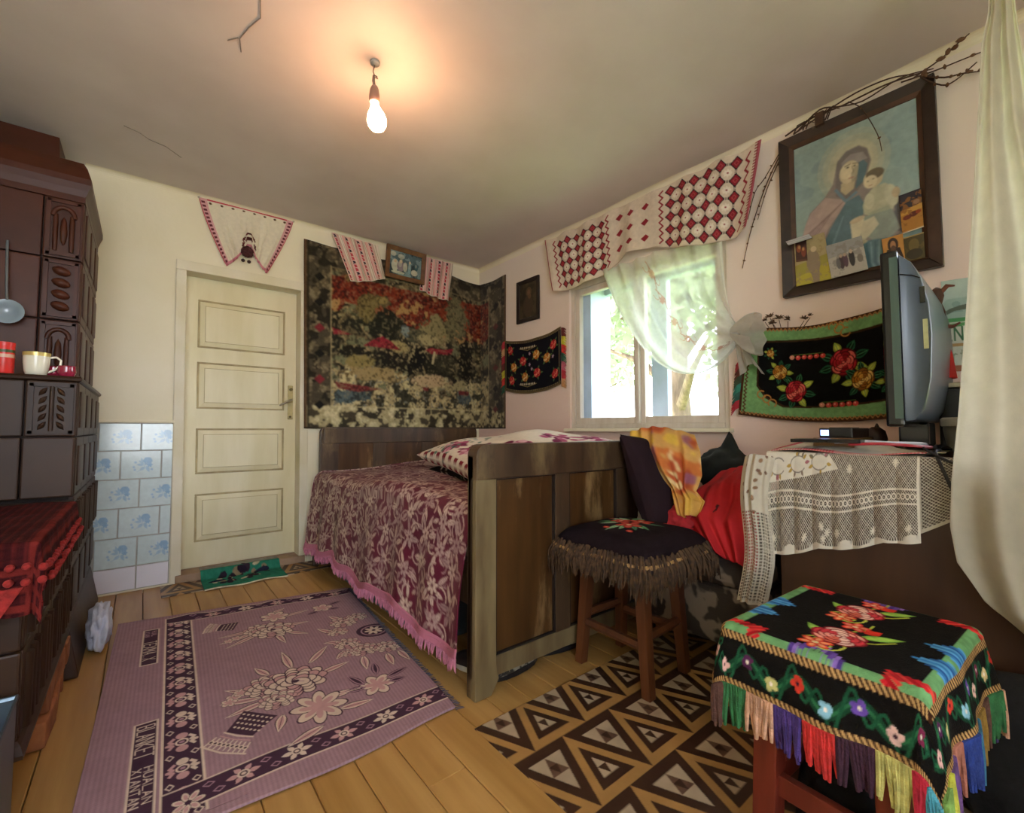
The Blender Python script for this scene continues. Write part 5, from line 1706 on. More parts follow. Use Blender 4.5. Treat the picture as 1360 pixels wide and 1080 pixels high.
cable('pale grey cable curled in front of the television', [(1.77, .50, CZ + .042), (1.8, .43, CZ + .045), (1.78, .36, CZ + .042), (1.86, .3, CZ + .04), (1.95, .3, CZ + .03)], M_cw, .006)
cable('red cable beside the pale grey one in front of the television', [(1.765, .46, CZ + .036), (1.765, .38, CZ + .04), (1.79, .32, CZ + .036), (1.88, .28, CZ + .03)], M_cr, .005)
# clear tub with pale lid and silver box behind the set
M_tub = mat('translucent_tub', '#7f7d70', .4, .1, 8); M_lid = mat('pale_lid', '#bdb9a6', .4, .05, 8)
tu = thing('plastic_tub', 'squat plastic tub with pale lid behind the television by the curtain', 'tub', (2.05, .205, CZ + .012))
MB().lathe([(.05, 0), (.06, .005), (.07, .07), (.07, .085)], 24).build('tub_body', M_tub, tu, smooth=50)
MB().lathe([(.073, .082), (.075, .086), (.075, .105), (.07, .11), (.01, .111)], 24).build('tub_lid', M_lid, tu, smooth=40)
si = thing('silver_appliance', 'dark appliance with silver handle behind the television', 'appliance', (2.33, .28, CZ + .011))
MB().box(-.09, .09, -.08, .03, 0, .22).build('case', M_blk, si, bevel=.01)
MB().tube([(-.08, -.085, .26), (-.02, -.095, .24), (.05, -.095, .20)], .012, 8).build('silver_handle', M_metal, si, smooth=50)
MB().box(-.09, .09, -.082, .03, .222, .24).build('silver_lid', M_metal, si, bevel=.004)

# ------------------------------------------------------------------ low couch with heaped clothes
M_dam = mat('brown_damask', '#3a3029', .8, col2='#8a7a68', scale=11, detail=2, lo=.49, hi=.54, bump=.2, bscale=200)
cou = thing('couch', 'low couch in brown scrolled damask between cabinet and footboard', 'couch', (2.08, 1.02, 0))
OC = Vector((-2.08, -1.02, 0))
def kb(m, name, mt, **k):
    m.v = [tuple(Vector(p) + OC) for p in m.v]
    return m.build(name, mt, cou, **k)
kb(MB().box(1.79, 2.42, .745, 1.315, .10, .33), 'couch_base', M_dam, bevel=.02, seg=3)
kb(MB().box(1.775, 2.42, .745, 1.315, .33, .47), 'couch_cushion', M_dam, bevel=.045, seg=4)
for x in (1.83, 2.38):
    for y in (.79, 1.27):
        kb(MB().box(x - .025, x + .025, y - .025, y + .025, 0, .1), 'leg', M_cab)

def heap(name, cv, m, x0, x1, y0, y1, zf, parent=None, thick=.004, axis=0):
    f = lambda U, V: (x0 + U * (x1 - x0), y1 - V * (y1 - y0), zf(x0 + U * (x1 - x0), y1 - V * (y1 - y0)))
    return cloth(name, f, cv, m, parent, thick=thick)
def hump(x, y, cx, cy, rx, ry, h, p=2.0):
    d = (np.abs((x - cx) / rx) ** p + np.abs((y - cy) / ry) ** p)
    return h * np.clip(1 - d, 0, 1) ** .55
# plum bolster-pillow leaning on the footboard corner
def plum():
    c = Cv(.5, .45, .01, '#24171c'); c.mottle(6, .25, 1, 3); return c
pp = pillow('pillow', M_cotton, plum(), 1.885, 1.225, .70, .42, .46, .17, Euler((math.radians(68), math.radians(4), math.radians(2))), seed=2)
tag(pp, 'plum-black pillow standing against the outer side of the footboard', 'pillow')
# red skirt with dark marks spread over the heap
def red_cv():
    c = Cv(.62, .62, .006, '#b3262a')
    for (x, y) in ((.25, .13), (.17, .19), (.30, .40)):
        for k in range(7):
            c.ell(x + rnd.uniform(-.018, .018), y + rnd.uniform(-.02, .02), .012, .007, '#3a1216', rnd.random() * 3, 8)
    c.mottle(5, .1, 2, 3)
    return c
def strip(L, R, U, V):
    """sheet between two edge curves of (v, x, y, z) rows"""
    out = []
    for i in (1, 2, 3):
        l = np.interp(V, [p[0] for p in L], [p[i] for p in L]); r = np.interp(V, [p[0] for p in R], [p[i] for p in R])
        out.append(l + (r - l) * U)
    return out
RL = [(0, 2.26, 1.06, .66), (.12, 2.15, 1.075, .735), (.4, 1.95, 1.085, .68), (.75, 1.79, 1.085, .585), (1, 1.755, .96, .50)]
RR = [(0, 2.30, .80, .74), (.12, 2.15, .86, .785), (.4, 1.93, .80, .72), (.75, 1.775, .755, .585), (1, 1.735, .745, .44)]
def f(U, V):
    x, y, z = strip(RL, RR, U, V)
    bul = np.sin(U * math.pi) ** .7
    fold = .016 * np.sin(U * 15 + 3 * V) * V + .007 * np.sin(U * 33 - 5 * V) * (.3 + V) + .008 * np.sin(V * 14 + U * 5)
    return x - fold - .03 * bul * V, y, z + .03 * bul * (1 - V) + fold * .6
rd = cloth('red_skirt', f, red_cv(), M_cotton, thick=.004)
tag(rd, 'bright red garment with dark marks spread over the clothes heap on the couch', 'clothes')
o = lump('folded_clothes', mat('dark_clothes', '#2a1c20', .9, .3, 10), (2.16, .93, .565), (.19, .13, .095), 8, .12, 2, flat=-.093, sq=.8)
tag(o, 'folded dark clothes under the red garment on the couch', 'clothes')
# orange and yellow scarf falling over the plum pillow
def scarf_cv():
    c = Cv(.5, .75, .005, '#c99a58'); r = random.Random(5)
    n1 = fbm(c.X, c.Y, c.kx, c.ky, 6, 3, 3); n2 = fbm(c.X, c.Y, c.kx, c.ky, 7, 9, 3)
    c.put(n1 > .12, '#c2622e', op=.8); c.put(n1 > .42, '#a8482c', op=.8); c.put(n2 > .35, '#ddc792', op=.85); c.put((n1 < -.35), '#d8b24a', op=.9)
    c.put((n2 < -.55) & (n1 > 0), '#8a5a7a', op=.7)
    y, x = c.grid()
    c.put(y > .58, '#cfa04a', op=.7); c.soften(3, 2)
    return c
SL = [(0, 1.99, 1.42, .915), (.12, 1.86, 1.375, .935), (.3, 1.785, 1.315, .85), (.5, 1.80, 1.235, .75), (.7, 1.815, 1.14, .685), (.85, 1.79, 1.115, .65), (1, 1.775, 1.075, .585)]
SR = [(0, 2.06, 1.15, .90), (.12, 1.95, 1.09, .925), (.3, 1.875, 1.02, .85), (.5, 1.84, 1.0, .755), (.7, 1.825, 1.02, .69), (.85, 1.795, .965, .655), (1, 1.775, .975, .60)]
def f(U, V):
    x, y, z = strip(SL, SR, U, V)
    bul = np.sin(U * math.pi)
    fold = .012 * np.sin(U * 14 + 5 * V) * sm(.05, .4, V) + .006 * np.sin(U * 31 + 3 * V)
    return x - .035 * bul - fold, y, z + .035 * bul * (1 - V) + fold * .5
sc_ = cloth('scarf', f, scarf_cv(), M_cotton, thick=.003)
tag(sc_, 'orange and yellow patterned scarf tumbling over the plum pillow', 'scarf')
# black cap-like bag with pointed top and small pale and red cloths
o = lump('black_hood', mat('black_green_cloth', '#151b18', .9, .2, 20), (2.27, 1.115, .735), (.10, .13, .115), 12, .2, 2.0, sq=.9)
for v in o.data.vertices:
    d = math.hypot(v.co.x, v.co.y + .03)
    if v.co.z > .03: v.co.z += .09 * math.exp(-(d / .028) ** 2)
tag(o, 'black-green hood with a pointed top behind the red garment', 'clothes')
o = lump('pale_cloth', mat('pale_cloth', '#b9b3a2', .9, .1, 20), (1.80, 1.215, .535), (.05, .07, .055), 3, .3, 3, flat=-.05)
tag(o, 'small pale cloth tucked between the black cushion and the red bundle', 'clothes')
o = lump('red_bundle', mat('red_bundle', '#a01c22', .9, .15, 20), (1.80, 1.08, .545), (.06, .075, .075), 6, .35, 3, flat=-.07)
tag(o, 'crumpled red bundle on the couch edge under the scarf end', 'clothes')
# dark scarf-edged blanket at the couch foot
o = lump('dark_bundle', mat('dark_bundle', '#1a1716', .95, .2, 10), (1.73, .70, .10), (.035, .10, .09), 9, .25, 2, flat=-.095)
tag(o, 'dark cloth bundle on the floor between the couch and the cabinet', 'clothes')

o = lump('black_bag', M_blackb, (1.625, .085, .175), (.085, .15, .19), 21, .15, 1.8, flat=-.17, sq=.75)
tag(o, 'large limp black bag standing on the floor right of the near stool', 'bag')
# ------------------------------------------------------------------ textiles and pictures on the door wall
def wall_carpet():
    W, H = 1.94, 1.385
    c = Cv(W, H, .0052, '#4a4232')
    X, Y = c.X, c.Y
    n = [fbm(X, Y, c.kx, c.ky, s, sd, o) for s, sd, o in ((9, 1, 4), (22, 2, 3), (60, 3, 2), (14, 7, 3), (5, 12, 4))]
    y, x = c.grid()
    # ground of the woven landscape
    inn = (x > .195) & (x < 1.70) & (y > .17) & (y < 1.215)
    c.put(inn, '#5a5038')
    c.put(inn & (n[1] > .1), '#766848'); c.put(inn & (n[3] < -.1), '#2c2a20'); c.put(inn & (n[1] + n[2] > .85), '#9a8a64')
    c.put(inn & (n[3] > .4), '#6f6f52')
    red = inn & (y > .21 + .03 * n[4]) & (y < .54 + .10 * n[0] - .07 * (x < .5))
    c.put(red, '#73281c'); c.put(red & (n[1] > .2), '#82351f'); c.put(red & (n[1] + n[2] < -.5), '#5a1f1a'); c.put(red & (n[0] + .6 * n[1] > .65), '#a88350')
    low = inn & (y > .93 + .05 * n[0])
    c.put(low & (n[1] > -.35), '#a8966c'); c.put(low & (n[1] > .25), '#c2b183'); c.put(low & (n[3] < -.3), '#3b382a'); c.put(low & (n[2] > .75), '#54636a')
    def blob(cx, cy, rx, ry, col, k=.5, op=1, nn=0):
        d = ((x - cx) / rx) ** 2 + ((y - cy) / ry) ** 2 + k * n[nn] + .5 * n[1] + .45 * n[2]
        c.put(d < 1, col, op=op)
    for b in ((.64, .53, .19, .12, '#25261d'), (.59, .36, .07, .05, '#5c5233'), (.60, .35, .045, .03, '#8d7c49'), (.48, .42, .08, .1, '#75663c'), (1.09, .54, .16, .10, '#8b8159'), (1.09, .46, .06, .07, '#8b8159'), (1.30, .42, .12, .2, '#6e6849'), (.88, .6, .14, .06, '#4d4c38'), (.36, .80, .16, .05, '#1d1a15'), (.70, .84, .24, .10, '#211e18'), (.92, .80, .10, .10, '#121110'), (.85, .91, .04, .09, '#16140f'), (1.03, .86, .05, .08, '#1a1813'), (1.13, .88, .13, .08, '#2a271d'), (1.40, .78, .06, .2, '#1a1712'), (1.20, .80, .10, .09, '#3b3829'), (.42, .86, .12, .05, '#8a7a4a'), (.55, .95, .24, .05, '#9a8458'), (1.02, .62, .1, .04, '#a4976c'), (.80, .58, .04, .05, '#7f8a86'), (.76, .72, .09, .05, '#a08f60'), (1.28, 1.0, .12, .06, '#a0936a'), (1.25, .95, .05, .04, '#24211a'), (.31, 1.14, .1, .06, '#52605f'), (.42, 1.12, .07, .05, '#44504f'), (1.38, 1.12, .08, .06, '#4d5856'), (1.05, .97, .18, .05, '#b59a74')):
        blob(*b)
    for (pts) in ([(.44, .735), (.52, .68), (.60, .64), (.68, .68), (.76, .74), (.62, .735)], [(.985, .71), (1.05, .685), (1.17, .69), (1.27, .67), (1.24, .73), (1.05, .74)], [(.20, .625), (.30, .645), (.36, .66), (.21, .675)], [(.21, 1.03), (.45, 1.05), (.60, 1.07), (.40, 1.10), (.25, 1.08)], [(1.32, 1.04), (1.44, 1.04), (1.43, 1.08), (1.33, 1.08)], [(.96, 1.03), (1.03, 1.03), (1.02, 1.06), (.97, 1.06)]):
        c.poly(pts, '#8a2630' if pts[0][1] < .9 else '#702a2a')
    c.line([(1.22, .72), (1.36, .80), (1.42, .9)], .012, '#14110e'); c.line([(1.08, .72), (1.06, .82)], .02, '#b7aa80')
    sp2 = inn & (n[2] > .5); c.put(sp2, '#7d7050', op=.45); c.put(inn & (n[2] < -.5), '#231f18', op=.6)
    # border: mottled, with a row of medallions and thin lines
    b = ~inn
    c.put(b & (n[1] > .15), '#6a5f47'); c.put(b & (n[2] + n[1] > .8), '#7d7258'); c.put(b & (n[3] < -.25), '#2b261d')
    bot = b & (y > 1.215)
    c.put(bot & (n[1] > -.3), '#a79a72'); c.put(bot & (n[3] < -.35), '#3a3428'); c.put(bot & (n[1] > .4), '#c4b78e')
    for k in range(6):
        yy = .26 + k * .19
        c.dia(.11, yy, .04, .035, '#7a2a30' if k % 2 == 0 and k != 0 else '#1b1916'); c.dia(1.80, yy, .04, .035, '#5a2a28' if k % 2 else '#1b1916')
    for xx in (.193, 1.70): c.line([(xx, .16), (xx, 1.225)], .006, '#9a8c66')
    c.line([(.19, .168), (1.70, .168)], .005, '#8a7c58'); c.line([(.19, 1.217), (1.70, 1.217)], .006, '#c4b689')
    for xx in (.03, W - .05): c.line([(xx, 0), (xx, H)], .012, '#2a241a')
    c.rect(0, 0, .02, H, '#5b432e'); c.rect(W - .016, 0, W, H, '#5b432e'); c.rect(0, H - .012, W, H, '#2c2419')
    c.soften(2, 1)
    c.im[..., :3] *= (1 + .16 * n[2])[..., None]
    return c
Lb, rC = 1.535, .04
def f(U, V):
    s = U * 1.94
    x0 = .873
    a = np.clip((s - Lb) / rC, 0, math.pi / 2)
    past = np.clip(s - Lb - rC * math.pi / 2, 0, None)
    X = np.where(s < Lb, x0 + .03 * V * (1 - U) + s, x0 + Lb + rC * np.sin(a))
    Yc = D - .028 - rC * (1 - np.cos(a)) * 1.0 - past - .006 * np.sin(U * 21) * (1 - V * .5)
    X = X + np.where(past > 0, .0, 0) - .0
    Z = 2.34 - V * 1.385 - .012 * np.sin(U * math.pi * 5) ** 2 * (V < .02) + .03 * past / .3 * (1 - V) * 0 - .03 * sm(.62, .8, U) * (1 - V) + .04 * sm(.83, 1, U) * (1 - V) * 0
    return np.minimum(X, XR - .012), Yc, Z
o = cloth('wall_carpet', f, wall_carpet(), vmat('carpet_pile', rough=.95, bump=.6, bscale=220, spec=.1, sheen=.2), thick=.008)
tag(o, 'large woven landscape wall carpet in rust and olive hung above the bed', 'carpet')

def towel(label, W, H, pts, seed, group):
    """striped towel; pts = corners TL, TR, BR, BL in wall x, z"""
    c = Cv(W, H, .0035, '#d9c9b6')
    r = random.Random(seed)
    nb = 4
    for k in range(nb):
        x0 = W * (k + .2) / nb
        for q, (o, w, cl) in enumerate(((-.030, .004, '#b9505a'), (-.022, .010, '#d9a29a'), (.0, .026, '#d8b0a6'), (.024, .010, '#d9a29a'), (.034, .004, '#8a5a52'), (.05, .003, '#9a8a70'))):
            c.rect(x0 + o - w / 2, 0, x0 + o + w / 2, H, cl)
        j = 0; yy = .01
        while yy < H:
            cl = '#2c2430' if j % 3 == 0 else '#b33646'
            c.poly([(x0 - .011, yy), (x0 + .004, yy), (x0 + .012, yy + .022), (x0 - .002, yy + .022)], cl)
            c.poly([(x0 + .011, yy + .004), (x0 + .002, yy + .004), (x0 - .012, yy + .024), (x0 - .004, yy + .024)], cl)
            yy += .03; j += 1
    c.rect(0, H - .008, W, H, '#cfc1ae')
    def f(U, V):
        A, B, C_, E_ = pts
        x = (1 - U) * (1 - V) * A[0] + U * (1 - V) * B[0] + U * V * C_[0] + (1 - U) * V * E_[0]
        z = (1 - U) * (1 - V) * A[1] + U * (1 - V) * B[1] + U * V * C_[1] + (1 - U) * V * E_[1]
        fold = .010 * np.sin(U * 17 + seed) * (.3 + V) + .006 * np.sin(U * 33 + V * 3)
        return x, D - .05 - fold - .006 * V, z - .012 * np.sin(U * math.pi) * V
    o = cloth('striped_towel', f, c, M_cotton, thick=.003)
    return tag(o, label, 'towel', group)
towel('red-striped woven towel draped left of the small framed picture over the carpet', .36, .36, [(1.058, 2.43), (1.42, 2.425), (1.495, 2.17), (1.205, 2.085)], 1, 'striped towels beside the small picture')
towel('red-striped woven towel draped right of the small framed picture over the carpet', .29, .34, [(1.825, 2.435), (2.125, 2.437), (2.08, 2.09), (1.80, 2.135)], 5, 'striped towels beside the small picture')

def frame_box(name, W, H, w, d, m, parent, y0=0):
    """picture frame in local xz, centred at top-left (0,0) going right and down; front towards -y"""
    f = MB()
    for q in (((0, 0), (W, 0), (W - w, -w), (w, -w)), ((W, 0), (W, -H), (W - w, -H + w), (W - w, -w)), ((W, -H), (0, -H), (w, -H + w), (W - w, -H + w)), ((0, -H), (0, 0), (w, -w), (w, -H + w))):
        f.hexa([(q[0][0], y0, q[0][1]), (q[1][0], y0, q[1][1]), (q[2][0], y0, q[2][1]), (q[3][0], y0, q[3][1])],
               [(q[0][0], y0 - d, q[0][1]), (q[1][0], y0 - d, q[1][1]), (q[2][0], y0 - d * .6, q[2][1]), (q[3][0], y0 - d * .6, q[3][1])])
    return f.build(name, m, parent, bevel=.002, seg=1)
M_frame = wood('picture_frame_wood', '#5a3a22', '#7a5432', .4, 3, (6, 6, 6), .1, .05)
M_print = vmat('print_paper', rough=.45, bump=0, spec=.4)
M_glaze = glass_mat('picture_glazing', (.97, .98, .96), .05, .12)
pic = thing('framed_picture', 'small brown framed picture of pale figures on blue, hung over the wall carpet', 'picture', (1.483, D - .078, 2.445))
pic.rotation_euler = (math.radians(5), math.radians(1.0), 0)
frame_box('frame', .352, .262, .036, .022, M_frame, pic)
def small_print():
    c = Cv(.29, .2, .0025, '#54666e'); r = random.Random(3)
    n1 = fbm(c.X, c.Y, c.kx, c.ky, 18, 3, 3); c.put(n1 > .2, '#7d8f94'); c.put(n1 < -.3, '#34444c')
    for (x, y, rx, ry, cl) in ((.03, .03, .025, .02, '#b9b6a8'), (.10, .04, .03, .02, '#a7a69c'), (.05, .12, .03, .05, '#c4beab'), (.05, .085, .012, .014, '#c9a98a'), (.10, .12, .032, .045, '#8d7a86'), (.10, .08, .013, .016, '#d0b496'), (.14, .12, .02, .04, '#b5ad9c'), (.18, .12, .014, .05, '#7f9aa4'), (.18, .075, .01, .012, '#cbb39a'), (.225, .15, .03, .025, '#c2b8a6'), (.08, .175, .06, .012, '#bdb6a2'), (.24, .10, .018, .03, '#46666e')):
        c.ell(x, y, rx, ry, cl); c.ell(x - rx * .2, y - ry * .3, rx * .5, ry * .5, '#cdc7b6', op=.4)
    c.mottle(40, .12, 1); return c
cloth('print', lambda U, V: (.033 + U * .286, -.007 + 0 * U, -.033 - V * .196), small_print(), M_print, pic, thick=0)
MB().box(.034, .318, -.0105, -.0095, -.228, -.034).build('glazing', M_glaze, pic)

# embroidered cloth knotted in the middle over the door
def door_cloth():
    W, H = .57, .42
    c = Cv(W, H, .0028, '#dcd3bb')
    for k in range(8):
        c.ell(.06 + k * .065, .028, .009, .008, '#5a3a30'); c.ell(.066 + k * .065, .03, .004, .004, '#7a6a3a')
    c.rect(0, 0, W, .012, '#b8404e')
    for (a, b) in (((.02, .01), (.02, H)), ((W - .02, .01), (W - .02, H))):
        c.line([a, b], .05, '#d3a0a0'); c.line([(a[0] + (-.018 if a[0] < .1 else .018), a[1]), (b[0] + (-.018 if a[0] < .1 else .018), b[1])], .007, '#b8404e')
        for k in range(17): 
            c.rect(a[0] - .010, .02 + k * .0245, a[0] + .010, .034 + k * .0245, '#6a3038')
    c.rect(0, H - .018, W, H, '#c9808a')
    for (x, y) in ((.285, .30), (.25, .33), (.32, .32), (.285, .36), (.24, .37), (.34, .37)):
        c.petals(x, y, .022, 6, '#6a3230', '#3a2420', None, '#2a2018')
    return c
def f(U, V):
    # straight top edge, two flared tails, pinched and lifted in the middle
    a = (U - .5) * 2
    xt = .236 + U * .566
    tails = np.where(a < 0, .425, .637)
    xb = np.where(a < 0, .375 + .105 * (1 + a) ** 1.4, .565 + .075 * (1 - (a)) ** 0.0 * a)
    xb = np.where(a < 0, .40 + .11 * (1 + a), .535 + .10 * a)
    xb = np.where(a < -.5, .40 + .0 * a, xb) if False else xb
    x = xt + (xb - xt) * V ** 1.25
    drop_out = np.where(a < 0, .42, .425)
    drop = drop_out * (.62 + .38 * np.abs(a) ** .8)
    z = 2.45 + .004 * U - V * drop - .02 * (1 - np.abs(a)) * V
    pinch = np.exp(-((a) / .35) ** 2) * np.exp(-((V - .82) / .25) ** 2)
    z = z + .03 * pinch
    fold = .012 * np.sin(a * 13) * V + .03 * pinch + .006 * np.sin(a * 26 + 1) * V
    return x, D - .012 - np.abs(fold) - .008 * V, z
dc = cloth('embroidered_cloth', f, door_cloth(), M_cotton, thick=.003)
tag(dc, 'white cloth with pink embroidered border pinned up above the door', 'cloth')
lump('knot', mat('dark_red_knot', '#4a2222', .9, .4, 60), (.512, D - .05, 2.145), (.034, .025, .035), 3, .3, 4, parent=dc)
bm_ = MB()
for (x, z) in ((.49, 2.085), (.525, 2.083)):
    bm_.lathe([(.002, -.012), (.011, -.006), (.012, .004), (.004, .011)], 10, Matrix.Translation((x, D - .04, z)))
bm_.build('pompom', mat('dark_pompom', '#3a2a24', .95), dc, smooth=60)
tk = MB().lathe([(.001, -.006), (.008, -.004), (.004, 0), (.002, .008)], 8, Matrix.Translation((.236, D - .01, 2.447)) @ Matrix.Rotation(math.radians(-90), 4, 'X')).lathe([(.001, -.006), (.008, -.004), (.004, 0), (.002, .008)], 8, Matrix.Translation((.802, D - .01, 2.452)) @ Matrix.Rotation(math.radians(-90), 4, 'X')).build('tack', M_metal, dc)

# ------------------------------------------------------------------ on the window wall
def black_tapestry():
    W, H = .69, .45
    c = Cv(W, H, .0032, '#14151d')
    c.rect(0, 0, W, .014, '#6a5a3e'); c.rect(0, H - .014, W, H, '#6a5a3e')
    for k in range(48):
        c.rect(k * .0145, .016, k * .0145 + .007, .026, '#8a7a54'); c.rect(k * .0145, H - .028, k * .0145 + .007, H - .018, '#8a7a54')
    for x in (.016, W - .016): c.line([(x, .03), (x, H - .03)], .006, '#8a7a54')
    def ros(x, y, r, cols):
        for q in range(5):
            t = q * 1.26 + x * 9
            c.leaf(x + math.cos(t) * r * .6, y + math.sin(t) * r * .6, x + math.cos(t) * r * 1.6, y + math.sin(t) * r * 1.5, r * .5, '#2f4a34', '#5a6a3a')
        c.rose(x, y, r, cols, int(x * 100))
    R = ['#6a141c', '#c92c34', '#e0584e', '#b8222c', '#f08a70']; Yl = ['#7a4a14', '#d08a3a', '#e8b060', '#c06a2a', '#f0d090']
    for (x, y) in ((.245, .175), (.425, .29), (.085, .085), (.605, .11), (.107, .345), (.625, .345)): ros(x, y, .042, R)
    for (x, y) in ((.415, .14), (.53, .19), (.27, .31), (.135, .23)): ros(x, y, .042, Yl)
    for (xa, ya) in ((.30, .07), (.30, H - .075)):
        c.line([(xa - .1, ya), (xa, ya + .018), (xa + .12, ya)], .004, '#9a8a5a')
        for k in range(9): c.ell(xa - .08 + k * .022, ya - .004, .007, .009, '#c9bfa0')
    for (x, y) in ((.33, .12), (.36, .25), (.6, .2), (.33, .21)): c.petals(x, y, .016, 5, '#a88aa0', None, None, '#e0d8b0')
    return c
def f(U, V):
    sag = .042 * (1 - (2 * U - 1) ** 2)
    return XR - .012 - .01 * np.sin(U * 8) ** 2, 3.108 - U * .69, 1.722 + .003 * U - V * (.437 + .0 * U) - sag * (1 + .1 * V) 
bt = cloth('black_tapestry', f, black_tapestry(), M_wool, thick=.004)
tag(bt, 'small black tapestry with red and yellow roses between wall carpet and window', 'tapestry')
fb = ['#b8323c', '#c89a6a', '#a82c3a', '#6a2a2a', '#c8c23a', '#cf3a34', '#2a5a44', '#c86a7a']
rr = random.Random(4)
for side, y0 in ((0, 3.11), (1, 2.415)):
    for b in range(7):
        m = MB()
        for j in range(10):
            z = 1.715 - (b * 10 + j) * .0064
            sgn = 1 if side == 0 else -1
            dx = sgn * rr.uniform(.035, .05)
            m.tube([(XR - .014, y0, z), (XR - .015, y0 + dx * .6, z - .008), (XR - .012, y0 + dx, z - .022 + rr.uniform(-.006, .006))], [.0035, .004, .002], 5)
        m.build('tassel', mat('tapestry_wool_%d%d' % (side, b), fb[(b + side * 3) % 8], .95, .2, 30), bt)
ic2 = thing('small_icon', 'small darkened icon in black frame between carpet and window', 'picture', (XR - .005, 2.942, 2.19), None, -math.pi / 2)
frame_box('frame', .278, .355, .034, .018, mat('black_frame', '#1d1815', .5, .2, 10), ic2)
def dark_icon():
    c = Cv(.22, .3, .004, '#3a3324'); n1 = fbm(c.X, c.Y, c.kx, c.ky, 14, 2, 3)
    c.put(n1 > .2, '#4a4230'); c.put(n1 < -.3, '#2a251b')
    c.ell(.12, .08, .035, .04, '#5a4a34'); c.ell(.12, .085, .018, .024, '#7a5a44'); c.ell(.11, .2, .06, .09, '#463a2c'); c.ell(.13, .12, .02, .02, '#6a5038')
    return c
cloth('print', lambda U, V: (.03 + U * .218, -.006 + 0 * U, -.03 - V * .295), dark_icon(), M_print, ic2, thick=0)

def valance():
    W, H = 1.60, .46
    c = Cv(W, H, .0034, '#ddd0bd')
    yv = lambda Yc: 2.54 - Yc       # along the cloth
    RD, BK = '#96303a', '#2f262c'
    def block(xa, xb, ya, yb, p):
        nx_, ny_ = int((xb - xa) / p), int((yb - ya) / p)
        px_ = (xb - xa) / nx_; py_ = (yb - ya) / ny_
        for i in range(nx_ + 1):
            for j in range(ny_ + 1):
                x, y = xa + i * px_, ya + j * py_
                c.dia(x, y, px_ * .42, py_ * .42, BK); c.dia(x, y, px_ * .33, py_ * .33, RD); c.dia(x, y, px_ * .17, py_ * .17, '#c05a5e'); c.dia(x, y, px_ * .12, py_ * .12, RD)
                if i < nx_ and j < ny_:
                    u, v = x + px_ / 2, y + py_ / 2
                    c.rect(x + px_ * .24, y + py_ * .42, x + px_ * .76, y + py_ * .58, '#efe6d6')
                    c.petals(u, v, px_ * .30, 8, '#f0e8da', None, None, RD)
        for i in range(nx_ + 1):
            for j in range(ny_ + 1):
                x, y = xa + i * px_, ya + j * py_
                for (ox, oy) in ((.5, 0), (0, .5)):
                    if (ox and i == nx_) or (oy and j == ny_): continue
                    X2, Y2 = x + px_ * ox, y + py_ * oy
                    for q in (-.13, -.045, .045, .13):
                        c.rect(X2 + px_ * (q if ox else -.06) - .002, Y2 + py_ * (q if oy else -.06) - .002, X2 + px_ * (q if ox else .06) + .002, Y2 + py_ * (q if oy else .06) + .002, BK)
    block(.15, .56, .075, .405, .0815)
    block(1.08, 1.475, .05, .415, .0785)
    for x in (.09, .61, 1.025, 1.535):
        c.zigzag(x, .03, x, H - .03, 15, .011, .010, RD)
    for (i, x) in enumerate((.70, .80, .91)):
        for j in range(3):
            c.poly([(x - .028, .09 + j * .13 + i * .01), (x + .006, .06 + j * .13 + i * .01), (x + .03, .085 + j * .13 + i * .01), (x - .002, .118 + j * .13 + i * .01)], RD)
    c.rect(0, 0, .012, H, '#a8404a'); c.rect(W - .018, 0, W, H, '#b3606a')
    for k in range(30): c.rect(W - .03, k * .0155, W - .012, k * .0155 + .006, '#8a2a34')
    c.rect(0, H - .006, W, H, '#cfc0ac')
    c.mottle(40, .05, 2, 2)
    return c
VB = [(0, 1.985), (.14, 1.965), (.27, 1.975), (.36, 2.0), (.49, 2.075), (.61, 2.06), (.72, 2.0), (.82, 1.97), (.95, 1.955), (1, 1.98)]
def f(U, V):
    zt_ = 2.418 - .012 * np.sin(U * math.pi * 7) ** 2 + .0 * U
    zb = np.interp(U, [a for a, b in VB], [b for a, b in VB])
    Yc = 2.545 - U * 1.60 - (.115 * (1 - U) ** 4 * V - .075 * U ** 5 * V) * 1.0
    fold = .014 * np.sin(U * 24 + V * 2) * (.25 + V) + .008 * np.sin(U * 51 + 1)
    return XR - .055 - fold - .015 * V, Yc, zt_ + (zb - zt_) * V
o = cloth('valance', f, valance(), vmat('linen', rough=.9, bump=.25, bscale=420, spec=.15, transl=.15), thick=.003)
tag(o, 'white valance with red cross-stitch squares and diamonds hung above the window', 'valance')

# sheer curtain swept aside into a knot
def sheer_cv():
    c = Cv(1.15, 1.0, .006, '#e4e4e0', a=.5)
    for k in range(6):
        y = .03 + k * .15
        c.line([(.46, y), (.485 + .02 * math.sin(k), y + .08), (.47, y + .15)], .009, '#b08a80', a=.8)
        c.petals(.475, y + .07, .026, 6, '#b98f84', None, None, None)
        c.ell(.475, y + .07, .022, .022, '#b98f84', a=.85)
        for s in (-1, 1):
            pts = [(.475 + s * (.028 + .02 * math.cos(t)), y + .07 + s * .045 + .03 * math.sin(t)) for t in np.linspace(0, 4.2, 9)]
            c.line(pts, .007, '#a8857a', a=.85)
    y, x = c.grid()
    c.im[..., 3] = np.where((x < .02) | (x > 1.13), .75, c.im[..., 3])
    g = np.maximum(sm(.55, 1.0, y), .75 * sm(.32, .1, x))
    c.im[..., 3] = np.maximum(c.im[..., 3], .5 + .42 * g)
    return c
def bez(P, t):
    s = 1 - t
    return s ** 3 * P[0] + 3 * s * s * t * P[1] + 3 * s * t * t * P[2] + t ** 3 * P[3]
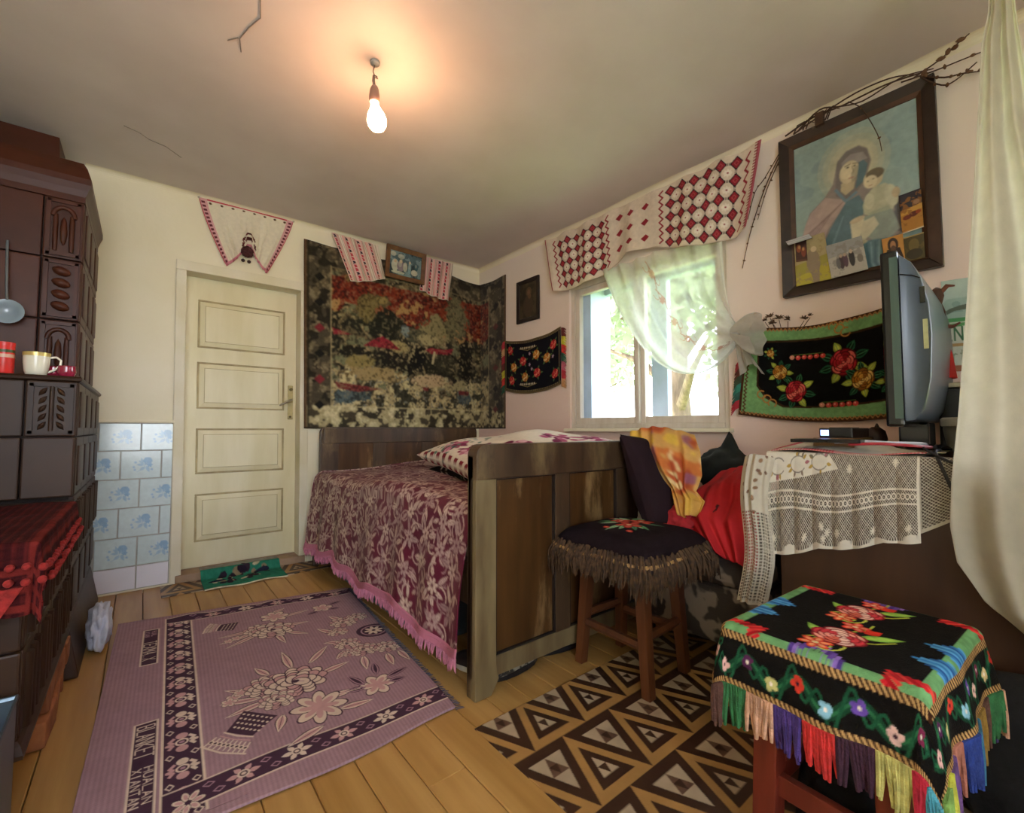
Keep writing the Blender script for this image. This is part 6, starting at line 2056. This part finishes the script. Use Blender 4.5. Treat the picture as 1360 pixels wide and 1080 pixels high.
def f(U, V):
    e = sm(0, 1, U)
    Py = [1.99 - .83 * U, 1.75 - .59 * U, 1.40 - .24 * U, 1.085 + .0 * U]
    Pz = [2.03 + 0 * U, 1.46 + .34 * e, 1.02 + .63 * e, 1.40 + .09 * e]
    Yc = bez(Py, V); Z = bez(Pz, V)
    amp = .016 * (1 - V * .7)
    fold = amp * np.sin(U * 40 + 2 * V) + .012 * np.sin(U * 17 + 3 * V) * (.4 + V)
    return XR - .035 - .02 * V - fold - .012, Yc, Z + .010 * np.sin(U * 60) * V * (1 - V) * 2
M_sheer = vmat('sheer_voile', rough=.9, bump=0, alpha=True, transl=.5)
sh = cloth('sheer_curtain', f, sheer_cv(), M_sheer, thick=0)
tag(sh, 'sheer white curtain swept across the window into a knot at its right side', 'curtain')
cc = Cv(.3, .3, .008, '#d8d4c8', a=.8)
def f(U, V):
    a = U * 2 * math.pi
    r = .035 + .055 * np.sin(V * math.pi * .55)
    Yc = 1.10 - V * .12 + .25 * r * np.cos(a)
    Z = 1.45 - .01 * V + r * np.sin(a) * 1.05 - .03 * V * (np.sin(a) < 0)
    return XR - .07 - .02 * np.cos(a * 5) * V - .03 * np.cos(a), Yc, Z
cloth('knot_loop', f, cc, M_sheer, sh, thick=0)
cc2 = Cv(.3, .3, .008, '#d3cfc2', a=.8)
def f(U, V):
    a = (U - .5)
    return XR - .05 - .015 * np.sin(U * 22) - .02 * V, 1.085 - .07 * V + a * (.03 + .09 * V), 1.42 - V * .17 + .03 * np.cos(a * 6)
cloth('curtain_tail', f, cc2, M_sheer, sh, thick=0)

# the big icon with postcards tucked into its frame
FRW, FRH = .575, .785
icn = thing('large_icon', 'large picture of a veiled mother and child in a dark wide frame', 'picture', (XR - .006, .875, 2.375), None, -math.pi / 2)
M_frd = scuff(wood('icon_frame', '#1f140e', '#33231a', .4, 3, (6, 6, 6), .15, .05), '#6a5538', 9, .66, .74, (1, 1, 1))
frame_box('frame', FRW, FRH, .045, .034, M_frd, icn)
sl_ = MB(); w0, w1 = .043, .06
for q in (((w0, -w0), (FRW - w0, -w0), (FRW - w1, -w1), (w1, -w1)), ((FRW - w0, -w0), (FRW - w0, -FRH + w0), (FRW - w1, -FRH + w1), (FRW - w1, -w1)), ((FRW - w0, -FRH + w0), (w0, -FRH + w0), (w1, -FRH + w1), (FRW - w1, -FRH + w1)), ((w0, -FRH + w0), (w0, -w0), (w1, -w1), (w1, -FRH + w1))):
    sl_.hexa([(p[0], 0, p[1]) for p in q], [(q[0][0], -.024, q[0][1]), (q[1][0], -.024, q[1][1]), (q[2][0], -.014, q[2][1]), (q[3][0], -.014, q[3][1])])
sl_.build('inner_slip', mat('brown_slip', '#4a2f1c', .45, .2, 20), icn)
def mother_print():
    W, H = .575, .785
    c = Cv(W, H, .0026, '#8fa6a2')
    n1 = fbm(c.X, c.Y, c.kx, c.ky, 5, 3, 3)
    c.put(n1 > .3, '#9aaea6', op=.6); c.put(n1 < -.4, '#7f979a', op=.6)
    for r_, op in ((.16, .25), (.135, .3), (.11, .4), (.09, .4)): c.ell(.29, .24, r_ * .85, r_, '#c4bd9c', op=op)
    # mantle
    c.poly([(.235, .20), (.27, .168), (.316, .163), (.345, .19), (.358, .25), (.34, .31), (.37, .40), (.44, .40), (.452, .60), (.40, .64), (.40, .75), (.06, .75), (.06, .60), (.10, .45), (.12, .40), (.18, .35), (.215, .30)], '#8c837f')
    c.poly([(.06, .62), (.10, .45), (.125, .40), (.185, .35), (.255, .385), (.262, .40), (.235, .44), (.19, .50), (.17, .56), (.06, .64)], '#b09c96')
    for k in range(7):
        c.line([(.25, .395), (.20 - k * .016, .44 + .01 * k), (.14 - k * .012, .52)], .004, '#8f7c78')
    c.poly([(.225, .30), (.232, .21), (.272, .172), (.315, .168), (.345, .195), (.352, .25), (.33, .33), (.31, .36), (.262, .39), (.225, .36)], '#777170')
    c.poly([(.25, .215), (.285, .19), (.33, .2), (.345, .235), (.30, .24), (.255, .245)], '#96908e')
    # face and neck
    c.poly([(.246, .31), (.30, .31), (.292, .35), (.262, .368), (.245, .345)], '#b9ac8c')
    c.ell(.277, .268, .036, .050, '#c9bc9c', .15); c.ell(.268, .262, .022, .035, '#d6cbab', .15)
    c.ell(.30, .285, .015, .035, '#98907c', .2, op=.7)
    c.poly([(.315, .24), (.33, .235), (.345, .26), (.33, .33), (.298, .355), (.305, .31)], '#56707a')
    c.line([(.262, .238), (.282, .234)], .004, '#5a5248'); c.line([(.292, .236), (.306, .24)], .0035, '#5a5248')
    c.ell(.273, .246, .006, .0035, '#453f3a'); c.ell(.298, .248, .005, .003, '#453f3a')
    c.line([(.288, .245), (.294, .275), (.286, .279)], .003, '#8e8268'); c.line([(.276, .297), (.292, .297)], .0045, '#a0685c')
    c.line([(.225, .33), (.255, .385), (.262, .395), (.30, .37)], .012, '#6d8696')
    # blue gown
    c.poly([(.262, .40), (.31, .385), (.335, .45), (.31, .50), (.29, .60), (.26, .68), (.17, .68), (.165, .58), (.2, .5)], '#5c7780')
    for k in range(6): c.line([(.25 - .012 * k, .46 + .03 * k), (.215 - .006 * k, .56 + .02 * k)], .006, '#6f8c96')
    c.poly([(.29, .60), (.42, .60), (.43, .75), (.25, .75)], '#5f7b84'); 
    for k in range(8): c.line([(.30 + .015 * k, .61), (.31 + .012 * k, .70), (.33 + .012 * k, .75)], .005, '#84a0a6' if k % 2 else '#48646e')
    # sleeve shadow right
    c.poly([(.41, .39), (.445, .43), (.452, .60), (.38, .56), (.43, .5)], '#66656a')
    # child
    c.poly([(.322, .44), (.335, .40), (.36, .375), (.40, .37), (.43, .40), (.442, .45), (.42, .50), (.37, .505), (.325, .48)], '#b7b79c')
    c.ell(.42, .43, .022, .05, '#c3c3aa', -.2); c.ell(.345, .43, .018, .035, '#c9c8ae'); c.poly([(.34, .48), (.41, .47), (.42, .50), (.35, .51)], '#a3a892')
    c.ell(.361, .335, .034, .040, '#c9bb9a'); c.ell(.368, .315, .032, .024, '#6d6250'); c.ell(.352, .345, .024, .028, '#d4c8a8')
    c.ell(.343, .34, .004, .0025, '#4a4238'); c.ell(.362, .336, .004, .0025, '#4a4238'); c.line([(.346, .362), (.358, .36)], .003, '#9c6a5c')
    # child's dress and legs
    c.poly([(.28, .52), (.32, .49), (.42, .49), (.445, .58), (.41, .61), (.35, .60), (.29, .54)], '#8f9a90')
    c.poly([(.275, .50), (.30, .49), (.325, .50), (.312, .56), (.30, .59), (.28, .585)], '#cfc8ac'); c.poly([(.32, .51), (.36, .50), (.375, .54), (.34, .58), (.315, .60), (.31, .58)], '#c6c0a6')
    c.ell(.295, .585, .016, .009, '#c4b998'); c.ell(.317, .60, .016, .009, '#bcb192')
    c.ell(.435, .425, .014, .022, '#bfae8e'); c.ell(.30, .495, .028, .012, '#c4b496', -.2)
    c.soften(2, 1); c.mottle(7, .08, 5, 4); c.mottle(45, .08, 2, 3)
    return c
full = mother_print()
def sub_cv(c, x0, x1, y0, y1):
    d = Cv.__new__(Cv); d.__dict__.update(c.__dict__)
    i0, i1 = int(x0 / c.w * c.nx), int(x1 / c.w * c.nx); j0, j1 = int(y0 / c.h * c.ny), int(y1 / c.h * c.ny)
    d.im = c.im[j0 * c.ss:j1 * c.ss, i0 * c.ss:i1 * c.ss]; d.nx, d.ny = i1 - i0, j1 - j0
    return d
cloth('print', lambda U, V: (.057 + U * (FRW - .114), -.008 + 0 * U, -.057 - V * (FRH - .114)), sub_cv(full, .057, FRW - .057, .057, FRH - .057), M_print, icn, thick=0)
def card(label, cv, quad, off, curl=0, name='postcard', group='cards tucked into the big picture frame'):
    """card on the icon: quad TL, TR, BR, BL in frame coordinates (right, down)"""
    def f(U, V):
        q = [(1 - U) * (1 - V) * quad[0][i] + U * (1 - V) * quad[1][i] + U * V * quad[2][i] + (1 - U) * V * quad[3][i] for i in (0, 1)]
        return XR - .006 - off - curl * (U - .5) ** 2 * 4 * .0 - curl * np.sin(V * 3) * .6, .875 - q[0], 2.375 - q[1] + 0 * U
    o = cloth(name, f, cv, M_print, thick=.0012)
    return tag(o, label, 'card', group)
def fig_card(W, H, bg, bits):
    c = Cv(W, H, .0022, bg)
    for b in bits:
        if b[0] == 'p': c.poly([(x * W, y * H) for x, y in b[1]], b[2])
        elif b[0] == 'e': c.ell(b[1] * W, b[2] * H, b[3] * W, b[4] * H, b[5])
        elif b[0] == 'n': c.put(fbm(c.X, c.Y, c.kx, c.ky, b[1], 4, 3) > b[2], b[3], op=.8)
    return c
card('yellow card with a pale robed figure, lower left of the big picture', fig_card(.14, .225, '#a89a72', [('p', [(0, .55), (1, .45), (1, 1), (0, 1)], '#9a9442'), ('p', [(0, .82), (1, .62), (1, 1), (0, 1)], '#b3a83c'), ('e', .55, .55, .2, .28, '#8c7d66'), ('p', [(.42, .6), (.72, .6), (.66, 1), (.5, 1)], '#8d7d69'), ('e', .6, .29, .09, .06, '#c9b894'), ('n', 60, .5, '#98895f')]),
     [(.055, .52), (.182, .518), (.207, .742), (.060, .742)], .030)
card('tiny dark red holy card in the lower left corner of the big picture', fig_card(.047, .09, '#3a1f1a', [('e', .3, .35, .2, .2, '#8a4a2c'), ('e', .7, .55, .2, .25, '#7a3a2a'), ('e', .35, .3, .1, .09, '#c0925e'), ('e', .68, .42, .1, .08, '#c0925e'), ('p', [(0, .9), (1, .9), (1, 1), (0, 1)], '#5a3a2a')]),
     [(.062, .528), (.109, .53), (.111, .63), (.063, .625)], .033)
card('grey photograph of a group of people standing, bottom of the big picture', fig_card(.135, .155, '#b3aea6', [('p', [(0, 0), (1, 0), (1, .3), (0, .42)], '#9a9b9c'), ('n', 45, .35, '#8c8a84'), ('e', .36, .6, .08, .2, '#4a3f48'), ('e', .47, .58, .07, .2, '#5a4654'), ('e', .64, .56, .08, .24, '#3a3a3e'), ('e', .27, .62, .06, .16, '#6a6a6c'), ('e', .36, .42, .04, .05, '#b09a88'), ('e', .47, .41, .04, .05, '#b09a88'), ('e', .64, .36, .045, .06, '#c0aa96'), ('e', .85, .62, .08, .12, '#77716a')]),
     [(.186, .586), (.321, .582), (.340, .735), (.205, .742)], .034)
card('orange holy card with a dark hooded figure, bottom of the big picture', fig_card(.07, .115, '#c08a44', [('p', [(.2, .45), (.8, .45), (1, 1), (.05, 1)], '#2e211c'), ('e', .5, .32, .25, .26, '#2e211c'), ('e', .5, .34, .13, .17, '#a87a54'), ('e', .5, .46, .12, .12, '#5a4030')]),
     [(.388, .62), (.458, .618), (.462, .735), (.396, .735)], .030)
card('holy card with dark top and orange scene, right edge of the big picture', fig_card(.068, .165, '#a8742e', [('p', [(0, 0), (1, 0), (1, .38), (0, .42)], '#262430'), ('e', .75, .30, .14, .06, '#b9a79a'), ('p', [(0, .42), (1, .37), (1, .5), (0, .55)], '#c09040'), ('e', .3, .62, .2, .06, '#6a2a1a'), ('e', .6, .58, .2, .07, '#5a2418'), ('e', .8, .56, .12, .05, '#8a3a1c'), ('n', 70, .4, '#8a5a24'), ('p', [(0, .97), (1, .97), (1, 1), (0, 1)], '#d0c4a4')]),
     [(.450, .455), (.520, .45), (.523, .612), (.456, .62)], .028)
card('dark olive holy card, lower right corner of the big picture', fig_card(.065, .105, '#4a4020', [('n', 50, .2, '#5f5128'), ('e', .5, .4, .25, .25, '#6a5a30'), ('e', .5, .75, .4, .2, '#332c18'), ('p', [(0, 0), (1, 0), (1, .06), (0, .06)], '#a08a54')]),
     [(.457, .636), (.522, .632), (.523, .738), (.460, .738)], .027)
cc = Cv(.12, .05, .003, '#b9bcbc'); cc.rect(0, .03, .12, .034, '#8a9096')
def f(U, V):
    a = V * 2.2
    return XR - .04 - .03 * np.sin(a), .875 - (.022 + U * .10 + .02 * V), 2.375 - (.512 + .012 * (1 - np.cos(a)) - .004 * U) - .012 * V
tag(cloth('postcard', f, cc, M_print, thick=.001), 'curled pale card rolling off the left edge of the big picture', 'card', 'cards tucked into the big picture frame')

# dry willow twigs over and beside the big picture
M_twig = mat('dry_twig', '#4a3526', .9, .25, 30)
M_catkin = mat('dry_catkin', '#6a4c33', .95, .3, 50)
tw = thing('dry_branches', 'dry willow twigs laid over the top of the big picture frame', 'branch', (XR - .03, .6, 2.40))
TO = Vector((-(XR - .03), -.6, -2.40))
CATKIN = MB().lathe([(.1, -1), (.8, -.5), (1, .1), (.6, .7), (.1, 1)], 7).mesh('catkin', M_catkin, smooth=60)
def twig(pts, r0, r1, parent, buds=0, O=TO, seed=0, bs=.008):
    P = [Vector(p) + O for p in pts]
    n = len(P); fine = []
    for i in range(n - 1):
        p0 = P[max(i - 1, 0)]; p1 = P[i]; p2 = P[i + 1]; p3 = P[min(i + 2, n - 1)]
        for t in (0, .25, .5, .75):
            fine.append(.5 * ((2 * p1) + (p2 - p0) * t + (2 * p0 - 5 * p1 + 4 * p2 - p3) * t * t + (3 * p1 - p0 - 3 * p2 + p3) * t ** 3))
    fine.append(P[-1])
    rs_ = [r0 + (r1 - r0) * i / (len(fine) - 1) for i in range(len(fine))]
    m = MB().tube(fine, rs_, 6)
    t = m.build('twig', M_twig, parent, smooth=60)
    if buds:
        rr = random.Random(seed)
        for k in range(buds):
            i = min(len(fine) - 2, int((k + 1) / (buds + .5) * (len(fine) - 1)))
            q = link('catkin', CATKIN, parent)
            q.location = fine[i] + Vector((rr.uniform(-.006, .002), rr.uniform(-.006, .006), rr.uniform(-.006, .006)))
            q.rotation_euler = (rr.uniform(0, 3), rr.uniform(0, 3), rr.uniform(0, 3)); q.scale = (bs, bs, bs * 1.7)
x_ = XR - .045
twig([(x_, .84, 2.385), (x_, .72, 2.415), (x_ - .01, .60, 2.40), (x_, .45, 2.41), (x_, .33, 2.39)], .004, .003, tw)
twig([(x_ - .01, .80, 2.37), (x_, .70, 2.405), (x_, .56, 2.435), (x_, .44, 2.43), (x_, .36, 2.40)], .0035, .0025, tw)
twig([(x_, .78, 2.385), (x_ - .01, .69, 2.43), (x_ - .01, .62, 2.405), (x_, .53, 2.385), (x_, .40, 2.41), (x_, .30, 2.385)], .004, .002, tw)
twig([(x_, .36, 2.385), (x_, .28, 2.41), (x_, .24, 2.435), (x_ - .01, .195, 2.452)], .003, .002, tw, 5, seed=2, bs=.009)
twig([(x_, .40, 2.39), (x_, .30, 2.375), (x_, .23, 2.37), (x_, .16, 2.365)], .003, .002, tw, 3, seed=3, bs=.006)
twig([(x_, .34, 2.38), (x_, .27, 2.33), (x_, .22, 2.315), (x_, .165, 2.29)], .0035, .002, tw, 6, seed=4, bs=.006)
twig([(x_, .34, 2.375), (x_, .28, 2.305), (x_, .24, 2.30), (x_, .18, 2.335)], .003, .002, tw, 3, seed=6, bs=.006)
twig([(x_ - .01, .58, 2.405), (x_ - .02, .53, 2.34), (x_ - .02, .48, 2.20), (x_ - .02, .468, 2.12)], .0025, .0012, tw, 2, seed=5, bs=.004)
cl = MB(); rr = random.Random(3)
for k in range(9):
    y = rr.uniform(.66, .83)
    cl.tube([(x_ - .005, y, 2.372), (x_ - .01, y - .02, 2.39 + rr.uniform(0, .03)), (x_ - .005, y - .05, 2.40 + rr.uniform(-.02, .03))], [.003, .003, .0015], 5)
cl.box(x_ - .012, x_ + .006, .675, .71, 2.36, 2.42)
cl.v = [tuple(Vector(p) + TO) for p in cl.v]
cl.build('twig_bundle', M_twig, tw)
tw2 = thing('dry_branches', 'dry willow twigs hanging down between the valance and the big picture', 'branch', (XR - .02, .95, 2.15))
TO2 = Vector((-(XR - .02), -.95, -2.15))
twig([(XR - .02, .872, 2.32), (XR - .02, .93, 2.22), (XR - .015, .985, 2.10), (XR - .015, 1.03, 1.97), (XR - .012, 1.075, 1.80)], .003, .0015, tw2, 9, TO2, 7, .0045)
twig([(XR - .02, .875, 2.33), (XR - .02, .95, 2.23), (XR - .015, 1.0, 2.18), (XR - .015, 1.04, 2.05)], .0025, .0015, tw2, 5, TO2, 8, .004)
twig([(XR - .02, .873, 2.30), (XR - .02, .94, 2.17), (XR - .015, .99, 2.03)], .0025, .0015, tw2, 4, TO2, 9, .004)

# green and black floral tapestry
def green_tapestry():
    W, H = 1.0, .475
    c = Cv(W, H, .0032, '#74a068')
    c.rect(0, 0, W, .016, '#4a2e1c'); c.rect(0, H - .022, W, H, '#4a2e1c'); c.rect(0, 0, .016, H, '#4a2e1c')
    c.zigzag(.01, .014, W - .01, .014, 90, .006, .005, '#a87a4a'); c.zigzag(.01, H - .018, W - .01, H - .018, 90, .006, .005, '#a87a4a'); c.zigzag(.03, .02, .03, H - .02, 42, .007, .007, '#5a3a24')
    # black oval field with scroll corners
    P = [(.075, .07), (.30, .065), (.5, .07), (.70, .065), (.93, .07), (.95, .2), (.94, .33), (.84, .395), (.5, .405), (.24, .41), (.14, .37), (.09, .31), (.085, .2)]
    c.poly(P, '#3b2818'); Q = [(.5 + (x - .5) * .975, .24 + (y - .24) * .94) for x, y in P]
    c.poly(Q, '#0f100f')
    for (sx, sy, fx, fy) in ((.105, .34, 1, 1), (.55, .075, -1, -1), (.89, .34, -1, 1)):
        for k in range(3):
            pts = [(sx + fx * (.015 + .03 * k) + math.cos(t) * .022, sy + fy * (.012 + .02 * k) + math.sin(t) * .02) for t in np.linspace(.4 + k, 5.2 + k, 10)]
            c.line(pts, .007, '#8a5a2c'); c.line(pts, .003, '#c08a4a')
    def ros(x, y, r, cols, sd):
        for q in range(8):
            t = q * .785 + sd
            c.leaf(x + math.cos(t) * r * .7, y + math.sin(t) * r * .7, x + math.cos(t) * r * 1.75, y + math.sin(t) * r * 1.5, r * .55, '#24583c' if q % 3 else '#8a9a3a', '#0f2418' if q % 3 else '#b3b84a', '#4a8a5a')
        c.rose(x, y, r, cols, sd)
    R = ['#4a0e14', '#a8222c', '#c83a3e', '#8e1a24', '#d8685a']; Yl = ['#4a2c10', '#a86a24', '#c8923a', '#8a5420', '#d8b060']
    ros(.30, .325, .060, R, 1); ros(.525, .20, .068, R, 2); ros(.61, .29, .055, Yl, 3); ros(.21, .23, .042, Yl, 4); ros(.155, .135, .022, Yl, 5); ros(.78, .19, .05, R, 6); ros(.74, .31, .045, Yl, 7)
    for (xa, ya, xb) in ((.27, .155, .43), (.43, .392, .58)):
        c.line([(xa, ya - .012), (xb, ya - .014)], .003, '#5a7a3a')
        for k in range(6): c.ell(xa + (xb - xa) * k / 5, ya + .002 * (k % 2), .0125, .011, '#c8423e' if k else '#c88a70'); c.ell(xa + (xb - xa) * k / 5 - .003, ya - .002, .004, .004, '#e8a48e')
    c.mottle(70, .14, 3, 2)
    return c
def f(U, V):
    Yc = 1.055 - U * 1.0 * .80 + .055 * V * (1 - U) ** 1.5
    sag = .045 * np.sin(np.clip(U * 1.15, 0, 1) * math.pi) * (1 - V * .35)
    Z = 1.478 + .03 * U ** 2 - V * (.452 + .045 * U * (U < .9)) - sag
    return XR - .014 - .012 * np.sin(U * 9 + V * 2) ** 2, Yc, Z
g_ = f
gt = cloth('green_tapestry', lambda U, V: g_(U * .77, V), sub_cv(green_tapestry(), 0, .77, 0, .475), M_wool, thick=.004)
tag(gt, 'green-bordered black tapestry with roses on the wall behind the television', 'tapestry')
for b, cl_ in enumerate(('#a83a44', '#6a3a30', '#3a4a34', '#2f7a6a', '#2a5a50', '#b8303c')):
    m = MB()
    for j in range(9):
        t = (b * 9 + j) / 54
        z = 1.32 - t * .26; y = 1.075 + .03 * t
        m.tube([(XR - .02, y, z), (XR - .022, y + .022, z - .01), (XR - .018, y + .045, z - .03 - rr.uniform(0, .012))], [.003, .0035, .002], 5)
    m.build('tassel', mat('tapestry_fringe_%d' % b, cl_, .95, .2, 30), gt)
# dried flowers stuck behind its top edge
df = thing('dried_flowers', 'brown dried flower tufts tucked behind the top of the green tapestry', 'flowers', (XR - .02, .87, 1.44))
rr = random.Random(8)
M_dry = mat('dried_flower', '#4a3420', .95, .4, 60)
for k, (y, z, s) in enumerate(((.94, .075, 1), (.90, .06, 1.1), (.965, .06, .7), (.86, .045, .9), (.79, .035, .8), (.765, .045, .6), (.925, .04, 1))):
    MB().tube([(0, (y - .87) * .6, -.02), (-.004, y - .87, z - .01)], [.002, .0015], 5).build('stem', M_twig, df)
    m = MB()
    for j in range(16):
        a = rr.uniform(0, 6.28); e = rr.uniform(-.5, 1.4); l = .018 * s * rr.uniform(.6, 1.2)
        p = Vector((-.004, y - .87, z))
        m.tube([p, p + Vector((-abs(math.cos(a)) * l * .5, math.cos(a) * math.cos(e) * l * 1.3, math.sin(e) * l))], [.004 * s, .0015], 4)
    m.build('flower_head', M_dry, df)

# calendar sheet with lettering behind the television
def poster():
    W, H = .36, .36
    c = Cv(W, H, .0024, '#c9ccba')
    c.rect(0, 0, W, .155, '#9fb8ac'); n1 = fbm(c.X, c.Y, c.kx, c.ky, 9, 3, 3); y, x = c.grid()
    c.put((n1 > .1) & (y < .11), '#b3c8bd'); c.put((n1 < -.3) & (y < .13), '#8aa69a')
    c.poly([(0, .13), (.03, .115), (.07, .105), (.12, .10), (.12, .12), (.05, .125), (0, .145)], '#5f6a5a')
    c.rect(0, .152, W, .168, '#4f9a5a'); c.poly([(0, .175), (W, .16), (W, .168), (0, .19)], '#5a9a5c')
    c.text('EN', .004, .188, .05, '#3a6a44', 0, .030, .0075)
    c.rect(0, .25, W, .262, '#b3905a')
    c.text('ort', .006, .275, .042, '#8a9078', 0, .020, .005)
    c.rect(0, .335, W, .36, '#a86a4a')
    return c
o = cloth('calendar_sheet', lambda U, V: (XR - .006 - .004 * np.sin(V * 5), .313 - U * .26, 1.535 - .012 * U - V * .36), poster(), M_print, thick=.001)
tag(o, 'pale printed sheet with green lettering on the wall behind the television', 'poster')
# carved wooden post with red cloth behind the television
cp = thing('carved_figure', 'dark carved wooden figure with a red cloth behind the television', 'figure', (2.3, .308, CZ + .251))
MB().lathe([(.016, 0), (.024, .01), (.02, .08), (.025, .16), (.019, .22), (.023, .27), (.014, .30), (.021, .33), (.017, .355), (.003, .365)], 12).build('figure_body', mat('carved_wood', '#4a2a1a', .6, .3, 20), cp, smooth=40)
M_stub = mat('carved_wood_light', '#6a3a24', .6, .3, 20)
MB().tube([(0, 0, .33), (0, -.03, .365), (0, -.05, .36)], [.009, .008, .003], 6).build('branch_stub', M_stub, cp, smooth=50)
MB().tube([(0, 0, .22), (-.0, -.04, .21), (0, -.06, .222)], [.009, .007, .003], 6).build('branch_stub', M_stub, cp, smooth=50)
MB().lathe([(.025, .16), (.036, .11), (.046, .02), (.044, .02), (.024, .15)], 14, cap=False).build('red_cloth', mat('red_rag', '#b3241e', .9, .2, 20), cp, smooth=60)

# ------------------------------------------------------------------ bare bulb
lampx, lampy = .698, 1.761
lp = thing('pendant_bulb', 'bare lit light bulb in a socket hanging by knotted wire from the ceiling', 'lamp', (lampx, lampy, ZC - .006))
M_sock = mat('bakelite', '#8a6a5c', .4, .1, 20); M_wire = mat('old_wire', '#6a5348', .6)
MB().lathe([(.02, .004), (.019, -.004), (.008, -.010), (.002, -.011)], 16).build('ceiling_hook_plate', mat('grey_plate', '#8a8a84', .6), lp, smooth=50)
MB().tube([(0, 0, -.005), (-.004, 0, -.02), (-.007, .0, -.04), (.0, .003, -.05), (.01, 0, -.053), (.012, -.002, -.062), (.0, .0, -.06), (-.002, 0, -.08), (0, 0, -.105)], [.0025] * 9, 6).tube([(-.004, 0, -.055), (-.004, .003, -.075), (.001, .002, -.1)], [.005, .006, .005], 6).build('wire', M_wire, lp, smooth=60)
MB().lathe([(.003, -.094), (.012, -.1), (.018, -.115), (.021, -.14), (.021, -.165), (.019, -.168)], 18).build('socket', M_sock, lp, smooth=50)
BM = mat('lit_glass', '#fff0d8', .3, .02, 5, emit=('#ffbe90', 15))
TL_ = Matrix.Translation((.0, 0, -.166)) @ Matrix.Rotation(math.radians(-9), 4, 'Y')
MB().lathe([(.013, 0), (.015, -.012), (.022, -.03), (.034, -.052), (.039, -.074), (.036, -.094), (.025, -.110), (.009, -.118), (.001, -.119)], 24, TL_).build('glass_bulb', BM, lp, smooth=80)

# ------------------------------------------------------------------ pale curtain gathered on a hook at the near right
def big_curtain():
    c = Cv(.5, 1.9, .009, '#d6cdb6'); c.mottle(8, .04, 2, 3); return c
CE = [(2.36, .075), (2.02, .098), (1.944, .113), (1.6, .138), (1.283, .164), (1.0, .19), (.812, .211), (.693, .218), (.60, .208), (.508, .186), (.455, .145), (.42, .10)]
def f(U, V):
    z0 = 2.36
    zb = np.interp(U, [0, .08, .2, .35, .5, .7, 1.0], [.60, .50, .435, .41, .40, .38, .38])
    z = z0 - V * (z0 - zb)
    le = np.interp(-z, [-a for a, b in CE], [b for a, b in CE])
    re = np.interp(-z, [-2.36, -2.02, -1.7, -1.0, -.4], [.065, .056, .035, -.10, -.16])
    Yc = le + (re - le) * U
    spread_ = (le - re)
    fold = (.02 + .09 * spread_) * np.sin(U * 15 + .6) + .02 * spread_ * np.sin(U * 31 + V * 3)
    belly = .03 * np.sin(V * 3)
    return 1.655 + fold * .6 + .05 * U - belly * .4, Yc, z
M_cur = vmat('cream_curtain', rough=.9, bump=.15, bscale=200, transl=.45)
cu = cloth('curtain', f, big_curtain(), M_cur, thick=.002)
tag(cu, 'long cream curtain hanging at the right in front of the cabinet', 'curtain')
cp_ = MB()
cp_.tube([(1.66, .068, ZC), (1.66, .068, 2.40), (1.66, .075, 2.365)], .004, 6)
cp_.lathe([(.014, 0), (.014, .006), (.004, .012)], 12, Matrix.Translation((1.66, .068, ZC - .012)))
cp_.build('hook_cord', M_wire, cu)
